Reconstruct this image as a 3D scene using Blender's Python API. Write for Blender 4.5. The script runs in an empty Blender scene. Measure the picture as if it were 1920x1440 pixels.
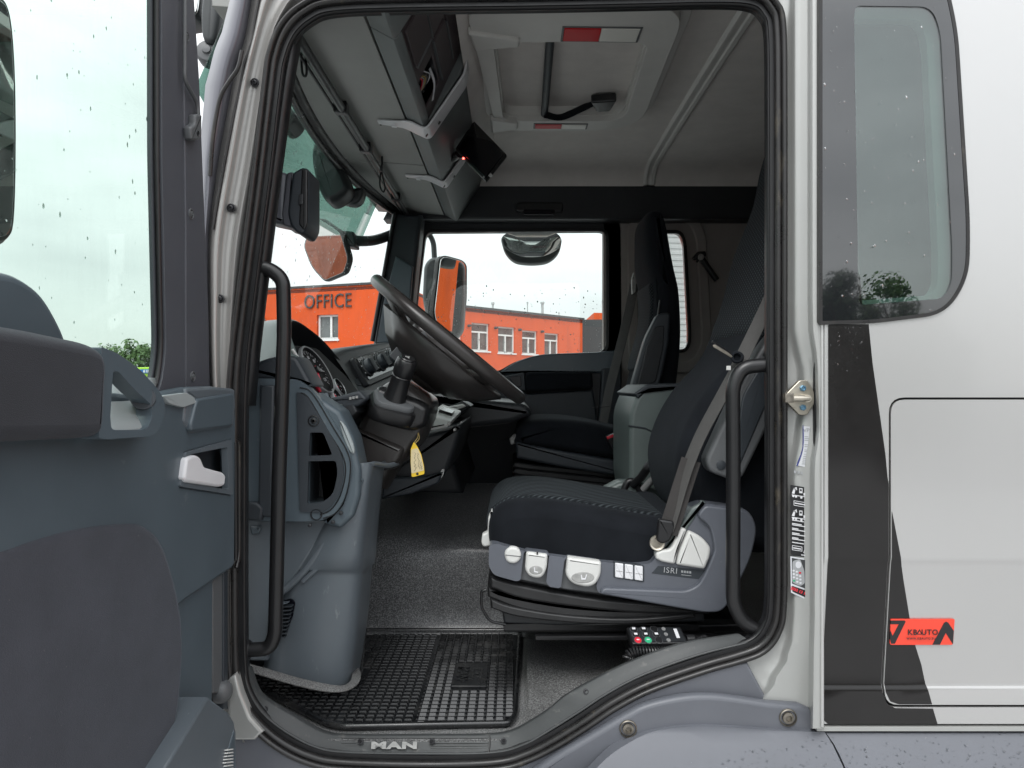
import bpy, bmesh, math, random
from mathutils import Vector, Matrix, noise as mnoise

random.seed(7)
SC = bpy.context.scene
COL = SC.collection
F = 1400.0            # focal length in photo pixels (1920 wide)
H = 1.8               # eye height above the ground

# ---------------------------------------------------------------- camera, sky, sun, exposure
cam_d = bpy.data.cameras.new('camera')
cam_d.sensor_width = 36.0
cam_d.lens = 36.0 * F / 1920.0
cam_d.clip_start = 0.02
cam_d.clip_end = 2000.0
cam = bpy.data.objects.new('camera', cam_d)
cam.location = (0, 0, H)
cam.rotation_euler = (math.radians(90), 0, 0)
COL.objects.link(cam)
SC.camera = cam

world = bpy.data.worlds.new('World')
SC.world = world
world.use_nodes = True
wn, wl = world.node_tree.nodes, world.node_tree.links
wn.clear()
w_out = wn.new('ShaderNodeOutputWorld')
w_bg = wn.new('ShaderNodeBackground')
w_sky = wn.new('ShaderNodeTexSky')
w_sky.sky_type = 'NISHITA'
w_sky.sun_disc = False
w_sky.sun_elevation = math.radians(50)
w_sky.sun_rotation = math.radians(200)
w_tc = wn.new('ShaderNodeTexCoord')
w_map = wn.new('ShaderNodeMapping')
w_map.inputs['Scale'].default_value = (1.0, 1.0, 2.6)
w_noise = wn.new('ShaderNodeTexNoise')
w_noise.inputs['Scale'].default_value = 2.2
w_noise.inputs['Detail'].default_value = 5.0
w_noise.inputs['Roughness'].default_value = 0.5
w_ramp = wn.new('ShaderNodeValToRGB')
w_ramp.color_ramp.elements[0].position = 0.30
w_ramp.color_ramp.elements[0].color = (6.0, 6.15, 6.2, 1)
w_ramp.color_ramp.elements[1].position = 0.70
w_ramp.color_ramp.elements[1].color = (9.6, 9.8, 9.8, 1)
w_mix = wn.new('ShaderNodeMixRGB')
w_mix.inputs['Fac'].default_value = 0.88
wl.new(w_tc.outputs['Generated'], w_map.inputs['Vector'])
wl.new(w_map.outputs['Vector'], w_noise.inputs['Vector'])
wl.new(w_noise.outputs['Fac'], w_ramp.inputs['Fac'])
wl.new(w_sky.outputs['Color'], w_mix.inputs['Color1'])
wl.new(w_ramp.outputs['Color'], w_mix.inputs['Color2'])
# overcast sky: brighter overhead than at the horizon, (1 + 2 sin e) / 3
w_sep = wn.new('ShaderNodeSeparateXYZ')
wl.new(w_tc.outputs['Generated'], w_sep.inputs['Vector'])
w_cl = wn.new('ShaderNodeMath'); w_cl.operation = 'MAXIMUM'; w_cl.inputs[1].default_value = 0.0
wl.new(w_sep.outputs['Z'], w_cl.inputs[0])
w_ma = wn.new('ShaderNodeMath'); w_ma.operation = 'MULTIPLY_ADD'
w_ma.inputs[1].default_value = 0.667; w_ma.inputs[2].default_value = 0.333
wl.new(w_cl.outputs[0], w_ma.inputs[0])
w_sc = wn.new('ShaderNodeVectorMath'); w_sc.operation = 'SCALE'
wl.new(w_mix.outputs['Color'], w_sc.inputs[0]); wl.new(w_ma.outputs[0], w_sc.inputs['Scale'])
wl.new(w_sc.outputs['Vector'], w_bg.inputs['Color'])
w_bg.inputs['Strength'].default_value = 0.15
wl.new(w_bg.outputs['Background'], w_out.inputs['Surface'])

sun_d = bpy.data.lights.new('sun', 'SUN')
sun_d.energy = 0.6
sun_d.angle = math.radians(25)
sun_d.color = (1.0, 0.985, 0.965)
sun = bpy.data.objects.new('sun', sun_d)
_el, _az = math.radians(50), math.radians(200)
_sd = Vector((math.sin(_az) * math.cos(_el), math.cos(_az) * math.cos(_el), math.sin(_el)))
sun.rotation_euler = (-_sd).to_track_quat('-Z', 'Y').to_euler()
sun.location = _sd * 60 + Vector((0, 0, 5))
COL.objects.link(sun)

SC.view_settings.view_transform = 'Standard'
SC.view_settings.look = 'None'
SC.view_settings.gamma = 1.0
SC.view_settings.use_curve_mapping = False
SC.view_settings.exposure = 1.36
SC.render.engine = 'CYCLES'
SC.cycles.max_bounces = 12
SC.cycles.diffuse_bounces = 9
SC.cycles.glossy_bounces = 5
SC.cycles.transparent_max_bounces = 16
SC.cycles.transmission_bounces = 6
SC.cycles.sample_clamp_indirect = 6.0
SC.cycles.use_denoising = True

# ---------------------------------------------------------------- pixel -> place helpers
def P(px, py, Y):
    return Vector(((px - 960.0) * Y / F, Y, H + (720.0 - py) * Y / F))

def XZ(pts, Y):
    """pixel outline at depth Y -> list of (x, z)"""
    return [((p[0] - 960.0) * Y / F, H + (720.0 - p[1]) * Y / F) for p in pts]

def DV(px, py, X):
    """pixel on a plane of constant X -> (y, z)"""
    Y = X * F / (px - 960.0)
    return (Y, H + (720.0 - py) * Y / F)

def YZ(pts, X):
    return [DV(p[0], p[1], X) for p in pts]

def HZ(px, py, z):
    """pixel on a horizontal plane (z relative to the eye) -> (x, y)"""
    Y = z * F / (720.0 - py)
    return ((px - 960.0) * Y / F, Y)

def fY(u, v, w):      # outline in x,z ; depth along y
    return Vector((u, w, v))
def fX(u, v, w):      # outline in y,z ; depth along x
    return Vector((w, u, v))
def fZ(u, v, w):      # outline in x,y ; depth along z
    return Vector((u, v, w))

# ---------------------------------------------------------------- outline tools
def rnd(pts, r=0, n=5):
    """round polygon corners; points (x,y) or (x,y,r)"""
    out = []
    m = len(pts)
    for i in range(m):
        p = Vector(pts[i][:2])
        rr = pts[i][2] if len(pts[i]) > 2 else r
        a = Vector(pts[i - 1][:2]); b = Vector(pts[(i + 1) % m][:2])
        da, db = (a - p), (b - p)
        la, lb = da.length, db.length
        if rr <= 0 or la < 1e-9 or lb < 1e-9:
            out.append((p.x, p.y)); continue
        t = min(rr, la * 0.48, lb * 0.48)
        p0 = p + da.normalized() * t
        p1 = p + db.normalized() * t
        for k in range(n + 1):
            s = k / n
            q = p0 * (1 - s) ** 2 + p * 2 * s * (1 - s) + p1 * s ** 2
            out.append((q.x, q.y))
    return out

def spl(pts, n=5, closed=True):
    """Catmull-Rom through the points (2D or 3D)"""
    V = [Vector(p) for p in pts]
    m = len(V)
    out = []
    rng = range(m) if closed else range(m - 1)
    for i in rng:
        if closed:
            p0, p1, p2, p3 = V[i - 1], V[i], V[(i + 1) % m], V[(i + 2) % m]
        else:
            p1, p2 = V[i], V[i + 1]
            p0 = V[i - 1] if i > 0 else p1 * 2 - p2
            p3 = V[i + 2] if i + 2 < m else p2 * 2 - p1
        for k in range(n):
            t = k / n
            q = ((p1 * 2) + (p2 - p0) * t + (p0 * 2 - p1 * 5 + p2 * 4 - p3) * t * t + (p1 * 3 - p0 - p2 * 3 + p3) * t ** 3) * 0.5
            out.append(q)
    if not closed:
        out.append(V[-1].copy())
    return [tuple(q) for q in out]

def area(pts):
    s = 0
    for i in range(len(pts)):
        x0, y0 = pts[i - 1][:2]; x1, y1 = pts[i][:2]
        s += x0 * y1 - x1 * y0
    return s / 2

def inset(pts, d):
    """move a CCW outline inwards by d"""
    m = len(pts)
    out = []
    for i in range(m):
        p = Vector(pts[i][:2]); a = Vector(pts[i - 1][:2]); b = Vector(pts[(i + 1) % m][:2])
        e0 = (p - a); e1 = (b - p)
        if e0.length < 1e-9: e0 = e1
        if e1.length < 1e-9: e1 = e0
        e0 = e0.normalized(); e1 = e1.normalized()
        n0 = Vector((-e0.y, e0.x)); n1 = Vector((-e1.y, e1.x))
        nn = (n0 + n1)
        if nn.length < 1e-6: nn = n0
        nn.normalize()
        c = max(0.45, nn.dot(n0))
        q = p + nn * (d / c)
        out.append((q.x, q.y))
    return out

def ccw(pts):
    pts = [tuple(p[:2]) for p in pts]
    return pts if area(pts) > 0 else pts[::-1]

def circ(cx, cy, r, n=20, ry=None):
    ry = r if ry is None else ry
    return [(cx + r * math.cos(2 * math.pi * i / n), cy + ry * math.sin(2 * math.pi * i / n)) for i in range(n)]

# ---------------------------------------------------------------- object tools
def wloc(o):
    v = Vector((0, 0, 0))
    while o is not None:
        v += o.location
        o = o.parent
    return v

def tag(o, label=None, cat=None, group=None, kind=None):
    if label: o['label'] = label
    if cat: o['category'] = cat
    if group: o['group'] = group
    if kind: o['kind'] = kind
    return o

def thing(name, label, cat, loc=(0, 0, 0), group=None, kind=None):
    o = bpy.data.objects.new(name, None)
    o.empty_display_size = 0.05
    o.location = loc
    COL.objects.link(o)
    return tag(o, label, cat, group, kind)

def put(name, me, mat, parent=None, label=None):
    o = bpy.data.objects.new(name, me)
    if mat is not None and len(me.materials) == 0:
        me.materials.append(mat)
    COL.objects.link(o)
    if parent is not None:
        o.parent = parent
        o.location = -wloc(parent)
    if label: o['label'] = label
    return o

def finish(bm, name, mat, parent=None, sharp=38, capfaces=(), smooth=True, recalc=True, label=None):
    if recalc:
        bmesh.ops.recalc_face_normals(bm, faces=bm.faces)
    ang = math.radians(sharp)
    for f in bm.faces: f.smooth = smooth
    if smooth:
        for e in bm.edges:
            if len(e.link_faces) == 2 and e.calc_face_angle(0) > ang:
                e.smooth = False
        for f in capfaces:
            if f.is_valid:
                for e in f.edges: e.smooth = False
    me = bpy.data.meshes.new(name)
    bm.to_mesh(me); bm.free()
    return put(name, me, mat, parent, label)

def slab(name, pts, f, w0, w1, mat, parent=None, e=0.004, seg=3, e2=None, soft=False, sharp=38, label=None, dome=0.0):
    """outline pts (2D) swept from w0 (seen face) to w1, both rims rounded by e"""
    pts = ccw(pts)
    cl = [pts[0]]
    for p in pts[1:]:
        if (Vector(p) - Vector(cl[-1])).length > 1e-5: cl.append(p)
    if (Vector(cl[0]) - Vector(cl[-1])).length < 1e-5: cl.pop()
    pts = cl
    s = 1 if w1 > w0 else -1
    e2 = e if e2 is None else e2
    L = abs(w1 - w0)
    e = e if isinstance(e, tuple) else (e, e)
    e2 = e2 if isinstance(e2, tuple) else (e2, e2)
    per = sum((Vector(pts[i]) - Vector(pts[i - 1])).length for i in range(len(pts)))
    lim = 0.62 * abs(area(pts)) / max(per, 1e-6)
    e = (min(e[0], lim), e[1]); e2 = (min(e2[0], lim), e2[1])
    d1, d2 = min(e[1], L * 0.5), min(e2[1], L * 0.49)
    rings = []
    if e[0] > 0:
        for i in range(seg):
            a = i / seg * math.pi / 2
            rings.append((w0 + s * d1 * (1 - math.sin(a)), e[0] * (1 - math.cos(a))) if False else (w0 + s * d1 * (1 - math.cos(a)), e[0] * (1 - math.sin(a))))
        rings.append((w0 + s * d1, 0))
    else:
        rings.append((w0, 0))
    if e2[0] > 0:
        for i in range(seg + 1):
            a = i / seg * math.pi / 2
            rings.append((w1 - s * d2 * (1 - math.sin(a)), e2[0] * (1 - math.cos(a))))
    else:
        rings.append((w1, 0))
    bm = bmesh.new()
    loops = []
    for w, ins in rings:
        pp = inset(pts, ins) if ins > 0 else pts
        loops.append([bm.verts.new(f(u, v, w)) for u, v in pp])
    m = len(pts)
    for a, b in zip(loops, loops[1:]):
        for i in range(m):
            bm.faces.new((a[i], a[(i + 1) % m], b[(i + 1) % m], b[i]))
    caps = [bm.faces.new(loops[0][::-1]), bm.faces.new(loops[-1])]
    if dome:
        r = bmesh.ops.poke(bm, faces=[caps[0]])
        for v in r['verts']:
            v.co += (f(0, 0, w0) - f(0, 0, w1)).normalized() * dome
        caps = caps[1:]
    return finish(bm, name, mat, parent, sharp, () if (soft and seg < 4) else caps, label=label)

def plate(name, outline, holes, f, w0, w1, mat, parent=None, bevel=0.0, sharp=38, label=None):
    """flat plate with holes"""
    bm = bmesh.new()
    edges = []
    for lp in [outline] + list(holes):
        lp = ccw(lp)
        vs = [bm.verts.new(f(u, v, w0)) for u, v in lp]
        for i in range(len(vs)):
            edges.append(bm.edges.new((vs[i - 1], vs[i])))
    bmesh.ops.triangle_fill(bm, use_beauty=True, use_dissolve=False, edges=edges)
    d = f(0, 0, w1) - f(0, 0, w0)
    if d.length > 1e-7:
        r = bmesh.ops.extrude_face_region(bm, geom=list(bm.faces))
        bmesh.ops.translate(bm, vec=d, verts=[g for g in r['geom'] if isinstance(g, bmesh.types.BMVert)])
    o = finish(bm, name, mat, parent, sharp, label=label)
    if bevel > 0:
        mo = o.modifiers.new('bevel', 'BEVEL')
        mo.width = bevel; mo.segments = 2; mo.limit_method = 'ANGLE'; mo.angle_limit = math.radians(40)
        mo.harden_normals = False
        wnm = o.modifiers.new('wn', 'WEIGHTED_NORMAL'); wnm.keep_sharp = True
    return o

def ringplate(name, A, B, f, w0, w1, mat, parent=None, label=None):
    """flat ring between two outlines of equal point count"""
    bm = bmesh.new()
    L = [[bm.verts.new(f(u, v, w)) for u, v in lp] for lp, w in ((A, w0), (B, w0), (B, w1), (A, w1))]
    m = len(A)
    for a, b in zip(L, L[1:] + L[:1]):
        for i in range(m): bm.faces.new((a[i], a[(i + 1) % m], b[(i + 1) % m], b[i]))
    return finish(bm, name, mat, parent, 38, label=label)

def frames(path, closed=False, up=None):
    V = [Vector(p) for p in path]
    n = len(V)
    T = []
    for i in range(n):
        if closed: t = V[(i + 1) % n] - V[i - 1]
        else: t = V[min(i + 1, n - 1)] - V[max(i - 1, 0)]
        T.append(t.normalized())
    out = []
    if up is not None:
        up = Vector(up)
        for i in range(n):
            s = T[i].cross(up)
            if s.length < 1e-6: s = T[i].orthogonal()
            s.normalize(); u = s.cross(T[i]).normalized()
            out.append((V[i], s, u))
    else:
        s = T[0].orthogonal().normalized()
        for i in range(n):
            s = (s - T[i] * s.dot(T[i]))
            if s.length < 1e-6: s = T[i].orthogonal()
            s.normalize()
            u = T[i].cross(s)
            out.append((V[i], s, u))
    return out

def sweep(name, path, section, mat, parent=None, up=None, closed=False, scales=None, sharp=38, smooth=True, label=None, bm=None):
    own = bm is None
    if own: bm = bmesh.new()
    fr = frames(path, closed, up)
    loops = []
    for i, (c, s, u) in enumerate(fr):
        k = scales[i] if scales else 1.0
        loops.append([bm.verts.new(c + s * a * k + u * b * k) for a, b in section])
    m = len(section); n = len(loops)
    for i in range(n if closed else n - 1):
        a, b = loops[i], loops[(i + 1) % n]
        for j in range(m):
            bm.faces.new((a[j], a[(j + 1) % m], b[(j + 1) % m], b[j]))
    caps = []
    if not closed:
        caps = [bm.faces.new(loops[0][::-1]), bm.faces.new(loops[-1])]
    if not own: return None
    return finish(bm, name, mat, parent, sharp, caps, smooth, label=label)

def tube(name, path, r, mat, parent=None, n=12, k=0, closed=False, radii=None, label=None, bm=None):
    if k: path = spl(path, k, closed)
    sec = [(r * math.cos(2 * math.pi * i / n), r * math.sin(2 * math.pi * i / n)) for i in range(n)]
    return sweep(name, path, sec, mat, parent, None, closed, radii, sharp=50, label=label, bm=bm)

def bend(pts, r, n=6):
    """3D polyline with rounded corners"""
    V = [Vector(p) for p in pts]
    out = [V[0]]
    for i in range(1, len(V) - 1):
        a, p, b = V[i - 1], V[i], V[i + 1]
        t = min(r, (a - p).length * 0.49, (b - p).length * 0.49)
        p0 = p + (a - p).normalized() * t; p1 = p + (b - p).normalized() * t
        for k in range(n + 1):
            s = k / n
            out.append(p0 * (1 - s) ** 2 + p * 2 * s * (1 - s) + p1 * s ** 2)
    out.append(V[-1])
    return out

def rect(w, h, r=0.0, n=3):
    p = [(-w / 2, -h / 2), (w / 2, -h / 2), (w / 2, h / 2), (-w / 2, h / 2)]
    return rnd(p, r, n) if r else p

def lathe(name, origin, axis, prof, mat, parent=None, n=24, sharp=35, label=None):
    """profile [(r,h)...] about axis"""
    o = Vector(origin); ax = Vector(axis).normalized()
    s = ax.orthogonal().normalized(); u = ax.cross(s)
    bm = bmesh.new()
    loops = []
    for r, h in prof:
        loops.append([bm.verts.new(o + ax * h + (s * math.cos(2 * math.pi * i / n) + u * math.sin(2 * math.pi * i / n)) * max(r, 1e-5)) for i in range(n)])
    for a, b in zip(loops, loops[1:]):
        for i in range(n):
            bm.faces.new((a[i], a[(i + 1) % n], b[(i + 1) % n], b[i]))
    bm.faces.new(loops[0][::-1]); bm.faces.new(loops[-1])
    return finish(bm, name, mat, parent, sharp, label=label)

def loft(name, rows, mat, parent=None, thick=0.0, closed=False, caps=False, sharp=38, sub=0, label=None, flip=False):
    """surface through rows of 3D points; thick -> solidify"""
    bm = bmesh.new()
    L = [[bm.verts.new(Vector(p)) for p in r] for r in rows]
    m = len(rows[0])
    for a, b in zip(L, L[1:]):
        for j in range(m if closed else m - 1):
            q = (a[j], a[(j + 1) % m], b[(j + 1) % m], b[j])
            bm.faces.new(q[::-1] if flip else q)
    cf = []
    if caps and closed:
        cf = [bm.faces.new(L[0][::-1]), bm.faces.new(L[-1])]
    o = finish(bm, name, mat, parent, sharp, cf, recalc=not flip, label=label)
    if sub:
        mo = o.modifiers.new('sub', 'SUBSURF'); mo.levels = sub; mo.render_levels = sub
    if thick:
        mo = o.modifiers.new('thick', 'SOLIDIFY'); mo.thickness = abs(thick); mo.offset = -1 if thick > 0 else 1
    return o

def box(name, lo, hi, mat, parent=None, e=0.003, label=None, rot=None, piv=None):
    lo, hi = Vector(lo), Vector(hi)
    o = slab(name, [(lo.x, lo.z), (hi.x, lo.z), (hi.x, hi.z), (lo.x, hi.z)], fY, lo.y, hi.y, mat, parent, e=e, seg=2, label=label)
    return o

def obox(name, c, ax, ay, az, mat, parent=None, e=0.003, label=None, r=0.0):
    """oriented box: centre, three half-axis vectors"""
    c, ax, ay, az = Vector(c), Vector(ax), Vector(ay), Vector(az)
    la, lb = ax.length, ay.length
    o = [(-la, -lb), (la, -lb), (la, lb), (-la, lb)]
    if r: o = rnd(o, r, 4)
    na, nb = ax.normalized(), ay.normalized()
    nz = az.normalized(); lz = az.length
    return slab(name, o, lambda u, v, w: c + na * u + nb * v + nz * w, lz, -lz, mat, parent, e=e, seg=2, label=label)

def text(name, body, c, size, right, up, mat, parent=None, ext=0.0005, align='CENTER', spacing=1.0, bold=0.0):
    cu = bpy.data.curves.new(name, 'FONT')
    cu.body = body; cu.size = size; cu.extrude = ext; cu.offset = bold
    cu.align_x = align; cu.align_y = 'CENTER'; cu.space_character = spacing
    cu.resolution_u = 3
    cu.materials.append(mat)
    o = bpy.data.objects.new(name, cu)
    COL.objects.link(o)
    R, U = Vector(right).normalized(), Vector(up).normalized()
    N = R.cross(U).normalized(); U = N.cross(R)
    M = Matrix((R, U, N)).transposed().to_4x4()
    M.translation = Vector(c) - (wloc(parent) if parent else Vector())
    me = bpy.data.meshes.new_from_object(o)
    bpy.data.objects.remove(o)
    me.name = name
    o = bpy.data.objects.new(name, me)
    COL.objects.link(o)
    o.parent = parent
    o.matrix_basis = M
    return o

def screw(name, c, axis, r, mat, parent, n=14):
    return lathe(name, c, axis, [(r * 1.35, -0.001), (r * 1.35, r * .18), (r * 1.05, r * .3), (r * 1.0, r * .12), (r * .85, r * .12), (r * .8, r * .42), (r * .45, r * .5), (r * .40, r * .15), (0, r * .12)], mat, parent, n=n)

def drops(name, n, sampler, mat, parent, r0, r1, seed=1, stretch=1.0):
    """many tiny water drops as one 'stuff' mesh; sampler() -> (point, normal)"""
    rg = random.Random(seed)
    bm = bmesh.new()
    for _ in range(n):
        got = sampler(rg)
        if got is None: continue
        c, nn = got
        nn = Vector(nn).normalized()
        s = Vector((0, 0, 1)).cross(nn)
        s = nn.orthogonal().normalized() if s.length < 1e-3 else s.normalized()
        u = nn.cross(s)
        r = r0 + (r1 - r0) * rg.random() ** 2.2
        st = stretch * rg.uniform(.85, 1.3)
        m = 7
        ph = rg.random() * 6
        base = []
        for i in range(m):
            a = 2 * math.pi * i / m + ph
            k = rg.uniform(.75, 1.2)
            base.append(bm.verts.new(c + (s * math.cos(a) + u * math.sin(a) * st) * r * k))
        mid = []
        for i in range(m):
            mid.append(bm.verts.new(c + (base[i].co - c) * .6 + nn * r * .34))
        top = bm.verts.new(c + nn * r * .45)
        for i in range(m):
            j = (i + 1) % m
            bm.faces.new((base[i], base[j], mid[j], mid[i]))
            bm.faces.new((mid[i], mid[j], top))
    o = finish(bm, name, mat, parent, sharp=89)
    o['kind'] = 'stuff'
    return o
# ---------------------------------------------------------------- materials
def mat(name, col, rough=0.5, metal=0.0, var=0.0, vscale=8.0, bump=0.0, bscale=400.0, bdist=0.001, spec=0.5, coat=0.0, rvar=0.0, emit=None, sheen=0.0, detail=3.0, vor=False, grime=None):
    m = bpy.data.materials.new(name)
    m.use_nodes = True
    nt = m.node_tree; N, L = nt.nodes, nt.links
    b = N['Principled BSDF']
    b.inputs['Base Color'].default_value = (*col, 1)
    b.inputs['Roughness'].default_value = rough
    b.inputs['Metallic'].default_value = metal
    b.inputs['Specular IOR Level'].default_value = spec
    if coat:
        b.inputs['Coat Weight'].default_value = coat
        b.inputs['Coat Roughness'].default_value = 0.06
    if sheen:
        b.inputs['Sheen Weight'].default_value = sheen
        b.inputs['Sheen Roughness'].default_value = 0.4
        b.inputs['Sheen Tint'].default_value = (0.7, 0.8, 0.9, 1)
    if emit:
        b.inputs['Emission Color'].default_value = (*emit[:3], 1)
        b.inputs['Emission Strength'].default_value = emit[3]
    tc = N.new('ShaderNodeTexCoord')
    src = tc.outputs['Object']
    if var or rvar:
        n1 = N.new('ShaderNodeTexNoise'); n1.inputs['Scale'].default_value = vscale
        n1.inputs['Detail'].default_value = 6.0; n1.inputs['Roughness'].default_value = 0.65
        L.new(src, n1.inputs['Vector'])
        if var:
            mr = N.new('ShaderNodeMapRange')
            mr.inputs['From Min'].default_value = 0.3; mr.inputs['From Max'].default_value = 0.7
            mr.inputs['To Min'].default_value = 1 - var; mr.inputs['To Max'].default_value = 1 + var
            L.new(n1.outputs['Fac'], mr.inputs['Value'])
            mx = N.new('ShaderNodeVectorMath'); mx.operation = 'SCALE'
            mx.inputs[0].default_value = col
            L.new(mr.outputs['Result'], mx.inputs['Scale'])
            L.new(mx.outputs['Vector'], b.inputs['Base Color'])
        if rvar:
            mr2 = N.new('ShaderNodeMapRange')
            mr2.inputs['From Min'].default_value = 0.3; mr2.inputs['From Max'].default_value = 0.7
            mr2.inputs['To Min'].default_value = max(0.02, rough - rvar); mr2.inputs['To Max'].default_value = min(1, rough + rvar)
            L.new(n1.outputs['Fac'], mr2.inputs['Value'])
            L.new(mr2.outputs['Result'], b.inputs['Roughness'])
    if grime:
        # worn specks and scratches: stretched noise, thresholded, mixed over the base colour
        gs, lo, hi, gc, gmax = grime
        gm = N.new('ShaderNodeMapping'); gm.inputs['Scale'].default_value = gs
        L.new(src, gm.inputs['Vector'])
        gn = N.new('ShaderNodeTexNoise'); gn.inputs['Scale'].default_value = 1.0
        gn.inputs['Detail'].default_value = 4.0; gn.inputs['Roughness'].default_value = 0.6
        L.new(gm.outputs['Vector'], gn.inputs['Vector'])
        gr_ = N.new('ShaderNodeMapRange')
        gr_.inputs['From Min'].default_value = lo; gr_.inputs['From Max'].default_value = hi
        gr_.inputs['To Max'].default_value = gmax
        L.new(gn.outputs['Fac'], gr_.inputs['Value'])
        gx_ = N.new('ShaderNodeMixRGB'); gx_.inputs['Color2'].default_value = (*gc, 1)
        L.new(gr_.outputs['Result'], gx_.inputs['Fac'])
        if b.inputs['Base Color'].is_linked:
            L.new(b.inputs['Base Color'].links[0].from_socket, gx_.inputs['Color1'])
        else:
            gx_.inputs['Color1'].default_value = (*col, 1)
        L.new(gx_.outputs['Color'], b.inputs['Base Color'])
    if bump:
        if vor:
            n2 = N.new('ShaderNodeTexVoronoi'); n2.inputs['Scale'].default_value = bscale
            out = n2.outputs['Distance']
        else:
            n2 = N.new('ShaderNodeTexNoise'); n2.inputs['Scale'].default_value = bscale
            n2.inputs['Detail'].default_value = detail
            out = n2.outputs['Fac']
        L.new(src, n2.inputs['Vector'])
        bp = N.new('ShaderNodeBump')
        bp.inputs['Strength'].default_value = bump
        bp.inputs['Distance'].default_value = bdist
        L.new(out, bp.inputs['Height'])
        L.new(bp.outputs['Normal'], b.inputs['Normal'])
    return m

def speckle(name, c0, c1, scale, rough, bump=0.6, spec=0.5, thr=(0.42, 0.6), bdist=0.0015):
    """grained vinyl: light grains over a dark ground, raised"""
    m = mat(name, c0, rough, spec=spec)
    nt = m.node_tree; N, L = nt.nodes, nt.links
    b = N['Principled BSDF']
    tc = N.new('ShaderNodeTexCoord')
    n1 = N.new('ShaderNodeTexNoise'); n1.inputs['Scale'].default_value = scale; n1.inputs['Detail'].default_value = 2.5
    L.new(tc.outputs['Object'], n1.inputs['Vector'])
    n0 = N.new('ShaderNodeTexNoise'); n0.inputs['Scale'].default_value = 6; n0.inputs['Detail'].default_value = 4
    L.new(tc.outputs['Object'], n0.inputs['Vector'])
    r = N.new('ShaderNodeValToRGB')
    r.color_ramp.elements[0].position = thr[0]; r.color_ramp.elements[0].color = (*c0, 1)
    r.color_ramp.elements[1].position = thr[1]; r.color_ramp.elements[1].color = (*c1, 1)
    L.new(n1.outputs['Fac'], r.inputs['Fac'])
    mr = N.new('ShaderNodeMapRange')
    mr.inputs['From Min'].default_value = .3; mr.inputs['From Max'].default_value = .7
    mr.inputs['To Min'].default_value = .8; mr.inputs['To Max'].default_value = 1.2
    L.new(n0.outputs['Fac'], mr.inputs['Value'])
    sc = N.new('ShaderNodeVectorMath'); sc.operation = 'SCALE'
    L.new(r.outputs['Color'], sc.inputs[0]); L.new(mr.outputs['Result'], sc.inputs['Scale'])
    L.new(sc.outputs['Vector'], b.inputs['Base Color'])
    bp = N.new('ShaderNodeBump'); bp.inputs['Strength'].default_value = bump; bp.inputs['Distance'].default_value = bdist
    L.new(n1.outputs['Fac'], bp.inputs['Height']); L.new(bp.outputs['Normal'], b.inputs['Normal'])
    return m

def rib_fabric(name, c0, c1, scale, rot, rough=0.9):
    """woven upholstery with fine diagonal ribs"""
    m = mat(name, c0, rough, sheen=0.04, spec=.15)
    nt = m.node_tree; N, L = nt.nodes, nt.links
    b = N['Principled BSDF']
    tc = N.new('ShaderNodeTexCoord'); mp = N.new('ShaderNodeMapping')
    mp.inputs['Rotation'].default_value = rot
    L.new(tc.outputs['Object'], mp.inputs['Vector'])
    w1 = N.new('ShaderNodeTexWave'); w1.inputs['Scale'].default_value = scale; w1.inputs['Distortion'].default_value = 0.6
    w1.inputs['Detail'].default_value = 2; w1.inputs['Detail Scale'].default_value = 3
    w2 = N.new('ShaderNodeTexWave'); w2.inputs['Scale'].default_value = scale * .8; w2.bands_direction = 'Z'
    w2.inputs['Distortion'].default_value = 0.6
    L.new(mp.outputs['Vector'], w1.inputs['Vector']); L.new(mp.outputs['Vector'], w2.inputs['Vector'])
    mu = N.new('ShaderNodeMath'); mu.operation = 'MULTIPLY'
    L.new(w1.outputs['Fac'], mu.inputs[0]); L.new(w2.outputs['Fac'], mu.inputs[1])
    mx = N.new('ShaderNodeMixRGB'); mx.inputs['Color1'].default_value = (*c0, 1); mx.inputs['Color2'].default_value = (*c1, 1)
    L.new(mu.outputs[0], mx.inputs['Fac']); L.new(mx.outputs['Color'], b.inputs['Base Color'])
    bp = N.new('ShaderNodeBump'); bp.inputs['Strength'].default_value = .5; bp.inputs['Distance'].default_value = .001
    L.new(mu.outputs[0], bp.inputs['Height']); L.new(bp.outputs['Normal'], b.inputs['Normal'])
    return m

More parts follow.
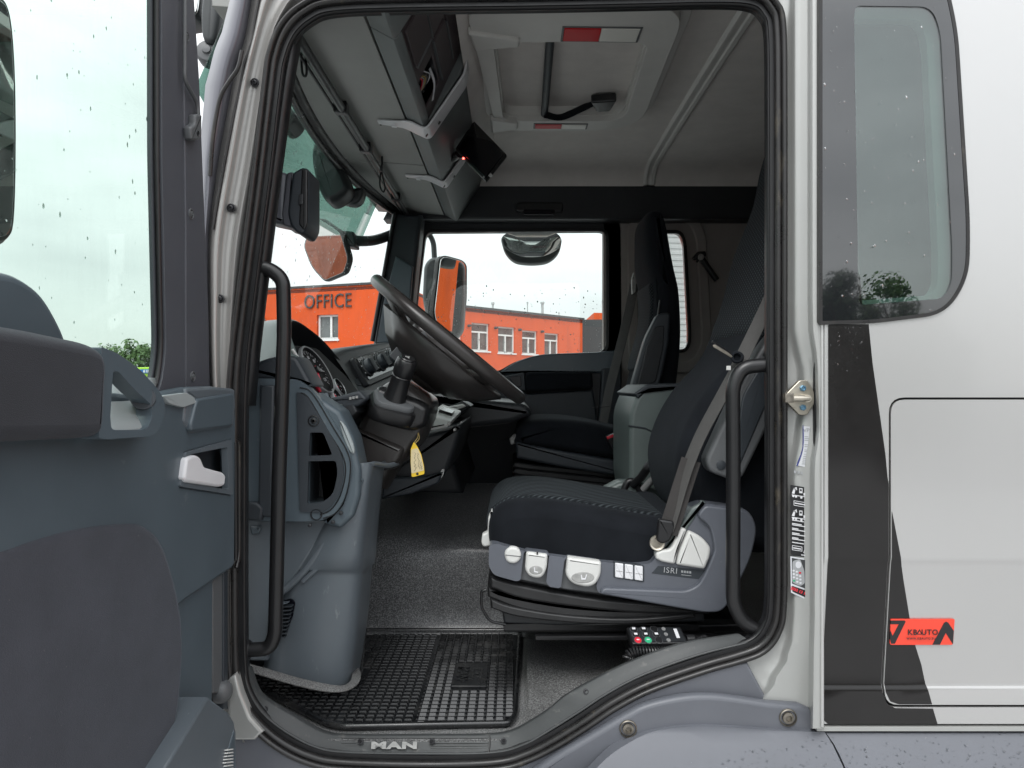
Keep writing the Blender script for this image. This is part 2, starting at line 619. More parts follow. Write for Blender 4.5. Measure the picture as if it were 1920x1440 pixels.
def glass(name, tint=(1, 1, 1), refl=0.06, rough=0.0, smear=0.0, power=5.0):
    """thin pane: tinted clear transmission with a mirror reflection rising at grazing angles"""
    m = bpy.data.materials.new(name); m.use_nodes = True
    nt = m.node_tree; N, L = nt.nodes, nt.links
    N.clear()
    out = N.new('ShaderNodeOutputMaterial')
    tr = N.new('ShaderNodeBsdfTransparent'); tr.inputs['Color'].default_value = (*tint, 1)
    gl = N.new('ShaderNodeBsdfGlossy'); gl.inputs['Roughness'].default_value = rough
    lw = N.new('ShaderNodeLayerWeight'); lw.inputs['Blend'].default_value = 0.5
    pw = N.new('ShaderNodeMath'); pw.operation = 'POWER'; pw.inputs[1].default_value = power
    L.new(lw.outputs['Facing'], pw.inputs[0])
    mr = N.new('ShaderNodeMapRange'); mr.inputs['To Min'].default_value = refl; mr.inputs['To Max'].default_value = 0.9
    L.new(pw.outputs[0], mr.inputs['Value'])
    mix = N.new('ShaderNodeMixShader')
    L.new(mr.outputs['Result'], mix.inputs['Fac']); L.new(tr.outputs[0], mix.inputs[1]); L.new(gl.outputs[0], mix.inputs[2])
    last = mix
    if smear:
        tc = N.new('ShaderNodeTexCoord'); mp = N.new('ShaderNodeMapping'); mp.inputs['Scale'].default_value = (6, 6, 1.2)
        L.new(tc.outputs['Object'], mp.inputs['Vector'])
        nz = N.new('ShaderNodeTexNoise'); nz.inputs['Scale'].default_value = 9; nz.inputs['Detail'].default_value = 7; nz.inputs['Roughness'].default_value = .7
        L.new(mp.outputs['Vector'], nz.inputs['Vector'])
        m2 = N.new('ShaderNodeMapRange'); m2.inputs['From Min'].default_value = .45; m2.inputs['From Max'].default_value = .8
        m2.inputs['To Max'].default_value = smear
        L.new(nz.outputs['Fac'], m2.inputs['Value'])
        df = N.new('ShaderNodeBsdfDiffuse'); df.inputs['Color'].default_value = (.55, .58, .58, 1)
        tl = N.new('ShaderNodeBsdfTranslucent'); tl.inputs['Color'].default_value = (.6, .63, .63, 1)
        ad = N.new('ShaderNodeMixShader'); ad.inputs['Fac'].default_value = .5
        L.new(df.outputs[0], ad.inputs[1]); L.new(tl.outputs[0], ad.inputs[2])
        mx = N.new('ShaderNodeMixShader')
        L.new(m2.outputs['Result'], mx.inputs['Fac']); L.new(last.outputs[0], mx.inputs[1]); L.new(ad.outputs[0], mx.inputs[2])
        last = mx
    L.new(last.outputs[0], out.inputs['Surface'])
    return m

M = {}
# exterior
M['silver'] = mat('silver_paint', (.54, .537, .53), .27, .55, var=.02, vscale=1.6, coat=.7)
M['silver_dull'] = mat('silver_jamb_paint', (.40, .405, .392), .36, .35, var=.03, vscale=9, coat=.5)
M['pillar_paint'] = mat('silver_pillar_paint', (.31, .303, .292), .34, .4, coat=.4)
M['gloss_grey'] = mat('gloss_grey_paint', (.115, .115, .135), .30, .2, var=.05, vscale=6, coat=.35)
M['black_film'] = mat('black_film', (.014, .013, .013), .16, 0, var=.15, vscale=7, spec=.5, rvar=.05)
M['step_grey'] = mat('step_grey_plastic', (.112, .118, .135), .42, 0, var=.07, vscale=7, bump=.12, bscale=900, bdist=.0006, rvar=.08)
M['rubber'] = mat('rubber_seal', (.018, .017, .017), .33, grime=((30, 30, 12), .62, .74, (.10, .085, .06), .5), metal=0, var=.25, vscale=20, rvar=.1, spec=.5)
M['rubber_dark'] = mat('rubber_seal_dark', (.009, .009, .010), .42, var=.2, vscale=20, rvar=.1)
M['glass_dark'] = mat('dark_glass', (.012, .013, .015), .02, spec=1.0, coat=1.0)
M['glass'] = glass('clear_glass', (.95, .985, .97), .04, smear=.018)
M['glass_door'] = glass('green_glass', (.87, .945, .905), .05, smear=.04)
M['glass_clean'] = glass('clean_glass', (.96, .985, .975), .05, smear=.03)
M['glass_tint'] = glass('quarter_glass', (.62, .72, .69), .16, smear=.03)
M['blind'] = mat('pale_quarter_backing', (.42, .46, .445), .8, 0, var=.06, vscale=4)  # pale tone for the ledge and the sheet that lightens the quarter pane
M['visor'] = glass('visor_acrylic', (.38, .52, .47), .05, smear=.25)
M['mirror'] = mat('mirror_glass', (.82, .84, .83), .015, 1.0)
M['mirror_shell'] = mat('mirror_shell', (.035, .040, .042), .45, var=.15, vscale=10, bump=.1, bscale=700)
def waterm(name):
    m = mat(name, (.93, .95, .96), .02)
    b = m.node_tree.nodes['Principled BSDF']
    b.inputs['Transmission Weight'].default_value = 1.0
    b.inputs['IOR'].default_value = 1.33
    return m
M['water'] = waterm('water_drop')
M['dew'] = mat('water_drop_on_glass', (.66, .70, .70), .12, spec=.6)  # opaque pale colour stands in for light caught in the drops
M['steel'] = mat('zinc_steel', (.50, .46, .39), .33, .9, var=.18, vscale=30, rvar=.1)
M['rust_steel'] = mat('weathered_steel', (.22, .20, .17), .4, .85, var=.3, vscale=60, rvar=.15)
M['blue_steel'] = mat('blue_zinc', (.18, .33, .45), .35, .8)
M['dark_steel'] = mat('dark_steel', (.035, .035, .038), .35, .6, var=.2, vscale=40)
# interior plastics
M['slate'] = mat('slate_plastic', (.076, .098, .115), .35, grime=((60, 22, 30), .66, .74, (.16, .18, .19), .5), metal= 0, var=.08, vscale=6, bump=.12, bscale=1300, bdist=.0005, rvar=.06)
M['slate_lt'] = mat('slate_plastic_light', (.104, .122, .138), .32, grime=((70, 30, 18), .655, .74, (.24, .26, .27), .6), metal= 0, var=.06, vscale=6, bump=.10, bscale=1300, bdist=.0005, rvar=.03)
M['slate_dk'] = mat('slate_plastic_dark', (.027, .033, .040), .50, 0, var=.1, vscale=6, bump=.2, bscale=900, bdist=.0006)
M['frame_grey'] = mat('door_frame_grey', (.072, .075, .088), .50, 0, var=.06, vscale=8, bump=.25, bscale=650, bdist=.0007)
M['dash_black'] = mat('dash_black', (.018, .020, .023), .48, 0, var=.15, vscale=8, bump=.2, bscale=900, bdist=.0006)
M['col_black'] = mat('column_black', (.031, .028, .027), .30, 0, var=.15, vscale=8, bump=.15, bscale=900, bdist=.0005)
M['gloss_black'] = mat('gloss_black', (.008, .008, .009), .12, 0, spec=.5)
M['sat_black'] = mat('satin_black', (.011, .011, .012), .32, 0, var=.2, vscale=15)
M['bellows'] = mat('bellows_rubber', (.019, .019, .020), .36, 0, var=.2, vscale=15)
M['mid_grey'] = mat('grey_abs', (.10, .105, .11), .45, 0, var=.06, vscale=8, bump=.12, bscale=1000, bdist=.0005)
M['shelf_grey'] = mat('shelf_grey_plastic', (.30, .305, .292), .55, 0, var=.06, vscale=5, bump=.18, bscale=800, bdist=.0006)
M['shelf_blue'] = mat('shelf_slate_plastic', (.125, .138, .138), .50, 0, var=.07, vscale=5, bump=.15, bscale=800, bdist=.0006)
M['shelf_dark'] = mat('shelf_dark_plastic', (.060, .047, .050), .42, 0, var=.15, vscale=7, bump=.1, bscale=900)
M['headliner'] = mat('headliner_cloth', (.62, .585, .555), .95, 0, var=.06, vscale=14, bump=.5, bscale=900, bdist=.0012, detail=5, sheen=.1)
M['wall_grey'] = mat('cab_wall_grey', (.30, .28, .265), .75, 0, var=.07, vscale=6, bump=.3, bscale=700, bdist=.0008)
M['hatch_grey'] = mat('hatch_grey', (.58, .57, .545), .5, 0, var=.05, vscale=8, bump=.1, bscale=800, bdist=.0005)
M['light_grey'] = mat('light_grey_plastic', (.62, .62, .60), .42, 0, var=.04, vscale=12, bump=.08, bscale=900, bdist=.0004)
M['white_pl'] = mat('white_plastic', (.70, .70, .72), .35, 0, var=.03, vscale=20)
M['seat_shell'] = mat('seat_shell_grey', (.100, .108, .128), .40, grime=((80, 60, 40), .67, .75, (.22, .23, .25), .5), metal= 0, var=.07, vscale=8, bump=.15, bscale=1100, bdist=.0005, rvar=.05)
M['console'] = mat('console_green_grey', (.115, .14, .135), .38, 0, var=.1, vscale=7, bump=.1, bscale=1000, rvar=.06)
# cloth
M['rib_fine'] = rib_fabric('mesh_seat_cloth', (.008, .0095, .011), (.038, .045, .050), 75, (0.2, 0.7, 0.6))
M['velour'] = mat('black_velour', (.0105, .0120, .0150), .95, 0, var=.25, vscale=9, bump=.35, bscale=1500, bdist=.0008, sheen=.04, spec=.12)
M['pad_cloth'] = mat('charcoal_pad_cloth', (.0175, .017, .0215), .95, 0, var=.2, vscale=12, bump=.6, bscale=800, bdist=.0012, detail=6, sheen=.18)
M['door_cloth'] = mat('charcoal_door_cloth', (.040, .042, .053), .95, grime=((220, 200, 200), .70, .76, (.22, .22, .21), .7), metal= 0, var=.16, vscale=10, bump=.6, bscale=900, bdist=.0012, detail=6, sheen=.15)
M['rib'] = rib_fabric('ribbed_seat_cloth', (.0075, .009, .011), (.055, .065, .071), 42, (0.5, 0.6, 0.78))
M['belt'] = mat('belt_webbing', (.060, .058, .056), .75, 0, var=.12, vscale=30, bump=.5, bscale=1400, bdist=.0006)
M['belt_dark'] = mat('belt_webbing_dark', (.030, .027, .026), .8, 0, var=.15, vscale=30, bump=.5, bscale=1400, bdist=.0006)
M['vinyl'] = speckle('floor_vinyl', (.070, .070, .071), (.33, .33, .327), 330, .40, .7, thr=(.40, .66))
M['vinyl_tunnel'] = speckle('tunnel_vinyl', (.060, .061, .064), (.24, .243, .248), 330, .30, .35, thr=(.44, .66), bdist=.0008)
M['carpet'] = speckle('grey_felt', (.07, .07, .07), (.22, .22, .215), 600, .95, .9)
M['mat_rubber'] = mat('mat_rubber', (.0085, .009, .0105), .30, grime=((14, 14, 14), .54, .72, (.055, .053, .050), .7), metal= 0, var=.3, vscale=25, rvar=.1, spec=.55)
M['mat_gloss'] = mat('mat_rubber_tread', (.011, .0115, .0125), .26, grime=((14, 14, 14), .54, .72, (.055, .053, .050), .6), metal= 0, var=.35, vscale=18, rvar=.10, spec=.7)
M['sill'] = mat('sill_plastic', (.047, .050, .051), .46, grime=((40, 40, 60), .60, .74, (.15, .145, .135), .6), metal= 0, var=.12, vscale=14, bump=.2, bscale=700, rvar=.08)
M['sill_dark'] = mat('sill_dark_plastic', (.026, .027, .028), .45, 0, var=.12, vscale=14, bump=.2, bscale=700)
M['letter'] = mat('worn_letter_grey', (.33, .33, .32), .5, 0, var=.3, vscale=60)
# print
M['red_lens'] = mat('red_lens', (.55, .010, .016), .35, 0, spec=.15)
M['clear_lens'] = mat('clear_lens', (.75, .74, .69), .3, 0, spec=.2)
M['tray'] = mat('sky_tray_grey', (.30, .33, .335), .42, var=.06, vscale=9, bump=.08, bscale=1000, bdist=.0004)  # paler than the trim: sky reflection put into the tray colour
M['led_red'] = mat('led_red', (.8, .02, .02), .3, emit=(1, .04, .03, 8))
M['key_red'] = mat('key_red', (.62, .02, .04), .4)
M['key_green'] = mat('key_green', (.03, .42, .20), .4)
M['key_grey'] = mat('key_grey', (.22, .22, .22), .45)
M['white_ink'] = mat('white_ink', (.72, .72, .74), .5)
M['grey_ink'] = mat('grey_ink', (.35, .36, .37), .5)
M['black_ink'] = mat('black_ink', (.018, .018, .02), .45)
M['blue_ink'] = mat('blue_ink', (.05, .06, .22), .5)
M['red_ink'] = mat('red_ink', (.75, .04, .06), .45)
M['paper'] = mat('white_label_stock', (.66, .67, .70), .4, var=.03, vscale=60)
M['orange_plate'] = mat('orange_red_plate', (.82, .062, .032), .3, 0, coat=.3)
M['needle'] = mat('needle_red', (.75, .02, .06), .4)
M['dial'] = mat('dial_face', (.014, .014, .015), .6, spec=.2)
M['dial_ring'] = mat('dial_chrome', (.42, .43, .44), .35, .3)
M['tag_yellow'] = mat('tag_yellow', (.78, .52, .03), .45)
M['tag_paper'] = mat('tag_paper', (.66, .55, .33), .6, var=.08, vscale=60)
M['string'] = mat('string', (.45, .33, .12), .8)
M['display'] = mat('display_black', (.010, .009, .010), .15)
M['screen'] = mat('screen_black', (.003, .003, .006), .22, spec=.3)
# outside
M['asphalt'] = mat('wet_concrete', (.25, .25, .248), .6, 0, var=.18, vscale=1.2, bump=.4, bscale=60, bdist=.01, rvar=.2)  # unseen yard of pale concrete, lightened to bounce light up into the cab
M['orange_wall'] = mat('orange_render', (.66, .083, .007), .75, grime=((2.2, 2.2, .35), .52, .75, (.40, .06, .02), .6), var=.08, vscale=.7, bump=.15, bscale=30, bdist=.004)
M['dark_panel'] = mat('anthracite_panel', (.05, .052, .055), .5, 0, var=.08, vscale=2)
M['win_frame'] = mat('white_pvc', (.78, .78, .77), .4)
M['win_glass'] = mat('window_pane', (.10, .11, .11), .06, spec=.9, var=.5, vscale=1.3)
M['reveal'] = mat('window_reveal', (.30, .06, .03), .8)
M['road'] = mat('dark_asphalt', (.045, .045, .047), .6, 0, var=.25, vscale=.6, rvar=.15)
M['grass'] = mat('grass_green', (.065, .14, .016), .9, 0, var=.35, vscale=1.6)
M['lime'] = mat('lime_body', (.42, .68, .02), .35, coat=.4)
M['sign_blue'] = mat('sign_blue', (.01, .13, .42), .4)
M['bark'] = mat('bark', (.075, .055, .04), .9, var=.3, vscale=8, bump=.6, bscale=20, bdist=.02)
M['leaf_a'] = mat('leaf_mid', (.085, .15, .045), .6, 0, var=.35, vscale=2.5)
M['leaf_b'] = mat('leaf_dark', (.028, .060, .020), .6, 0, var=.35, vscale=2.5)
M['corrugated'] = mat('corrugated_sheet', (.42, .43, .43), .4, .3, var=.06, vscale=3)
# ================================================================ the setting: ground, grass
bm = bmesh.new()
vs = [bm.verts.new(v) for v in ((-900, -500, 0), (900, -500, 0), (900, 1400, 0), (-900, 1400, 0))]
bm.faces.new(vs)
g = finish(bm, 'ground', M['asphalt']); tag(g, 'pale concrete yard around the truck, lightened to bounce light into the cab', kind='structure')

bm = bmesh.new()
vs = [bm.verts.new(v) for v in ((-400, -300, .006), (400, -300, .006), (400, -9.5, .006), (-400, -9.5, .006))]
bm.faces.new(vs)
g = finish(bm, 'road', M['road']); tag(g, 'dark asphalt road behind the viewer', kind='structure')
# ================================================================ truck cab
cab = thing('truck_cab', 'silver truck cab seen side-on with its door opening, black stripe and grey step trim', 'truck', (0.3, 2.4, 0))

def body_y(z):
    """outer side surface: nearly flat, with a tucked-in band low down"""
    r = z - H
    y = 1.372 + 0.010 * max(0, r - 0.2) ** 2
    if r < -0.318: y += min(1, (-0.318 - r) / 0.018) * 0.004 + max(0, min(1, (-0.336 - r) / 0.225)) * 0.024
    if r < -0.561: y -= min(1, (-0.561 - r) / 0.012) * 0.005
    return y

ZC = [H + v for v in (-.318, -.327, -.336, -.45, -.561, -.567, -.573, .2, .35, .5, .65, .8, -.1, 0.05)]

def sheet(name, outline, holes, off, mt, parent, thick=0.006, zc=ZC, yf=body_y, label=None, rim=0.0025):
    bm = bmesh.new()
    edges = []
    for lp in [outline] + list(holes):
        lp = ccw(lp)
        vs = [bm.verts.new((u, 0, v)) for u, v in lp]
        for i in range(len(vs)): edges.append(bm.edges.new((vs[i - 1], vs[i])))
    bmesh.ops.triangle_fill(bm, use_beauty=True, use_dissolve=False, edges=edges)
    for z in zc:
        bmesh.ops.bisect_plane(bm, geom=list(bm.verts) + list(bm.edges) + list(bm.faces), plane_co=(0, 0, z), plane_no=(0, 0, 1))
    for v in bm.verts: v.co.y = yf(v.co.z) + off
    for fc in bm.faces:
        fc.normal_update()
    bmesh.ops.recalc_face_normals(bm, faces=bm.faces)
    if sum(fc.normal.y * fc.calc_area() for fc in bm.faces) > 0:
        bmesh.ops.reverse_faces(bm, faces=bm.faces)
    r = bmesh.ops.extrude_face_region(bm, geom=list(bm.faces))
    bmesh.ops.translate(bm, vec=(0, thick, 0), verts=[q for q in r['geom'] if isinstance(q, bmesh.types.BMVert)])
    o = finish(bm, name, mt, parent, 40, label=label)
    if rim:
        mo = o.modifiers.new('bevel', 'BEVEL'); mo.width = rim; mo.segments = 2; mo.limit_method = 'ANGLE'; mo.angle_limit = math.radians(50)
        wnm = o.modifiers.new('wn', 'WEIGHTED_NORMAL'); wnm.keep_sharp = True
    return o

YB = 1.385
hatch = rnd([(1664, 749, 26), (2300, 749, 26), (2300, 1326, 26), (1664, 1326, 26)])
hatch_hole = rnd([(1660, 745, 30), (2304, 745, 30), (2304, 1331, 30), (1660, 1331, 30)])
win_out = rnd([(1536, -42, 10), (1770, -42, 34), (1792, 60, 40), (1815, 420, 60), (1813, 520, 40), (1770, 588, 60), (1640, 604, 20), (1536, 607, 6)], n=6)
body_out = [(1541, -260), (2330, -260), (2330, 1362), (1541, 1362)]
Yw = 1.372
sheet('side_panel', XZ(body_out, YB), [XZ(hatch_hole, YB), XZ(win_out, Yw)], 0, M['silver'], cab, rim=0.004)
flap = sheet('storage_flap', XZ(hatch, YB), [], 0, M['silver'], cab, rim=0.004)
box('panel_backing', P(1541, 1362, YB) + Vector((0, .035, -.0)), P(2330, -260, YB) + Vector((0, .05, 0)), M['sat_black'], cab, e=0)
# quarter window of dark glass with a clear centre and an inner ledge
qi = rnd([(1600, 30, 24), (1604, 12, 12), (1745, 14, 26), (1762, 60, 40), (1784, 470, 40), (1783, 530, 14), (1768, 560, 30), (1612, 572, 12), (1608, 560, 10)], n=6)
qo = plate('quarter_window', inset(ccw(XZ(win_out, Yw)), .004), [XZ(qi, Yw)], fY, Yw - .003, Yw + .003, M['glass_dark'], cab, bevel=.001)
pane = slab('pane', inset(ccw(XZ(qi, Yw)), -.002), fY, Yw - .001, Yw + .0015, M['glass_tint'], cab, e=0)
pane.parent = qo; pane.location = (0, 0, 0)
sl = plate('window_seal', inset(ccw(XZ(win_out, Yw)), -.002), [inset(ccw(XZ(win_out, Yw)), .0045)], fY, Yw - .004, Yw + .008, M['rubber'], cab, bevel=.0015)
sl.parent = qo; sl.location = (0, 0, 0)
# inner ledge around the quarter window (pale green edge seen through the glass)
led = ringplate('inner_ledge', inset(ccw(XZ(qi, Yw)), -.03), inset(ccw(XZ(qi, Yw)), .010), fY, Yw + .025, Yw + .05, M['blind'], cab)
led.parent = qo; led.location = (0, 0, 0)

cv = slab('pale_backing', XZ([(1575, -20), (1812, -20), (1812, 592), (1575, 592)], Yw), fY, Yw + .066, Yw + .072, M['blind'], cab, e=0)  # pale sheet added behind the glass to lighten the pane
cv.parent = qo; cv.location = (0, 0, 0)
# black stripe on panel and flap: thin film on the paint
edge = [(1622, 609), (1629, 680), (1641, 765), (1653, 850), (1661, 925), (1669, 975), (1690, 1085), (1706, 1160), (1720, 1214), (1733, 1250), (1746, 1300), (1757, 1340), (1763, 1362)]
def ex(y):
    for (x0, y0), (x1, y1) in zip(edge, edge[1:]):
        if y0 <= y <= y1: return x0 + (x1 - x0) * (y - y0) / (y1 - y0)
    return edge[-1][0]
e_top = [p for p in edge if p[1] < 745]
strip = [(1547, 612), (1549, 609)] + [(1622, 609), (1629, 680), (1641, 765), (1653, 850), (1657, 893)] + [(1659, 905), (1659, 1302), (1668, 1324), (1684, 1332), (ex(1333) - .5, 1333), (1763, 1361.5), (1556, 1361.5), (1548, 1354)]
film = sheet('black_stripe', XZ(strip, YB), [], -.0012, M['black_film'], cab, thick=.001, rim=0)
fl = [(1665.5, 957), (1669, 975), (1690, 1085), (1706, 1160), (1720, 1214), (1733, 1250), (1746, 1300), (ex(1324.5), 1324.5), (1690, 1324.5), (1674, 1319), (1665.5, 1301)]
film2 = sheet('black_stripe', XZ(fl, YB), [], -.0012, M['black_film'], cab, thick=.001, rim=0)
film2.parent = flap; film2.location = (0, 0, 0)

# ---------------------------------------------------------------- door opening outline (inner edge of the seal), at Y = 1.45
YS = 1.45
OPEN = spl([(1000, 11), (1200, 7), (1340, 4), (1408, 8), (1432, 26), (1441, 60), (1443, 200), (1443, 600), (1443, 1000), (1442, 1130), (1434, 1172), (1414, 1198), (1375, 1213),
            (1312, 1231), (1209, 1267), (1141, 1302), (1090, 1336), (1034, 1371), (980, 1398), (925, 1412), (800, 1416), (650, 1412), (590, 1402), (535, 1375), (490, 1335), (466, 1295), (458, 1250), (456, 1150),
            (456, 950), (457, 760), (463, 660), (480, 520), (503, 340), (524, 160), (532, 110), (550, 65), (580, 36), (625, 20), (760, 14)], 5)
O3 = [P(x, y, YS) for x, y in OPEN]
def off_open(d):
    """outline pushed outwards by d metres (x,z pairs)"""
    return inset(ccw(XZ(OPEN, YS)), -d)
seal_th = thing('door_seal', 'black rubber seal running round the whole door opening', 'door seal', (0.0, YS, H - .7))
def ring_tube(name, d, Y, r, mt, par, sx=1.0):
    o = [Vector((u, Y, v)) for u, v in off_open(d)]
    sec = [(r * math.cos(2 * math.pi * i / 10), r * sx * math.sin(2 * math.pi * i / 10)) for i in range(10)]
    return sweep(name, o, sec, mt, par, up=(0, 1, 0), closed=True, sharp=60)
ring_tube('inner_lip', .003, YS + .010, .0065, M['rubber_dark'], seal_th, 1.3)
ring_tube('seal_bulb', .0145, YS - .006, .0068, M['rubber'], seal_th, 1.2)
ring_tube('outer_lip', .0240, YS - .013, .0056, M['rubber'], seal_th, 1.4)
plate('carrier', off_open(.0285), [off_open(.000)], fY, YS - .002, YS + .030, M['rubber_dark'], seal_th)

# ---------------------------------------------------------------- rear pillar jamb (silver), a grid of rows down the pillar
rows = []
def lerp(tab, y):
    if y <= tab[0][0]: return tab[0][1]
    for (y0, v0), (y1, v1) in zip(tab, tab[1:]):
        if y0 <= y <= y1:
            t = (y - y0) / (y1 - y0); t = t * t * (3 - 2 * t)
            return v0 + (v1 - v0) * t
    return tab[-1][1]
tA = [(620, 1484), (700, 1500), (760, 1503), (830, 1493), (885, 1483), (1140, 1483), (1190, 1480), (1235, 1468), (1275, 1446), (1320, 1420), (1366, 1405)]
tB = [(600, 1520), (690, 1530), (800, 1533), (880, 1524), (1150, 1524), (1250, 1522), (1400, 1520)]
ys = [-300, -100, 0, 200, 400, 560, 620, 660, 690, 720, 760, 800, 830, 860, 885, 920, 1000, 1100, 1150, 1165, 1180, 1195, 1210, 1225, 1240, 1255, 1270, 1285, 1300, 1320, 1340, 1366]
for y in ys:
    a, b = lerp(tA, y), lerp(tB, y)
    fl_l = lerp([(1100, 1440), (1185, 1441), (1215, 1412), (1245, 1378), (1366, 1360)], y)
    cols = [(fl_l, 1.458), (fl_l + (a - 8 - fl_l) * .6, 1.456), (a - 8, 1.452), (a, 1.446), (a + 4, 1.437), (a + 9, 1.432), ((a + b) / 2, 1.430), (b - 6, 1.426), (b - 1, 1.418), (b + 1, 1.392), (b + 3.5, 1.380), (b + 8, 1.3775), (1543, 1.379), (1545, 1.384), (1545.5, 1.40)]
    rows.append([P(px, y, Y) for px, Y in cols])
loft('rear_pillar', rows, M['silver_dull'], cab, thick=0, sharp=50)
# slim shut-line lip at the front edge of the panel
tube('shut_edge', [P(1541.5, y, 1.378) for y in (-260, 0, 400, 800, 1200, 1362)], .0032, M['silver'], cab, n=8)
# drip rail along the foot of the side panel
box('panel_foot', P(1532, 1371.5, 1.395), P(2330, 1362.5, 1.395) + Vector((0, .03, 0)), M['silver_dull'], cab, e=.001)

# door striker: plate, two blue bolts, pin, square head
st = slab('striker_plate', rnd([((1497 - 960) * 1.425 / F, H + (720 - 713) * 1.425 / F), ((1511 - 960) * 1.425 / F, H + (720 - 713) * 1.425 / F), ((1524 - 960) * 1.425 / F, H + (720 - 735) * 1.425 / F), ((1524 - 960) * 1.425 / F, H + (720 - 757) * 1.425 / F), ((1511 - 960) * 1.425 / F, H + (720 - 778) * 1.425 / F), ((1497 - 960) * 1.425 / F, H + (720 - 778) * 1.425 / F), ((1472 - 960) * 1.425 / F, H + (720 - 752) * 1.425 / F), ((1472 - 960) * 1.425 / F, H + (720 - 738) * 1.425 / F)], .004), fY, 1.418, 1.432, M['steel'], cab, e=.0015)
for yy in (728, 764):
    lathe('bolt', P(1505, yy, 1.4175), (0, -1, 0), [(.0062, 0), (.0062, .0035), (.0050, .0045), (.0038, .0045), (.0032, .002), (0, .002)], M['blue_steel'], st, n=6)
tube('pin', [P(1518, 747, 1.405), P(1482, 747, 1.405)], .0062, M['steel'], st, n=14)
obox('pin_head', P(1478, 746, 1.404), (.0085, 0, 0), (0, 0, .0085), (0, .008, 0), M['rust_steel'], st, e=.002)
tube('pin_post', [P(1514, 747, 1.42), P(1514, 747, 1.402)], .0075, M['steel'], st, n=12)
for ch in st.children:
    ch.location = (0, 0, 0)

# ---------------------------------------------------------------- front pillar flange (silver), with ridges and bolts
tL = [(-60, 499), (0, 483), (60, 472), (150, 449), (300, 420), (440, 397), (550, 395), (700, 398), (900, 410), (1400, 430)]
tR = [(-60, 640), (0, 566), (30, 542), (60, 527), (130, 512), (300, 489), (440, 465), (550, 452), (700, 441), (900, 437), (1250, 437), (1300, 440), (1400, 470)]
rows = []
_tl, _tr = [spl([(p[1], p[0]) for p in t], 4, False) for t in (tL, tR)]
_tl = [(q[1], q[0]) for q in _tl]; _tr = [(q[1], q[0]) for q in _tr]
def lin(tab, y):
    for (y0, v0), (y1, v1) in zip(tab, tab[1:]):
        if y0 <= y <= y1 and y1 > y0: return v0 + (v1 - v0) * (y - y0) / (y1 - y0)
    return tab[0][1] if y < tab[0][0] else tab[-1][1]
for y in list(range(-60, 1410, 22)):
    a = lin(_tl, y); b = lin(_tr, y)
    w = b - a
    prof = [(-.45, 1.475), (-.04, 1.456), (.0, 1.450), (.05, 1.440), (.10, 1.433), (.16, 1.4305), (.21, 1.432), (.27, 1.438), (.32, 1.443), (.40, 1.4450), (.56, 1.4450), (.62, 1.4415), (.67, 1.4350), (.72, 1.4325), (.77, 1.4355), (.82, 1.4420), (.88, 1.4480), (.96, 1.4520), (1.04, 1.456), (1.12, 1.460)]
    rows.append([P(a + w * u, y, Y) for u, Y in prof])
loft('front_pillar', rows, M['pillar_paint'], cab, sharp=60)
for (x, y) in ((478, 155), (434, 390), (413, 560)):
    lathe('pillar_bolt', P(x, y, 1.441), (0, -1, 0), [(.0085, 0), (.0085, .002), (.0068, .003), (.0060, .0005), (.0050, .0005), (.0045, .004), (.0025, .005), (.002, .002), (0, .002)], M['dark_steel'], cab, n=16)
# hem trim down the front edge of the opening
# top rail above the opening
rows = []
for x in (430, 520, 560, 640, 800, 1000, 1200, 1380, 1450, 1560, 1800):
    rows.append([P(x, y, Y) for y, Y in ((-14, 1.457), (-20, 1.450), (-28, 1.444), (-60, 1.440), (-75, 1.420), (-120, 1.410), (-300, 1.42), (-340, 1.45))])
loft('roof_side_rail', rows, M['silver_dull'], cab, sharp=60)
# gloss grey corner fairing ahead of the pillar
fr = []
tFL = [(-90, 452), (0, 431), (60, 416), (95, 402), (110, 398), (160, 385), (300, 372), (440, 372), (800, 380)]
tFR = [(-90, 506), (0, 484), (60, 474), (150, 450), (300, 421), (440, 398), (550, 396), (800, 400)]
for y in (-90, -40, 0, 30, 60, 80, 95, 110, 130, 160, 220, 300, 380, 440, 500, 600, 700, 800):
    a = lerp(tFL, y); b = lerp(tFR, y)
    r = []
    for k in range(9):
        u = k / 8
        r.append(P(a + (b - a) * u, y, 1.50 - .075 * math.sin(math.pi * (.12 + .80 * u)) + .02 * u))
    fr.append(r)
loft('corner_fairing', fr, M['gloss_grey'], cab, sharp=70)
tube('fairing_seam', [P(lerp(tFR, y) + 1.0, y, 1.436) for y in (-90, -40, 0, 40, 80, 120, 160, 220, 300, 380, 430)], .0028, M['rubber'], cab, n=8)
tube('fairing_streak', spl([P(454, 95, 1.425), P(446, 128, 1.424), P(430, 152, 1.424), P(414, 180, 1.424), P(405, 220, 1.425), P(398, 270, 1.425), P(394, 330, 1.428)], 4, False), .0042, M['rubber'], cab, n=8, radii=None)  # dark reflection on the glossy fairing, built as a black strip

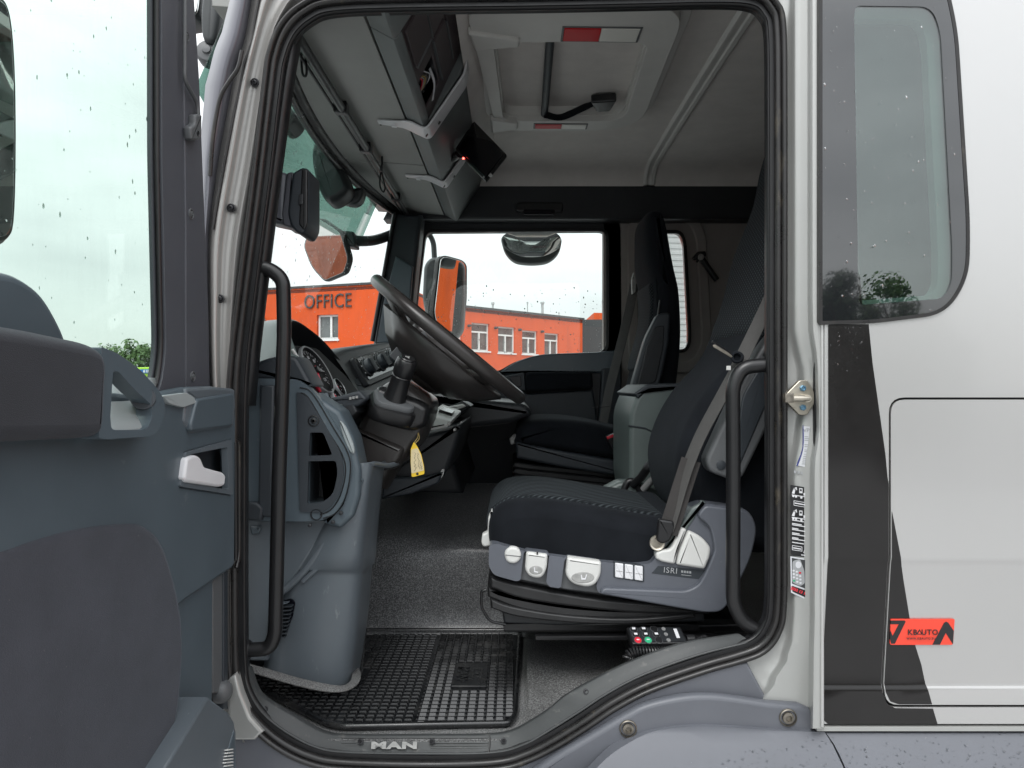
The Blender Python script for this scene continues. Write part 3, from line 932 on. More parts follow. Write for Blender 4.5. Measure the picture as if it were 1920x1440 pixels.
# ---------------------------------------------------------------- grey step trim under the door opening, in three lapped layers
def trim(name, pts, Y0, Y1, e, mt=M['step_grey'], Yr=None):
    return slab(name, XZ(pts, Yr or Y0), fY, Y0, Y1, mt, cab, e=e, seg=4)
_ol = [(960 + u * F / YS, 720 - (v - H) * F / YS) for u, v in off_open(.0265)]
seal_low = sorted([q for q in _ol if q[1] > 1243 and q[0] < 1405], key=lambda q: q[0])
seal_low = [q for q in seal_low if q[0] > 440][::2]
t1 = seal_low + [(1402, 1243), (1441, 1316), (1446, 1345), (1446, 1520), (420, 1520), (432, 1390)]
trim('upper_step_trim', t1, 1.436, 1.47, .006)
t2 = spl([(900, 1520), (970, 1468), (1037, 1422), (1106, 1381), (1175, 1340), (1215, 1321), (1278, 1307), (1330, 1304), (1381, 1309), (1440, 1318)], 5, False) + [(1499, 1322), (1520, 1331), (1528, 1352), (1530, 1371), (1530, 1520)]
trim('middle_step_trim', t2, 1.412, 1.435, .009)
t3 = spl([(990, 1520), (1045, 1475), (1092, 1440), (1141, 1405), (1192, 1383), (1244, 1369), (1312, 1363), (1381, 1366), (1440, 1370)], 5, False) + [(1530, 1373), (1547, 1373), (1556, 1390), (1566, 1420), (1572, 1450), (1578, 1520)]
# lower layer swells out towards the wheel arch
def swell(name, pts, x_split=None):
    pts = ccw(XZ(pts, 1.40))
    bm = bmesh.new()
    edges = []
    vs = [bm.verts.new((u, 0, v)) for u, v in pts]
    for i in range(len(vs)): edges.append(bm.edges.new((vs[i - 1], vs[i])))
    bmesh.ops.triangle_fill(bm, use_beauty=True, use_dissolve=False, edges=edges)
    for k in range(14):
        bmesh.ops.bisect_plane(bm, geom=list(bm.verts) + list(bm.edges) + list(bm.faces), plane_co=(0, 0, H - .60 - .014 * k), plane_no=(0, 0, 1))
    def yy(z):
        t = max(0, (H - .652) - z)
        return 1.402 - .24 * (1 - math.exp(-t * 3.2)) * min(1, t / .02 + .2)
    for v in bm.verts: v.co.y = yy(v.co.z)
    bmesh.ops.recalc_face_normals(bm, faces=bm.faces)
    r = bmesh.ops.extrude_face_region(bm, geom=list(bm.faces))
    bmesh.ops.translate(bm, vec=(0, .03, 0), verts=[q for q in r['geom'] if isinstance(q, bmesh.types.BMVert)])
    o = finish(bm, name, M['step_grey'], cab, 40)
    mo = o.modifiers.new('bevel', 'BEVEL'); mo.width = .004; mo.segments = 2; mo.limit_method = 'ANGLE'; mo.angle_limit = math.radians(50)
    wnm = o.modifiers.new('wn', 'WEIGHTED_NORMAL'); wnm.keep_sharp = True
    return o, yy
arch, arch_y = swell('wheel_arch_trim', t3)
t4 = [(1549, 1375), (2330, 1375), (2330, 1520), (1582, 1520), (1576, 1450), (1569, 1418), (1559, 1390)]
arch2, _ = swell('rear_fender', t4)
for (x, y, Y) in ((1178, 1367, 1.410), (1478, 1346, 1.410)):
    lathe('trim_bolt', P(x, y, Y), (0, -1, 0), [(.0175, -.006), (.0165, .001), (.0150, .002), (.0135, -.003), (.0112, -.003), (.0105, .003), (.0060, .004), (.0052, -.001), (0, -.001)], M['rust_steel'], cab, n=24)
# silver corner under the front pillar
slab('front_corner', XZ([(424, 1275), (442, 1262), (452, 1300), (470, 1345), (494, 1372), (478, 1388), (430, 1388)], 1.43), fY, 1.428, 1.46, M['silver_dull'], cab, e=.006)
# rain on the fender and a little on the step trim
def rain_fender(rg):
    x = rg.uniform(1230, 1990); y = 1382 + 85 * rg.random() ** .9
    if x < 1560 and y < 1382 + (1560 - x) * .16 + rg.uniform(0, 14): return None
    z = H + (720 - y) * 1.37 / F
    Y = arch_y(z) - .0004
    X = (x - 960) * Y / F
    return Vector((X, Y, z)), (0, -1, .45)
drops('rain_drops', 750, rain_fender, M['water'], cab, .0006, .0030, 3, .8)
def rain_panel(rg):
    x = rg.uniform(1550, 1622); y = 612 + 90 * rg.random() ** 2
    p = P(x, y, 1.37); p.y = body_y(p.z) - .0014
    return p, (0, -1, 0)
drops('rain_drops', 60, rain_panel, M['water'], cab, .0005, .0016, 4)
def rain_quarter(rg):
    x = rg.uniform(1545, 1800); y = rg.uniform(10, 585)
    return P(x, y, Yw - .0032), (0, -1, 0)
drops('rain_drops', 200, rain_quarter, M['water'], cab, .0005, .0020, 5, 1.5)

# ---------------------------------------------------------------- cab shell seen from inside
FZ = H - .700
fl = box('floor', (-.62, 1.47, FZ - .06), (1.6, 3.48, FZ), M['vinyl'], cab, e=0)
box('roof_skin', (-.50, 1.44, H + 1.02), (1.62, 3.56, H + 1.06), M['silver'], cab, e=.01)
box('rear_wall', (1.55, 1.46, FZ), (1.6, 3.5, H + 1.02), M['wall_grey'], cab, e=0)
box('front_bulkhead', (-.70, 1.47, FZ - .05), (-.62, 3.46, H - .05), M['dash_black'], cab, e=0)
# inner lining of the near side, behind the pillar
plate('near_lining', XZ([(1450, -400), (2400, -400), (2400, 1380), (1450, 1380)], 1.46), [XZ([(p[0], p[1]) for p in qi], 1.40)], fY, 1.462, 1.472, M['wall_grey'], cab)
box('header_lining', (-.45, 1.462, H + .752), (1.6, 1.50, H + 1.02), M['headliner'], cab, e=0)
# far side wall with the far quarter window
YF = 3.45
def far_q(d):  # mirror image of the near window
    return inset(ccw(XZ(qi, Yw)), -d)
plate('far_side_wall', [(.42, FZ), (1.56, FZ), (1.56, H + .745), (.42, H + .745)], [far_q(.006)], fY, YF - .03, YF + .03, M['wall_grey'], cab)
for d0, d1, ya, yb in ((.105, .055, YF - .034, YF - .02),):
    plate('far_window_surround', far_q(d0), [far_q(d1)], fY, YF - .045, YF - .03, M['wall_grey'], cab, bevel=.012)
fw = plate('far_quarter_window', far_q(.012), [far_q(-.004)], fY, YF - .040, YF - .01, M['rubber'], cab, bevel=.003)
fp = slab('pane', far_q(-.002), fY, YF + .008, YF + .012, M['glass_clean'], fw, e=0)
fp.location = (0, 0, 0)
# headliner: flat roof with a soft cove down to the far side
hl = []
for X in (-.16, .0, .2, .4, .585):
    hl.append([Vector((X, Y, H + z)) for Y, z in ((1.49, .955), (1.7, .962), (2.2, .966), (2.7, .966), (3.0, .962), (3.19, .956), (3.26, .944), (3.305, .918), (3.328, .88), (3.336, .83), (3.34, .765))])
well = [(-.055, 1.98), (.365, 1.98), (.385, 2.58), (-.035, 2.58)]
o = loft('headliner', hl, M['headliner'], cab, sharp=60)
hl2 = []
for X in (.635, .9, 1.2, 1.56):
    hl2.append([Vector((X, Y, H + z)) for Y, z in ((1.49, .955), (1.7, .962), (2.2, .966), (2.7, .966), (3.0, .962), (3.19, .956), (3.26, .944), (3.305, .918), (3.328, .88), (3.336, .83), (3.34, .765))])
loft('headliner', hl2, M['headliner'], cab, sharp=60)
box('roof_joint_backing', (-.16, 3.365, H + .77), (1.56, 3.40, H + 1.03), M['headliner'], cab, e=0)  # unseen backing added to stop sky light leaking through the roof joint
# joint strip across the roof, turning down the far side
pth = [Vector((.61, Y, H + z)) for Y, z in ((1.49, .950), (1.7, .957), (2.2, .961), (2.7, .961), (3.0, .957), (3.18, .952), (3.25, .942), (3.296, .917), (3.312, .895), (3.318, .886))]
sec = [(-.028, .010), (-.028, .002), (-.020, -.005), (-.013, -.005), (-.009, .001), (.004, .001), (.008, -.004), (.020, -.004), (.027, .002), (.027, .010)]
sweep('roof_joint_strip', spl(pth, 3, False), sec, M['hatch_grey'], cab, up=(0, 0, 1), sharp=30)
# dark header above the far door
hd = slab('far_header', [(-.575, H + .735), (1.55, H + .735), (1.55, H + .884), (-.50, H + .884)], fY, 3.325, 3.44, M['dash_black'], cab, e=.008)
# grab recess moulded in that header
gr = obox('header_grip', P(1011, 389, 3.32), (.105, 0, 0), (0, 0, .022), (0, .012, 0), M['sat_black'], hd, e=.008, r=.015); gr.location = (0, 0, 0)
gr = obox('grip_slot', P(1011, 398, 3.306), (.07, 0, 0), (0, 0, .012), (0, .004, 0), M['screen'], hd, e=.002, r=.008); gr.location = (0, 0, 0)
# far A pillar trim
ap = slab('far_pillar_trim', XZ([(735, 400), (792, 404), (782, 500), (768, 645), (700, 650), (712, 570), (726, 480)], 3.28), fY, 3.26, 3.40, M['slate_dk'], cab, e=.02, seg=5)
slab('pillar_cover', XZ([(742, 480), (775, 500), (763, 643), (706, 643), (718, 570)], 3.25), fY, 3.245, 3.27, M['slate'], cab, e=.008, seg=3)
tube('windscreen_seal', [P(x, y, 3.25) for x, y in ((741, 398), (728, 470), (714, 550), (698, 640))], .010, M['rubber_dark'], cab, n=10)
# near pillar inner trim (hidden behind the seal mostly)
loft('near_pillar_trim', [[P(x0, y, 1.47), P(x0 + 14, y, 1.50), P(x0 + 6, y, 1.62)] for x0, y in ((548, 40), (528, 160), (505, 330), (484, 500), (465, 660), (456, 760))], M['rubber_dark'], cab, thick=.01)
# windscreen: bowed glass from cowl to header
def wsx(Y, r):
    u = (Y - 2.43) / .95
    return -.503 - .105 * (1 - u * u) - (.766 - r) * .184
ws = []
for k in range(13):
    r = -.06 + (.80 + .06) * k / 12
    ws.append([Vector((wsx(1.50 + 1.86 * j / 24, r), 1.50 + 1.86 * j / 24, H + r)) for j in range(25)])
wsn = loft('windscreen', ws, M['glass'], cab, sharp=80)
def rain_ws(rg):
    Y = rg.uniform(1.6, 3.3); r = rg.uniform(.0, .7)
    return Vector((wsx(Y, r) - .001, Y, H + r)), (-1, 0, .2)
o = drops('rain_drops', 700, rain_ws, M['dew'], cab, .0009, .0034, 6, 1.3); o.parent = wsn; o.location = (0, 0, 0)
# header band at the top of the glass
tube('windscreen_header', [Vector((wsx(Y, .775) + .012, Y, H + .778)) for Y in [1.55 + .1 * i for i in range(19)]], .022, M['rubber_dark'], cab, n=12)
tube('header_gasket', [Vector((wsx(Y, .75) + .006, Y, H + .752)) for Y in [1.55 + .1 * i for i in range(19)]], .010, M['rubber'], cab, n=10)
# outer sun visor of tinted acrylic
vz = []
for k in range(7):
    t = k / 6
    vz.append([Vector((wsx(Y, .80) - .035 - .10 * t, Y, H + .83 - .235 * t)) for Y in [1.5 + 1.72 * j / 16 for j in range(17)]])
loft('sun_visor', vz, M['visor'], cab, thick=.004, sharp=80)
# ================================================================ the open driver's door (swung out square to the cab)
door = thing('cab_door', 'open cab door at the left with slate trim, charcoal cloth panels and white release lever', 'door', (-.56, 1.2, H - .75))
def dslab(name, pts, X0, th, mt, parent=None, e=.004, seg=3, soft=False, label=None, Xr=None, e2=None):
    return slab(name, YZ(pts, Xr if Xr is not None else X0), fX, X0, X0 - th, mt, parent or door, e=e, seg=seg, soft=soft, label=label, e2=e2)
def dplate(name, pts, holes, X0, th, mt, parent=None, bevel=.003):
    return plate(name, YZ(pts, X0), [YZ(h, X0) for h in holes], fX, X0, X0 - th, mt, parent or door, bevel=bevel)
def DP(px, py, X):
    y, z = DV(px, py, X); return Vector((X, y, z))

XF, XT = -.555, -.53
# window frame: grey upright and the rear upright, belt below
frame_o = [(-60, -700), (362, -300), (363, 0), (372, 140), (383, 420), (391, 600), (394, 745), (394, 800), (-1200, 800), (-1900, 300), (-1900, -800)]
# built in y,z directly: opening from y=.42 to the front upright
yf = [DV(307, y, XF)[0] for y in (0,)][0]
fo = YZ([(363, -160), (364, 0), (373, 140), (384, 420), (391, 600), (394, 800)], XF)
outer = fo + [(.40, H - .06), (.36, H + .2), (.40, H + .74), (1.18, H + .80)]
hole = rnd(YZ([(303, -170), (304, 300), (312, 660), (300, 742)], XF) + [(.98, H - .012), (.80, H + .03), (.46, H + .045), (.44, H + .60), (.52, H + .70)], .03, 4)
plate('window_frame', outer, [hole], fX, XF, XF - .022, M['frame_grey'], door, bevel=.005)
# raised inner strip of the upright (a step runs down it)
dslab('frame_strip', [(343, -170), (361, -170), (362, 0), (371, 140), (382, 420), (388, 600), (390, 726), (350, 728), (349, 420), (344, 0)], XF + .003, .006, M['frame_grey'], e=.002)
# glass run seal and glass
hole_in = inset(ccw(hole), .007)
plate('glass_run', hole, [hole_in], fX, XF - .003, XF - .020, M['rubber_dark'], door, bevel=.003)
hole_in2 = inset(ccw(hole), .014)
plate('glass_run', hole_in, [hole_in2], fX, XF - .010, XF - .018, M['slate_dk'], door, bevel=.002)
gp = slab('window_glass', inset(ccw(hole), .004), fX, XF - .014, XF - .018, M['glass_door'], door, e=0)
def rain_door(rg):
    y = rg.uniform(.7, 1.22); z = H + rg.uniform(.03, .55)
    return Vector((XF - .0185, y, z)), (-1, 0, 0)
o = drops('rain_drops', 130, rain_door, M['dew'], gp, .0006, .0022, 8, 1.5); o.location = (0, 0, 0)
# outer door skin
osk = [(1.42, H - .10), (1.44, H - .72), (.40, H - .85), (.34, H - .06), (.9, H - .04), (1.15, H - .07)]
slab('outer_skin', osk, fX, XF - .05, XF - .058, M['silver'], door, e=.003)
# screws on the upright
for (x, y) in ((349, 68), (358, 401), (361, 706)):
    p = DP(x, y, XF + .003)
    lathe('frame_screw', p, (1, 0, 0), [(.0095, -.002), (.0090, .0015), (.0078, .002), (.0070, -.001), (.0052, -.001), (.0048, .002), (.0025, .003), (.002, .001), (0, .001)], M['mid_grey'], door, n=18)
# stay rod with its foot
tube('stay_rod', bend([DP(347, -170, XF + .010), DP(346, 150, XF + .010), DP(371, 195, XF + .010), DP(371, 222, XF + .010)], .012), .0034, M['mid_grey'], door, n=10)
dslab('rod_foot', rnd([(367, 214), (379, 214), (379, 258), (371, 264), (360, 262), (358, 238), (367, 232)], 4), XF + .016, .014, M['mid_grey'], e=.004)
lathe('foot_screw', DP(371, 250, XF + .016), (1, 0, 0), [(.005, 0), (.0045, .001), (.003, -.001), (0, -.001)], M['dark_steel'], door, n=12)

# main trim panel
main = [(439, 731), (441, 760), (439, 1060), (436, 1066), (343, 1130), (300, 1170), (-120, 1240), (-140, 640), (60, 640), (206, 735), (290, 745), (306, 736), (352, 726), (400, 724)]
rec = [(347, 852), (431, 828), (434, 925), (340, 910)]
dplate('trim_panel', main, [rec], XT, .022, M['slate'], bevel=.006)
# belt hump towards the rear of the door
hump = spl([(-200, 520), (-80, 498), (0, 508), (40, 520), (78, 548), (106, 590), (128, 640), (140, 700), (130, 760)], 5, False) + [(-200, 760)]
dslab('belt_trim', hump, XT - .012, .03, M['slate'], e=.010, seg=4)
# upper right box on the trim (mirror switch cover)
dslab('corner_block', rnd([(350, 728), (402, 725), (441, 729), (442, 762), (438, 800), (358, 812), (346, 790)], 4), XT + .004, .03, M['slate_lt'], e=.005)
cover = dslab('switch_cover', rnd([(371, 748), (439, 737), (437, 798), (360, 809), (359, 795)], 5), XT + .010, .02, M['slate'], e=.004)
# ledge behind the pull handle, the light on it put into a paler grey
dslab('ledge', rnd([(306, 742), (350, 736), (366, 746), (368, 756), (344, 764), (318, 757)], 4), XT + .007, .03, M['tray'], e=.0012)
# armrest pad in charcoal cloth
pad = spl([(-260, 560), (-100, 592), (0, 607), (70, 619), (140, 634), (180, 644), (201, 660), (208, 690), (206, 730), (204, 780), (198, 812), (180, 821), (100, 825), (0, 830), (-260, 838)], 4, False)
dslab('armrest_pad', pad, XT + .045, .06, M['pad_cloth'], e=(.016, .022), seg=6, soft=True)
# pull handle: loop plate running from the pad to the front
pul_o = rnd([(190, 650, 4), (222, 663, 14), (262, 692, 14), (297, 730, 14), (309, 752, 10), (310, 770, 20), (299, 806, 20), (284, 818, 12), (200, 824, 4), (186, 822, 3)], n=5)
pul_i = rnd([(212, 696, 10), (222, 696, 8), (250, 728, 14), (285, 760, 8), (286, 778, 18), (276, 806, 12), (209, 806, 8), (207, 780, 3)], n=5)
dplate('pull_handle', pul_o, [pul_i], XT + .040, .022, M['slate'], bevel=.008)
# pocket behind the handle, a scooped tray coloured pale for the sky it reflects
tray = loft('handle_tray', [[Vector((X, X * F / (px - 960), H + z)) for X, z in ((-.562, .010), (-.555, -.001), (-.535, -.018), (-.512, -.042), (-.4975, -.058), (-.4970, -.063))] for px in (196, 220, 250, 275, 292)], M['tray'], door, thick=.004, sharp=60)
tube('handle_root', [DP(268, 746, XT + .03), DP(278, 768, XT + .0)], .016, M['slate_dk'], door, n=14, radii=[1.0, .75])
# release handle: recess tray, bezel and white lever
bz_o = rnd([(349, 848), (435, 824), (437, 928), (338, 912)], 4)
bz_i = rnd([(357, 852), (427, 838), (429, 918), (349, 905)], 4)
bez = dplate('release_bezel', bz_o, [bz_i], XT + .004, .012, M['slate_lt'], bevel=.0025)
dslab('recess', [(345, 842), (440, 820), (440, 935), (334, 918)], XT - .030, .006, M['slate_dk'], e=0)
lev = rnd([(351, 860, 7), (358, 855, 5), (370, 853, 6), (377, 858, 5), (384, 876, 6), (420, 886, 5), (424, 892, 4), (422, 911, 5), (412, 913, 3), (350, 904, 5), (346, 897, 5)], n=4)
dslab('release_lever', lev, XT + .010, .022, M['white_pl'], e=.005, seg=4)
# cloth lower panel
clo = spl([(-250, 1085), (-120, 1062), (0, 1036), (60, 1016), (120, 998), (180, 986), (240, 981), (268, 983), (294, 1000), (312, 1030), (326, 1075), (337, 1120), (344, 1170), (345, 1230), (341, 1290), (332, 1360), (318, 1420), (300, 1480), (270, 1560)], 4, False) + [(-250, 1560)]
dslab('cloth_panel', clo, XT + .006, .03, M['door_cloth'], e=(.012, .010), seg=5, soft=True)
# lower trim set back, between cloth and pillar
dslab('lower_trim', [(280, 1000), (400, 1040), (398, 1340), (400, 1560), (-100, 1560), (-100, 1200)], XT - .012, .02, M['slate'], e=.004)
# silver-grey door edge and rubber
dslab('inner_edge', [(399, 1040), (419, 1040), (420, 1280), (412, 1300), (400, 1300)], XT - .014, .02, M['mid_grey'], e=.003)
dslab('edge_flange', [(420, 1030), (428, 1030), (428, 1330), (420, 1330)], XT - .010, .02, M['slate_dk'], e=.003)
tube('edge_seal', bend([DP(446, 826, XT), DP(448, 835, XT), DP(448, 1040, XT), DP(443, 1065, XT)], .02), .0045, M['rubber'], door, n=10)
tube('edge_seal', bend([DP(441, 830, XT), DP(442, 1010, XT), DP(442, 1050, XT)], .02), .004, M['rubber_dark'], door, n=10)
lathe('buffer', DP(412, 1296, XT - .02), (1, -.3, 0), [(.022, 0), (.021, .01), (.016, .018), (.008, .022), (0, .023)], M['mid_grey'], door, n=18)
# door pocket at the foot with a sloped lid and a fluted loudspeaker edge
pk = dslab('door_pocket', [(391, 1307), (430, 1337), (439, 1352), (443, 1372), (446, 1560), (270, 1560), (310, 1440)], XT + .035, .06, M['slate_lt'], e=.004)
pk2 = dslab('pocket_front', [(441, 1366), (446, 1560), (400, 1560), (412, 1470)], XT + .038, .05, M['slate'], e=.006)
for k in range(9):
    y0 = 1405 + k * 6
    dslab('grille_rib', [(424 + abs(k - 4) * 1.0, y0), (438, y0 - 1.5), (438, y0 + 1), (423 + abs(k - 4) * 1.0, y0 + 2.6)], XT + .0405, .006, M['light_grey'], e=.0006, seg=1)
# main mirror hung outside the door, seen through its glass
mm = thing('door_mirror', 'tall black mirror outside the open door glass, cut by the left edge of view', 'mirror', (-.86, 1.15, H + .3))
mo = spl([(-75, -60), (-40, -45), (0, -20), (20, 8), (31, 60), (37, 160), (38, 300), (34, 420), (22, 456), (0, 467), (-50, 470), (-90, 455)], 4)
slab('mirror_shell', YZ(mo, -.86), fX, -.86, -.98, M['mirror_shell'], mm, e=(.02, .03), seg=4, soft=True)
slab('mirror_rim', inset(ccw(YZ(mo, -.86)), .012), fX, -.8585, -.87, M['rubber'], mm, e=.003)
slab('mirror_glass', inset(ccw(YZ(mo, -.86)), .020), fX, -.857, -.86, M['mirror'], mm, e=.001)
tube('mirror_arm', [Vector((-.90, 1.0, H + .05)), Vector((-.80, 1.02, H + .0)), Vector((-.62, 1.05, H - .08))], .018, M['mirror_shell'], mm, k=4)
# front kerb mirror and its bracket, outside ahead of the corner fairing
fm = thing('front_mirror', 'dark front mirror on a bracket, in the gap beside the grey corner fairing', 'mirror', (-.80, 1.9, H + .85))
slab('bracket', XZ(spl([(398, -80), (426, -60), (420, 0), (413, 50), (405, 84), (386, 80), (381, 40), (386, -10)], 4), 1.9), fY, 1.88, 1.95, M['mirror_shell'], fm, e=.012, soft=True)
slab('mirror_head', XZ(spl([(330, -90), (380, -80), (382, -30), (379, 25), (366, 40), (330, 30)], 4), 1.95), fY, 1.93, 2.02, M['mirror_shell'], fm, e=.012, soft=True)
slab('mirror_glass', XZ(spl([(330, -90), (374, -84), (375, -30), (372, 18), (360, 30), (330, 22)], 4), 1.93), fY, 1.922, 1.93, M['mirror'], fm, e=.002)
lathe('pivot', P(390, 97, 1.9), (.1, -1, .1), [(.031, -.03), (.031, 0), (.026, .008), (.012, .010), (.010, .016), (0, .017)], M['mid_grey'], fm, n=20)
# ================================================================ dashboard
dash = thing('dashboard', 'slate and black dashboard with dials, heater knobs and an end panel with two pockets', 'dashboard', (-.5, 2.4, H - .2))
# end panel: side cheek facing the door, two pockets, screws
ck = rnd([(462, 709, 4), (556, 711, 10), (590, 733, 20), (628, 795, 30), (655, 842, 30), (661, 882, 24), (650, 930, 30), (632, 962, 24), (606, 976, 14), (560, 978, 4), (462, 976, 2)], n=5)
p1 = rnd([(581, 811, 3), (606, 811, 5), (623, 853, 4), (579, 856, 3)], n=3)
p2 = rnd([(578, 865, 3), (630, 864, 6), (633, 888, 10), (625, 926, 18), (604, 943, 14), (576, 945, 3)], n=4)
YC = 1.56
cheek = plate('end_panel', XZ(ck, YC), [XZ(p1, YC), XZ(p2, YC)], fY, YC, YC + .02, M['slate'], dash, bevel=.004)
# textured raised border of the cheek
bd_o = rnd([(556, 735, 3), (575, 742, 10), (612, 803, 20), (640, 850, 20), (646, 884, 20), (636, 928, 24), (618, 954, 20), (600, 962, 8), (562, 960, 3)], n=4)
bd_i = [(569, 800), (609, 803), (628, 852), (638, 880), (630, 925), (606, 950), (568, 951)]
pb = plate('pocket_border', XZ(bd_o, YC - .004), [XZ(p1, YC - .004), XZ(p2, YC - .004)], fY, YC - .004, YC + .004, M['slate_dk'], cheek, bevel=.002)
rim_o = XZ(rnd([(575, 742), (600, 748), (634, 806), (655, 850), (659, 884), (648, 932), (630, 958), (606, 970), (590, 972)], 12, 4), YC)
for nm, pp in (('pocket', p1), ('pocket', p2)):
    q = XZ(pp, YC)
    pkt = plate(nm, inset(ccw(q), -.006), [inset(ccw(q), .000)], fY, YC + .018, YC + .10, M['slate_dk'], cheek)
    bk = slab('pocket_back', inset(ccw(q), -.004), fY, YC + .095, YC + .10, M['dash_black'], cheek, e=0)
lathe('panel_screw', P(588, 789, YC - .004), (0, -1, 0), [(.0125, -.002), (.0118, .002), (.0102, .0025), (.0090, -.002), (.0062, -.002), (.0058, .002), (.003, .003), (.0025, .0), (0, 0)], M['sat_black'], cheek, n=18)
lathe('access_hole', P(593, 965, YC - .002), (0, -1, 0), [(.0125, -.004), (.0120, .002), (.0105, .002), (.0092, -.008), (.0045, -.008), (.004, -.004), (0, -.004)], M['sat_black'], cheek, n=18)
for (x, y) in ((581, 985), (624, 979), (639, 962)):
    lathe('panel_screw', P(x, y, YC), (0, -1, 0), [(.0045, -.002), (.0042, .002), (.002, .003), (0, .003)], M['dash_black'], cheek, n=10)
for ln in ([(557, 737), (577, 744), (613, 805), (641, 851), (648, 884), (638, 929), (620, 956), (600, 965)], [(562, 727), (585, 737), (625, 802), (652, 849), (657, 884), (647, 934), (628, 963), (606, 972)]):
    tube('bezel_line', spl([P(x, y, YC - .0005) for x, y in ln], 4, False), .0014, M['rubber_dark'], cheek, n=6)
# vertical moulded rib at the pillar side
slab('cheek_rib', XZ([(490, 722), (517, 722), (512, 968), (486, 968)], YC), fY, YC - .010, YC + .006, M['slate_dk'], cheek, e=.005)
slab('cheek_lip', XZ([(462, 940), (486, 940), (497, 952), (494, 974), (462, 974)], YC), fY, YC - .016, YC + .006, M['slate_dk'], cheek, e=.005)
# driver-side face of the cheek with a marker lamp
fc = slab('driver_face', XZ(rnd([(586, 735), (640, 770), (666, 822), (678, 880), (676, 930), (664, 968), (640, 990), (606, 978), (640, 940), (650, 880)], 6), YC + .02), fY, YC + .006, 1.66, M['slate'], dash, e=.012, seg=4)
lm = slab('courtesy_lamp', XZ(spl([(637, 790), (648, 800), (662, 832), (664, 850), (655, 845), (643, 818)], 4), YC + .004), fY, YC + .002, YC + .02, M['tray'], fc, e=.003, soft=True)
# upper shoulder of the cheek that rises to the binnacle
sh = slab('shoulder', XZ(rnd([(462, 688, 2), (500, 672, 20), (530, 665, 20), (556, 668, 10), (590, 728, 10), (560, 716, 8), (520, 712, 2), (462, 714, 2)], n=4), 1.58), fY, 1.575, 1.68, M['slate_dk'], dash, e=.008, seg=3)
# binnacle hood: an arch over the dials, its mouth facing the driver
def A3(px, py, X):
    y, z = DV(px, py, X); return Vector((X, y, z))
arch = [A3(592, 738, -.415), A3(575, 706, -.445), A3(559, 668, -.475), A3(545, 628, -.505), A3(546, 601, -.520), A3(560, 602, -.522), A3(577, 613, -.518), A3(603, 634, -.507), A3(630, 664, -.487), A3(655, 697, -.464), A3(677, 728, -.441), A3(692, 754, -.420)]
arch = [Vector(q) for q in spl(arch, 4, False)]
ac = Vector((-.48, 1.88, H - .02))
def arch_row(dx, k, dz=0.0):
    r = []
    for q in arch:
        d = q - ac
        r.append(Vector((q.x + dx, ac.y + d.y * k, ac.z + d.z * k + dz)))
    return r
outer = [arch_row(.0, .985), arch_row(-.004, 1.0), arch_row(-.02, 1.008), arch_row(-.06, 1.01, -.004), arch_row(-.11, 1.0, -.018), arch_row(-.16, .98, -.042), arch_row(-.21, .95, -.08), arch_row(-.26, .9, -.14)]
loft('binnacle_hood', outer, M['console'], dash, sharp=70)
inner_ = [arch_row(.0, .985), arch_row(-.001, .965), arch_row(-.010, .945), arch_row(-.030, .90), arch_row(-.05, .84), arch_row(-.062, .78), arch_row(-.075, .74)]
loft('hood_rim', inner_, M['dash_black'], dash, sharp=70)
tube('hood_seam', [q + Vector((-.030, 0, .0005)) for q in arch_row(0, 1.0095, -.001)], .0012, M['rubber_dark'], dash, n=6)
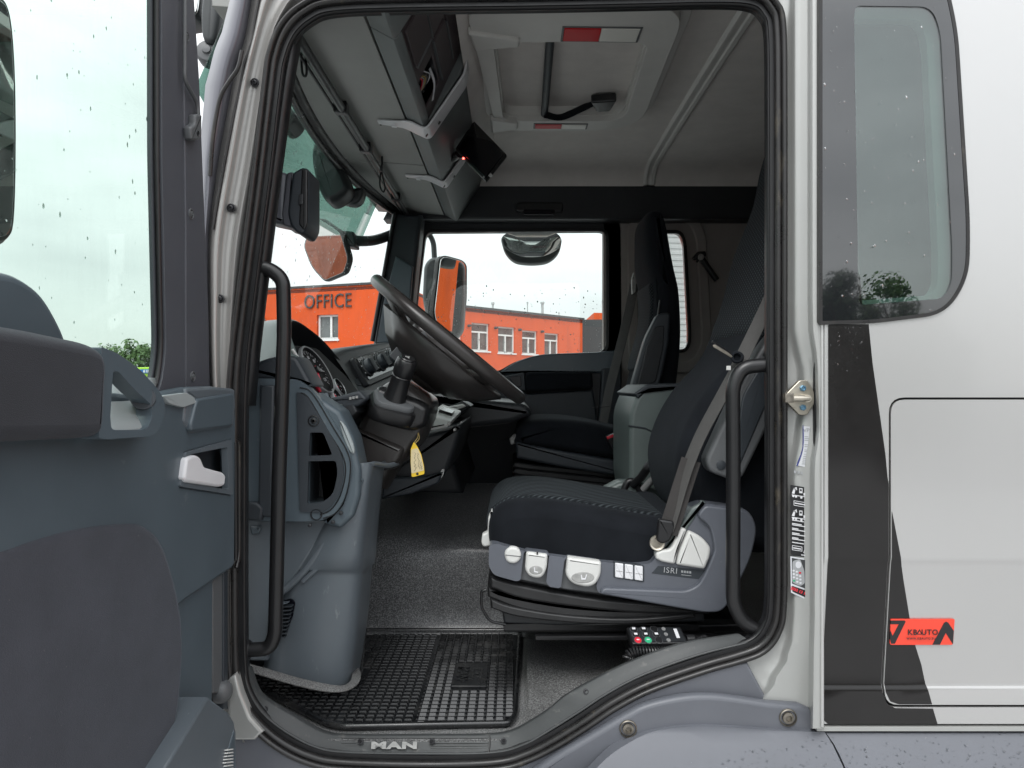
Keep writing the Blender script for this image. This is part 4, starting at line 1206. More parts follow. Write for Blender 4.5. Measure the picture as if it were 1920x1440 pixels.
# instrument panel: plane leaning back, facing the driver
O = P(588, 698, 1.80)
eu = Vector((.0, 1, 0)).normalized()
en = Vector((.86, -.10, .50)).normalized()
ev = en.cross(eu).normalized()
if ev.z < 0: ev = -ev
eu = ev.cross(en).normalized()
def I(u, v, w=0): return O + eu * u + ev * v + en * w
def islab(name, pts, w0, w1, mt, par, e=.002, **k):
    return slab(name, pts, lambda u, v, w: I(u, v, w), w0, w1, mt, par, e=e, **k)
if eu.y < 0: eu = -eu
clus = islab('instrument_cluster', rnd([(-.11, -.10), (.26, -.10), (.23, -.03), (.12, .068), (-.10, .080)], .02), 0, -.01, M['dial'], dash)
def gauge(cu, cv, r, nt_, a0, a1, na, lab):
    gd = lathe('dial_ring', I(cu, cv, .001), en, [(r, 0), (r, .006), (r * .96, .009), (r * .92, .006), (r * .90, .0012), (0, .0012)], M['dial'], clus, n=36)
    rg_ = lathe('dial_bezel', I(cu, cv, .001), en, [(r * 1.04, 0), (r * 1.04, .008), (r * 1.0, .0105), (r * .955, .0085), (r * .95, .002), (r * .955, .0)], M['dial_ring'], clus, n=36)
    bm = bmesh.new()
    for k in range(nt_):
        a = math.radians(a0 + (a1 - a0) * k / (nt_ - 1))
        lw = .0011 if k % 2 == 0 else .0006
        for (ra, rb, hw) in ((r * (.72 if k % 2 == 0 else .80), r * .88, lw),):
            d = Vector((math.cos(a), math.sin(a))); n2 = Vector((-d.y, d.x))
            q = [d * ra + n2 * hw, d * rb + n2 * hw, d * rb - n2 * hw, d * ra - n2 * hw]
            bm.faces.new([bm.verts.new(I(cu + p.x, cv + p.y, .0028)) for p in q])
    tk = finish(bm, 'dial_ticks', M['white_ink'], clus); tk['kind'] = 'stuff'
    a = math.radians(na); d = Vector((math.cos(a), math.sin(a))); n2 = Vector((-d.y, d.x))
    q = [d * -.2 * r + n2 * .003 , d * .8 * r + n2 * .0012, d * .8 * r - n2 * .0012, d * -.2 * r - n2 * .003]
    islab('needle', [(cu + p.x, cv + p.y) for p in q], .007, .005, M['needle'], clus, e=.0004, seg=1)
    lathe('needle_hub', I(cu, cv, .004), en, [(r * .16, 0), (r * .16, .006), (r * .12, .008), (0, .008)], M['sat_black'], clus, n=18)
    for k, s in enumerate(lab):
        aa = math.radians(a0 + (a1 - a0) * k / max(1, len(lab) - 1))
        text('dial_number', s, I(cu + math.cos(aa) * r * .58, cv + math.sin(aa) * r * .58, .003), r * .20, eu, ev, M['white_ink'], clus, ext=.0001)
gauge(.012, .002, .064, 27, 225, -45, 240, ['0', '20', '40', '60', '80', '100', '120'])
gauge(.095, -.052, .024, 9, 200, -20, 150, [])
gauge(.038, -.078, .024, 9, 200, -20, 120, [])
# pale spine between hood shoulder and dials, with the red mark
tube('cluster_trim', spl([P(548, 655, 1.66), P(565, 680, 1.67), P(580, 703, 1.68)], 4, False), .0035, M['light_grey'], dash, n=8)
tube('cluster_trim', spl([P(577, 697, 1.675), P(587, 715, 1.68), P(600, 734, 1.69)], 4, False), .0045, M['needle'], dash, n=8)
# shelf under the cluster with small warning lamps, bright lower lip
slab('cluster_sill', XZ(rnd([(612, 748), (640, 742), (676, 732), (690, 748), (672, 762), (640, 768), (622, 768)], 5), 1.70), fY, 1.69, 2.0, M['slate_dk'], dash, e=.006)
slab('cluster_lip', XZ(rnd([(614, 756), (640, 758), (640, 770), (622, 772)], 3), 1.675), fY, 1.670, 1.70, M['console'], dash, e=.003)
for k in range(3):
    obox('warning_lamp', P(657 + 6 * k, 747 - 1.2 * k, 1.685), (.0026, 0, 0), (0, 0, .003), (0, .002, 0), M['letter'], dash, e=.0006)
slab('fuse_cover', XZ(rnd([(630, 765), (664, 755), (672, 772), (650, 790), (636, 782)], 3), 1.70), fY, 1.69, 1.9, M['dash_black'], dash, e=.004)
# black dash top reaching across to the passenger side
rows = []
for (xt, yt, Y, xb, yb) in ((628, 664, 2.06, 676, 745), (652, 655, 2.18, 694, 740), (690, 648, 2.36, 728, 728), (735, 643, 2.70, 772, 716), (765, 643, 3.05, 800, 716), (790, 648, 3.40, 824, 724)):
    t = P(xt, yt, Y); b = P(xb, yb, Y)
    rows.append([t + Vector((-.30, 0, -.10)), t + Vector((-.20, 0, -.035)), t + Vector((-.10, 0, -.008)), t + Vector((-.03, 0, .001)), t + Vector((-.008, 0, -.002)), t + Vector((.002, 0, -.012)), t.lerp(b, .5), b, b + Vector((-.03, 0, -.02)), b + Vector((-.04, 0, -.25))])
loft('dash_top', rows, M['dash_black'], dash, sharp=60)
# centre panel leaning back with the heater knobs
A_, B_, D_h = P(686, 716, 2.18), P(770, 680, 2.66), P(662, 672, 2.18)
cu_ = (B_ - A_).normalized(); cn = cu_.cross(D_h - A_).normalized()
if cn.x < 0: cn = -cn
cv_ = cn.cross(cu_).normalized()
if cv_.z < 0: cv_ = -cv_
WU = (B_ - A_).length; WV = (D_h - A_).dot(cv_)
CO = A_ + cn * .004
def Cc(u, v, w=0): return CO + cu_ * u + cv_ * v + cn * w
hp = slab('heater_panel', rnd([(-.02, -.015), (WU + .10, -.015), (WU + .10, WV), (-.02, WV)], .008), lambda u, v, w: Cc(u, v, w), .006, -.03, M['dash_black'], dash, e=.003)
slab('heater_face', rnd([(.0, .0), (WU + .08, .0), (WU + .08, WV * .92), (.0, WV * .92)], .006), lambda u, v, w: Cc(u, v, w), .008, .004, M['gloss_black'], hp, e=.001)
for k in range(4):
    u = .035 + k * .125; vm = WV * .46
    kn = lathe('heater_knob', Cc(u, vm, .008), cn, [(.027, 0), (.027, .004), (.0245, .005), (.0235, .018), (.020, .022), (0, .022)], M['slate_dk'], hp, n=26)
    lathe('knob_ring', Cc(u, vm, .0085), cn, [(.029, 0), (.029, .003), (.0275, .004), (.027, 0)], M['mid_grey'], hp, n=26)
    obox('knob_bar', Cc(u, vm, .033), cu_ * .0035, cv_ * .020, cn * .006, M['mid_grey'], hp, e=.002)
    for s_ in range(7):
        a = math.radians(200 - s_ * 36)
        obox('knob_mark', Cc(u + math.cos(a) * .036, vm + math.sin(a) * .036, .009), cu_ * .002, cv_ * .002, cn * .0006, M['white_ink'], hp, e=0)
# narrow switch column between hood and heater panel
A2_, B2_ = P(640, 690, 2.13), P(690, 770, 2.08)
sd = (B2_ - A2_).normalized(); sn2 = Vector((.85, -.30, .45)); sn2 = (sn2 - sd * sn2.dot(sd)).normalized(); sw_ = sd.cross(sn2).normalized()
def Sc(u, v, w=0): return A2_ + sd * u + sw_ * v + sn2 * w
LS = (B2_ - A2_).length
sw = slab('switch_row', rnd([(0, -.022), (LS, -.022), (LS, .022), (0, .022)], .004), lambda u, v, w: Sc(u, v, w), .010, -.03, M['gloss_black'], dash, e=.002)
for k in range(6):
    obox('rocker', Sc(LS * (k + .5) / 6, 0, .013), sd * (LS / 13.5), sw_ * .017, sn2 * .004, M['slate_dk'], sw, e=.002)
# lower centre console: tall black body, pale sloping face with tachograph
cb = slab('centre_console', XZ(rnd([(730, 812, 8), (788, 815, 3), (842, 806, 3), (866, 792, 8), (858, 830, 20), (840, 880, 20), (828, 900, 8), (770, 912, 8), (720, 900, 5), (700, 830, 5)], n=4), 2.05), fY, 2.04, 2.6, M['dash_black'], dash, e=.012)
slab('console_foot', XZ(rnd([(720, 895), (800, 893), (832, 884), (822, 906), (770, 926), (716, 936)], 4), 2.02), fY, 2.01, 2.4, M['slate_dk'], dash, e=.006)
def fp4(name, q, Ys, th, mt, par, e=.002):
    """thin slab on a plane through four picture points with their own depths"""
    A, B, C_, D_ = [P(x, y, Y) for (x, y), Y in zip(q, Ys)]
    ux = (B - A); n = ux.cross(D_ - A).normalized(); ux.normalize(); uy = n.cross(ux)
    pts = [((p - A).dot(ux), (p - A).dot(uy)) for p in (A, B, C_, D_)]
    s = 1 if n.dot(Vector((0, 0, 1)) * .6 + Vector((0, -1, 0))) > 0 else -1
    return slab(name, rnd(pts, .004, 3), lambda u, v, w: A + ux * u + uy * v + n * w * s, th, 0, mt, par, e=e, seg=2), (A, ux, uy, n * s)
f1, (A, ux, uy, nn) = fp4('tachograph', [(796, 786), (843, 799), (863, 781), (828, 765)], [2.06, 2.04, 2.24, 2.28], .012, M['light_grey'], dash)
f2, _ = fp4('tacho_display', [(821, 777), (846, 785), (851, 780), (829, 772)], [2.14, 2.12, 2.17, 2.19], .0155, M['display'], f1); f2.location = (0, 0, 0)
f3, fr3 = fp4('radio_face', [(788, 811), (840, 801), (842, 799), (798, 784)], [2.02, 2.03, 2.05, 2.07], .010, M['light_grey'], dash)
for q in ([(800, 799), (810, 796), (806, 792), (799, 794)], [(797, 805), (834, 797), (833, 795), (798, 802)], [(800, 790), (808, 789), (806, 786), (801, 787)]):
    fk, _ = fp4('radio_key', q, [2.03] * 4, .014, M['display'], f3, e=.001); fk.location = (0, 0, 0)
tube('console_edge', [P(852, 806, 2.03), P(862, 800, 2.08), P(865, 792, 2.18)], .0035, M['light_grey'], dash, n=8)
slab('ashtray', XZ(rnd([(834, 764), (868, 757), (874, 763), (846, 772)], 3), 2.40), fY, 2.39, 2.5, M['light_grey'], dash, e=.004)
slab('ashtray_seat', XZ(rnd([(820, 770), (868, 752), (884, 762), (860, 780)], 3), 2.42), fY, 2.41, 2.6, M['dash_black'], dash, e=.006)
# dash lower body towards the passenger side
slab('glove_box', XZ(rnd([(800, 740), (985, 755), (1000, 775), (960, 790), (870, 800)], 12), 2.75), fY, 2.62, 3.4, M['dash_black'], dash, e=.02, seg=4)
slab('passenger_kick', XZ([(800, 780), (868, 782), (850, 860), (870, 925), (780, 930), (760, 860)], 2.6), fY, 2.58, 3.4, M['dash_black'], dash, e=.02)
# small white hook on the console
slab('hook', XZ(rnd([(829, 879), (834, 879), (832, 890), (826, 899), (825, 890)], 2), 2.035), fY, 2.02, 2.03, M['light_grey'], dash, e=.002)

# ---------------------------------------------------------------- kick panel and lower pillar trim (slate-grey moulding under the dash)
kick = thing('kick_panel', 'curved slate-grey kick panel below the dash end, scuffed near its foot', 'trim panel', (-.4, 1.6, FZ))
tl = [(870, 704), (885, 702), (920, 695), (1000, 688), (1070, 683), (1120, 680), (1200, 672), (1270, 663), (1292, 656)]   # right edge at the near side
tl_left = [(870, 470), (1292, 462)]
rows = []
for y in (868, 880, 910, 950, 1000, 1040, 1068, 1072, 1080, 1100, 1150, 1200, 1250, 1280, 1296):
    xr = lerp(tl, y)
    lip = .016 if y <= 1070 else 0.0
    Yn = 1.595 + .02 * (y - 870) / 420
    xl = 620 if y < 970 else 560
    xl = lerp([(868, 650), (900, 648), (960, 620), (1010, 590), (1080, 545), (1125, 515), (1200, 498), (1300, 492)], y)
    r = []
    for u, Y in ((0.0, Yn + .028), (.06, Yn + .006), (.2, Yn), (.5, Yn - .004), (.74, Yn), (.86, Yn + .008), (.94, Yn + .024), (.985, Yn + .05)):
        xx = xl + (xr - xl) * u
        r.append(P(xx, min(y, lerp([(490, 1256), (560, 1277), (610, 1288), (660, 1290)], xx)), Y - lip * .5))
    base = P(xr, y, Yn + .08); base.x += lip * .5
    r += [base, base + Vector((.004, .06, 0)), base + Vector((-.008, .15, 0)), base + Vector((-.05, .22, 0))]
    rows.append(r)
loft('column_cover', rows, M['slate_lt'], kick, sharp=50)
# upper scoop lip
tube('scoop_lip', spl([P(648, 876, 1.60), P(690, 872, 1.60), P(704, 870, 1.64), P(728, 873, 1.72), P(748, 868, 1.80)], 4, False), .006, M['slate_lt'], kick, n=10)
# flat trim between pillar and cover
tb = [(456, 975), (632, 975), (600, 1010), (562, 1070), (526, 1120), (505, 1170), (500, 1240), (456, 1240)]
slab('pillar_trim', XZ(tb, 1.60), fY, 1.60, 1.66, M['slate_lt'], kick, e=.006)
# ridges running down across the trim
tube('trim_ridge', spl([P(640, 970, 1.601), P(610, 1015, 1.602), P(575, 1065, 1.602), P(540, 1100, 1.602), P(510, 1122, 1.602)], 5, False), .0085, M['slate_lt'], kick, n=12)
tube('trim_ridge', spl([P(655, 965, 1.598), P(636, 1005, 1.598), P(604, 1055, 1.600), P(568, 1090, 1.602)], 5, False), .006, M['slate_lt'], kick, n=12)
slab('wedge', XZ(rnd([(650, 918), (680, 896), (682, 902), (668, 930), (648, 962), (640, 958)], 2), 1.585), fY, 1.578, 1.62, M['slate'], kick, e=.004)
# recess for the lower screw and a foot of grey felt
lathe('trim_screw', P(474, 990, 1.60), (0, -1, 0), [(.005, 0), (.0045, .003), (.002, .004), (0, .004)], M['dash_black'], kick, n=10)
slab('screw_step', XZ(rnd([(470, 985), (492, 985), (488, 1000), (474, 1002)], 3), 1.60), fY, 1.592, 1.61, M['slate'], kick, e=.003)
# outlet with louvres
vo = rnd([(528, 1128), (545, 1124), (552, 1132), (547, 1158), (535, 1190), (512, 1205), (506, 1196), (512, 1150)], 4)
vn = plate('outlet_frame', XZ(vo, 1.592), [inset(ccw(XZ(vo, 1.592)), .004)], fY, 1.578, 1.60, M['slate_lt'], kick, bevel=.002)
slab('outlet_back', XZ(vo, 1.592), fY, 1.598, 1.602, M['screen'], vn, e=0)
for k in range(9):
    y = 1134 + k * 7.2
    slab('louvre', XZ([(514 - k * .4, y + 3), (549 - k * 1.6, y), (549 - k * 1.6, y + 2.6), (514 - k * .4, y + 5.6)], 1.59), fY, 1.582, 1.598, M['slate_dk'], vn, e=.0006, seg=1)
for y_ in (0,):
    pass
fe = spl([P(464, 1252, 1.52), P(500, 1262, 1.525), P(555, 1278, 1.53), P(610, 1290, 1.535), P(645, 1291, 1.56), P(664, 1280, 1.61), P(668, 1264, 1.67), P(660, 1248, 1.8)], 5, False)
sweep('felt_edge', fe, rnd([(-.010, -.002), (.010, -.002), (.010, .003), (-.010, .003)], .002, 2), M['carpet'], kick, up=(0, -.35, .94), sharp=60)

# ================================================================ steering column and stalk
colm = thing('steering_column', 'black steering column shroud with a thick stalk and horn button', 'steering column', (-.28, 1.9, H - .15))
sh_ = rnd([(688, 760, 10), (712, 724, 14), (742, 708, 12), (770, 722, 10), (812, 752, 14), (804, 790, 14), (786, 830, 16), (757, 866, 16), (742, 880, 8), (706, 884, 10), (680, 872, 8), (664, 840, 10), (668, 800, 14)], n=4)
slab('column_shroud', XZ(sh_, 1.78), fY, 1.77, 1.98, M['col_black'], colm, e=(.022, .03), seg=5)
slab('upper_shroud', XZ(rnd([(692, 745), (708, 722), (790, 752), (806, 764), (798, 800), (772, 810), (730, 800), (700, 790)], 10), 1.74), fY, 1.735, 1.98, M['sat_black'], colm, e=(.02, .025), seg=5)
slab('lower_shroud', XZ(rnd([(668, 800), (760, 840), (748, 868), (726, 884), (690, 884), (660, 858)], 10), 1.76), fY, 1.755, 1.9, M['col_black'], colm, e=(.014, .02), seg=4)
tube('column_tube', [P(760, 800, 1.92), P(700, 900, 1.92)], .045, M['col_black'], colm, n=16)
# stalk collar and stalk
sx = (P(765, 672, 1.70) - P(742, 742, 1.735)); sxn = sx.normalized()
base = P(741, 744, 1.735)
_r = Vector((1, .25, 0)); _r = (_r - sxn * _r.dot(sxn)).normalized(); _u = sxn.cross(_r)
obox('stalk_collar', base - sxn * .012, _r * .047, _u * .040, sxn * .009, M['mid_grey'], colm, e=.006, r=.024)
obox('collar_base', base - sxn * .034, _r * .054, _u * .048, sxn * .018, M['sat_black'], colm, e=.008, r=.026)
stalk = lathe('stalk', base, sxn, [(.028, -.005), (.0245, .012), (.0230, .03), (.0225, .052), (.0235, .056), (.0220, .058), (.0240, .062), (.0250, .082), (.0235, .096), (.020, .100), (0, .100)], M['sat_black'], colm, n=28)
hb = lathe('horn_button', base + sxn * .0995, sxn, [(.0165, -.004), (.018, .002), (.016, .004), (0, .0045)], M['sat_black'], stalk, n=22)
er = Vector((1, 0, 0)); er = (er - sxn * er.dot(sxn)).normalized(); eu2 = sxn.cross(er)
ic = base + sxn * .1045
for q in ([(-.007, -.002), (-.003, -.002), (.003, -.007), (.003, .007), (-.003, .002), (-.007, .002)],):
    slab('horn_mark', q, lambda u, v, w: ic + er * u - eu2 * v + sxn * w, .0004, -.0004, M['letter'], stalk, e=0)
# ================================================================ steering wheel
whl = thing('steering_wheel', 'large black steering wheel tilted edge-on above the driver seat', 'steering wheel', P(842, 638, 1.90))
WC = P(842, 637, 1.90)
wd = (P(977, 747, 1.9) - P(705, 523, 1.9)).normalized()      # in the wheel plane, running down and back
wl_ = Vector((.0, 1, .012)).normalized()
wn_ = wd.cross(wl_).normalized()
if wn_.z < 0: wn_ = -wn_
wl_ = wn_.cross(wd).normalized()
R_ = .232
ring = [WC + (wd * math.cos(2 * math.pi * i / 72) + wl_ * math.sin(2 * math.pi * i / 72)) * R_ for i in range(72)]
sec = [(.0150 * math.cos(2 * math.pi * i / 14), .0160 * math.sin(2 * math.pi * i / 14)) for i in range(14)]
sweep('rim', ring, sec, M['col_black'], whl, up=wn_, closed=True, sharp=80)
def Wp(a, b, c): return WC + wd * a + wl_ * b + wn_ * c
# dished centre below the rim plane: hub, boss and skirt
hub = lathe('hub', Wp(0, 0, -.115), wn_, [(.05, -.02), (.072, -.005), (.085, .02), (.10, .06), (.108, .085), (.098, .10), (.06, .106), (0, .106)], M['col_black'], whl, n=40)
slab('boss', rnd([(-.085, -.10), (.10, -.10), (.10, .10), (-.085, .10)], .04, 5), lambda u, v, w: Wp(u, v, w), -.012, -.07, M['col_black'], whl, e=.012, seg=4)
for a, sgn in ((48, 1), (132, 1), (-48, 1), (-132, 1)):
    ca, sa = math.cos(math.radians(a)), math.sin(math.radians(a))
    pth = [Wp(ca * .07, sa * .07, -.045), Wp(ca * .13, sa * .13, -.040), Wp(ca * .19, sa * .19, -.020), Wp(ca * .224, sa * .224, -.004)]
    sweep('spoke', spl(pth, 4, False), rnd([(-.022, -.008), (.022, -.008), (.022, .008), (-.022, .008)], .006, 3), M['col_black'], whl, up=wn_, sharp=50)
acc = sweep('spoke_trim', spl([P(738, 672, 1.80), P(752, 656, 1.79), P(775, 640, 1.78), P(800, 629, 1.78)], 5, False), rnd([(-.012, -.004), (.012, -.004), (.012, .004), (-.012, .004)], .003, 2), M['mid_grey'], whl, up=(0, -1, 0), sharp=50)
# skirt closing the underside between hub and lower spokes
sk = []
for a, ra, rb in ((-150, .09, .185), (-120, .09, .19), (-90, .09, .188), (-60, .09, .195), (-30, .09, .198), (0, .09, .19), (30, .09, .198), (60, .09, .195)):
    ca, sa = math.cos(math.radians(a)), math.sin(math.radians(a))
    sk.append([Wp(ca * ra, sa * ra, -.105), Wp(ca * (ra + rb) / 2, sa * (ra + rb) / 2, -.075), Wp(ca * rb, sa * rb, -.025)])
loft('skirt', sk, M['col_black'], whl, thick=.012, sharp=60)
# ================================================================ driver's seat
ds = thing('driver_seat', 'black driver seat nearest the opening, grey side valance with pale levers, on a bellows base', 'seat', (.2, 1.85, FZ))
def R(pts): return [(x, H + z) for x, z in pts]
cush = spl(R([(-.047, -.365), (-.054, -.325), (-.046, -.287), (-.012, -.262), (.05, -.256), (.13, -.264), (.22, -.280), (.33, -.298), (.40, -.31), (.40, -.43), (.30, -.432), (.18, -.42), (.06, -.405), (-.02, -.39)]), 4)
def softblock(name, pts, Y0, Y1, e, mt, par, seg=6, crown=0.0):
    return slab(name, pts, fY, Y0, Y1, mt, par, e=e, seg=seg, soft=True, sharp=85)
softblock('cushion', cush, 1.622, 2.12, (.040, .055), M['velour'], ds)
top = spl(R([(-.0575, -.325), (-.050, -.285), (-.014, -.258), (.05, -.2515), (.13, -.259), (.22, -.275), (.33, -.293), (.36, -.32), (.2, -.32), (.05, -.31), (-.02, -.33)]), 4)
softblock('cushion_top', top, 1.675, 2.07, (.022, .03), M['rib'], ds)
tube('cushion_piping', [Vector((x, 1.664, H + z + .0015)) for x, z in ((.045, -.268), (.10, -.272), (.18, -.283), (.26, -.295), (.34, -.306))], .0028, M['sat_black'], ds, k=3, n=8)
# backrest: broad bolster and ribbed middle
def XZb(pts, Y): return XZ(pts, Y)
back = spl(XZ([(1262, 955), (1236, 925), (1223, 880), (1222, 835), (1240, 780), (1272, 728), (1318, 676), (1343, 626), (1364, 562), (1384, 482), (1402, 436), (1424, 376), (1440, 300), (1470, 230), (1530, 220), (1560, 300), (1555, 480), (1540, 640), (1500, 800), (1450, 940), (1400, 985), (1320, 985)], 2.0), 4)
softblock('backrest', back, 1.655, 2.10, (.045, .06), M['velour'], ds)
mid = spl(XZ([(1338, 640), (1362, 562), (1382, 482), (1400, 436), (1422, 376), (1438, 300), (1465, 232), (1500, 260), (1500, 480), (1480, 600), (1440, 660), (1385, 664)], 2.0), 4)
softblock('backrest_panel', mid, 1.648, 2.06, (.030, .04), M['rib'], ds)
tube('backrest_piping', [P(x, y, 1.640) for x, y in ((1335, 640), (1372, 668), (1376, 700), (1368, 760), (1350, 830))], .003, M['sat_black'], ds, k=4, n=8)
# grey valance with its recesses
YV = 1.598
val = rnd([(917, 1022, 8), (930, 1019, 6), (1000, 1038, 10), (1120, 1053, 10), (1195, 1060, 10), (1222, 1056, 6), (1240, 1030, 10), (1268, 990, 10), (1296, 952, 12), (1320, 944, 10), (1402, 954, 16), (1418, 984, 16), (1408, 1040, 30), (1366, 1128, 18), (1350, 1146, 12), (1318, 1147, 12), (1122, 1112, 10), (1118, 1100, 4), (1126, 1058, 6), (1120, 1052, 4), (1064, 1044, 4), (1058, 1052, 4), (1052, 1100, 6), (1048, 1103, 3), (1030, 1100, 3), (1024, 1092, 4), (1030, 1040, 4), (1026, 1036, 3), (986, 1031, 3), (982, 1038, 3), (976, 1088, 4), (968, 1090, 4), (925, 1078, 10), (916, 1060, 8)], n=4)
valo = plate('valance', XZ(val, YV), [], fY, YV, YV + .055, M['seat_shell'], ds, bevel=.0030)
# recessed back plate behind the levers
slab('valance_recess', XZ([(930, 1030), (1180, 1062), (1160, 1116), (1060, 1104), (940, 1078)], YV + .02), fY, YV + .014, YV + .05, M['mid_grey'], valo, e=.003)
# raised lower lip that makes the step on the rear part
slab('valance_rise', XZ(rnd([(1130, 1100, 6), (1285, 1106, 20), (1308, 1094, 10), (1322, 1068, 10), (1338, 1030, 10), (1330, 985, 30), (1304, 966, 10), (1320, 946, 8), (1402, 956, 16), (1417, 986, 16), (1407, 1040, 30), (1365, 1127, 18), (1349, 1145, 12), (1318, 1146, 12), (1123, 1111, 8)], n=4), YV), fY, YV - .012, YV + .01, M['seat_shell'], valo, e=.004, seg=3)
slab('valance_cheek', XZ(rnd([(1296, 952), (1322, 938), (1300, 975), (1262, 1032), (1240, 1034)], 4), YV), fY, YV - .004, YV + .012, M['console'], valo, e=.005)
def lever(name, pts, Y0, th, e=.006, mt=M['light_grey'], par=None, **k):
    o = slab(name, XZ(pts, Y0), fY, Y0, Y0 + th, mt, par or ds, e=e, seg=4, **k); return o
l1 = lever('round_lever', rnd([(946, 1034, 8), (956, 1025, 8), (971, 1027, 8), (978, 1038, 8), (976, 1050, 8), (966, 1058, 8), (952, 1056, 8), (946, 1046, 6)], n=4), YV - .006, .02)
lever('lever_line', [(948, 1040), (977, 1043), (977, 1044.6), (948, 1041.6)], YV - .0066, .004, .0005, M['mid_grey'], l1)
l2 = lever('front_lever', rnd([(987, 1035, 5), (1027, 1040, 5), (1026, 1066, 14), (1016, 1086, 12), (994, 1083, 12), (984, 1070, 10)], n=5), YV - .010, .03, .007)
lever('lever_dish', circ(1005, 1069, 13, 20, 9), YV - .0108, .004, .002, M['letter'], l2)
lever('seat_mark', [(1001, 1064), (1003, 1064), (1003.5, 1071), (1009, 1072), (1009, 1074), (1001.5, 1073)], YV - .0114, .002, .0003, M['white_ink'], l2)
lever('lever_slot', [(1006, 1035), (1009, 1035.3), (1009, 1040), (1006, 1039.7)], YV - .0106, .004, .0003, M['black_ink'], l2)
l3 = lever('rear_lever', rnd([(1064, 1045, 5), (1128, 1054, 5), (1127, 1080, 16), (1116, 1098, 14), (1100, 1102, 12), (1074, 1096, 14), (1060, 1080, 12)], n=5), YV - .010, .03, .007)
lever('lever_dish', circ(1093, 1083, 22, 24, 11), YV - .0108, .004, .002, M['letter'], l3)
lever('seat_mark', [(1089, 1078), (1091, 1078), (1092, 1084), (1097, 1084), (1099, 1077), (1101, 1077), (1098, 1087), (1090, 1087)], YV - .0114, .002, .0003, M['white_ink'], l3)
sp = lever('switch_frame', rnd([(1151, 1052), (1208, 1060), (1208, 1092), (1150, 1083)], 3), YV - .0015, .01, .001, M['slate_dk'])
for k in range(3):
    x0 = 1153.5 + k * 18.3; dy = k * 2.5
    s_ = lever('rocker_switch', rnd([(x0, 1055.5 + dy), (x0 + 15.5, 1057.5 + dy), (x0 + 15.5, 1085 + dy), (x0, 1082.5 + dy)], 2), YV - .005, .01, .002, M['white_pl'], sp)
    lever('switch_line', [(x0 + 2, 1070 + dy), (x0 + 14, 1071.5 + dy), (x0 + 14, 1072.3 + dy), (x0 + 2, 1070.8 + dy)], YV - .0056, .002, .0003, M['key_grey'], sp)
lv = lever('belt_lever', rnd([(1230, 1036, 5), (1242, 1031, 6), (1256, 1030, 10), (1262, 1022, 10), (1276, 988, 6), (1289, 993, 5), (1272, 1032, 8), (1266, 1059, 5), (1240, 1054, 6), (1230, 1048, 4)], n=4), YV - .013, .03, .007)
lever('recline_lever', rnd([(1292, 995, 6), (1318, 1008, 16), (1334, 1028, 14), (1332, 1044, 10), (1322, 1068, 5), (1269, 1060, 5), (1274, 1036, 12)], n=5), YV - .015, .03, .007)
np_ = lever('name_plate', [(1234, 1061), (1322, 1069), (1310, 1086), (1222, 1075)], YV - .001, .004, .0005, M['slate_dk'])
text('lettering', 'ISRI', P(1257, 1070, YV - .0022), .0170, (1, 0, -.10), (0.05, 0, 1), M['grey_ink'], np_, spacing=1.15)
for k in range(4):
    x = 1277 + k * 5
    slab('plate_mark', XZ([(x, 1069 + k * .5), (x + 3.6, 1069.4 + k * .5), (x + 3.6, 1073.6 + k * .5), (x, 1073.2 + k * .5)], YV), fY, YV - .0016, YV, M['grey_ink'], np_, e=0)
slab('plate_mark', XZ([(1277, 1077), (1296, 1079), (1296, 1079.8), (1277, 1077.8)], YV), fY, YV - .0016, YV, M['grey_ink'], np_, e=0)
# front catch of the cushion (pale plastic claw)
lever('cushion_catch', rnd([(915, 970), (923, 955), (926, 1000), (922, 1024), (906, 1026), (902, 1018), (904, 1002), (914, 998)], 4), 1.66, .03, .005, M['light_grey'])
# bellows: three sagging folds
folds = [([(918, 1078), (980, 1094), (1100, 1116), (1220, 1128), (1330, 1140)], [(1330, 1152), (1220, 1152), (1100, 1142), (980, 1124), (918, 1102)]),
         ([(914, 1098), (950, 1114), (1060, 1134), (1180, 1142), (1310, 1140)], [(1310, 1150), (1200, 1160), (1080, 1158), (980, 1144), (914, 1120)]),
         ([(918, 1118), (960, 1134), (1060, 1150), (1180, 1156), (1300, 1146)], [(1306, 1158), (1200, 1170), (1080, 1168), (970, 1156), (920, 1140)])]
for i, (a, b) in enumerate(folds):
    pts = spl(a, 4, False) + spl(b, 4, False)
    slab('bellows_fold', XZ(pts, 1.63), fY, 1.622 + .004 * (i % 2), 2.08, M['bellows'], ds, e=(.010, .016), seg=5, soft=True)
slab('bellows_core', XZ([(930, 1080), (1320, 1120), (1320, 1165), (1050, 1172), (945, 1168)], 1.65), fY, 1.645, 2.06, M['dash_black'], ds, e=.005)
box('base_box', P(945, 1186, 1.70), P(1400, 1160, 1.70) + Vector((0, .38, 0)), M['sat_black'], ds, e=.004)
box('slide_rail', P(944, 1183, 1.66), P(1312, 1170, 1.66) + Vector((0, .03, 0)), M['sat_black'], ds, e=.002)
box('slide_rail', P(1004, 1201, 1.64), P(1420, 1193, 1.64) + Vector((0, .03, 0)), M['sat_black'], ds, e=.002)
tube('rail_bar', [P(1310, 1174, 1.66), P(1440, 1171, 1.66)], .003, M['dark_steel'], ds, n=8)
tube('slide_bar', bend([P(912, 1106, 1.64), P(903, 1108, 1.64), P(902, 1138, 1.64), P(918, 1165, 1.64), P(948, 1171, 1.64)], .012), .0030, M['gloss_black'], ds, n=10)
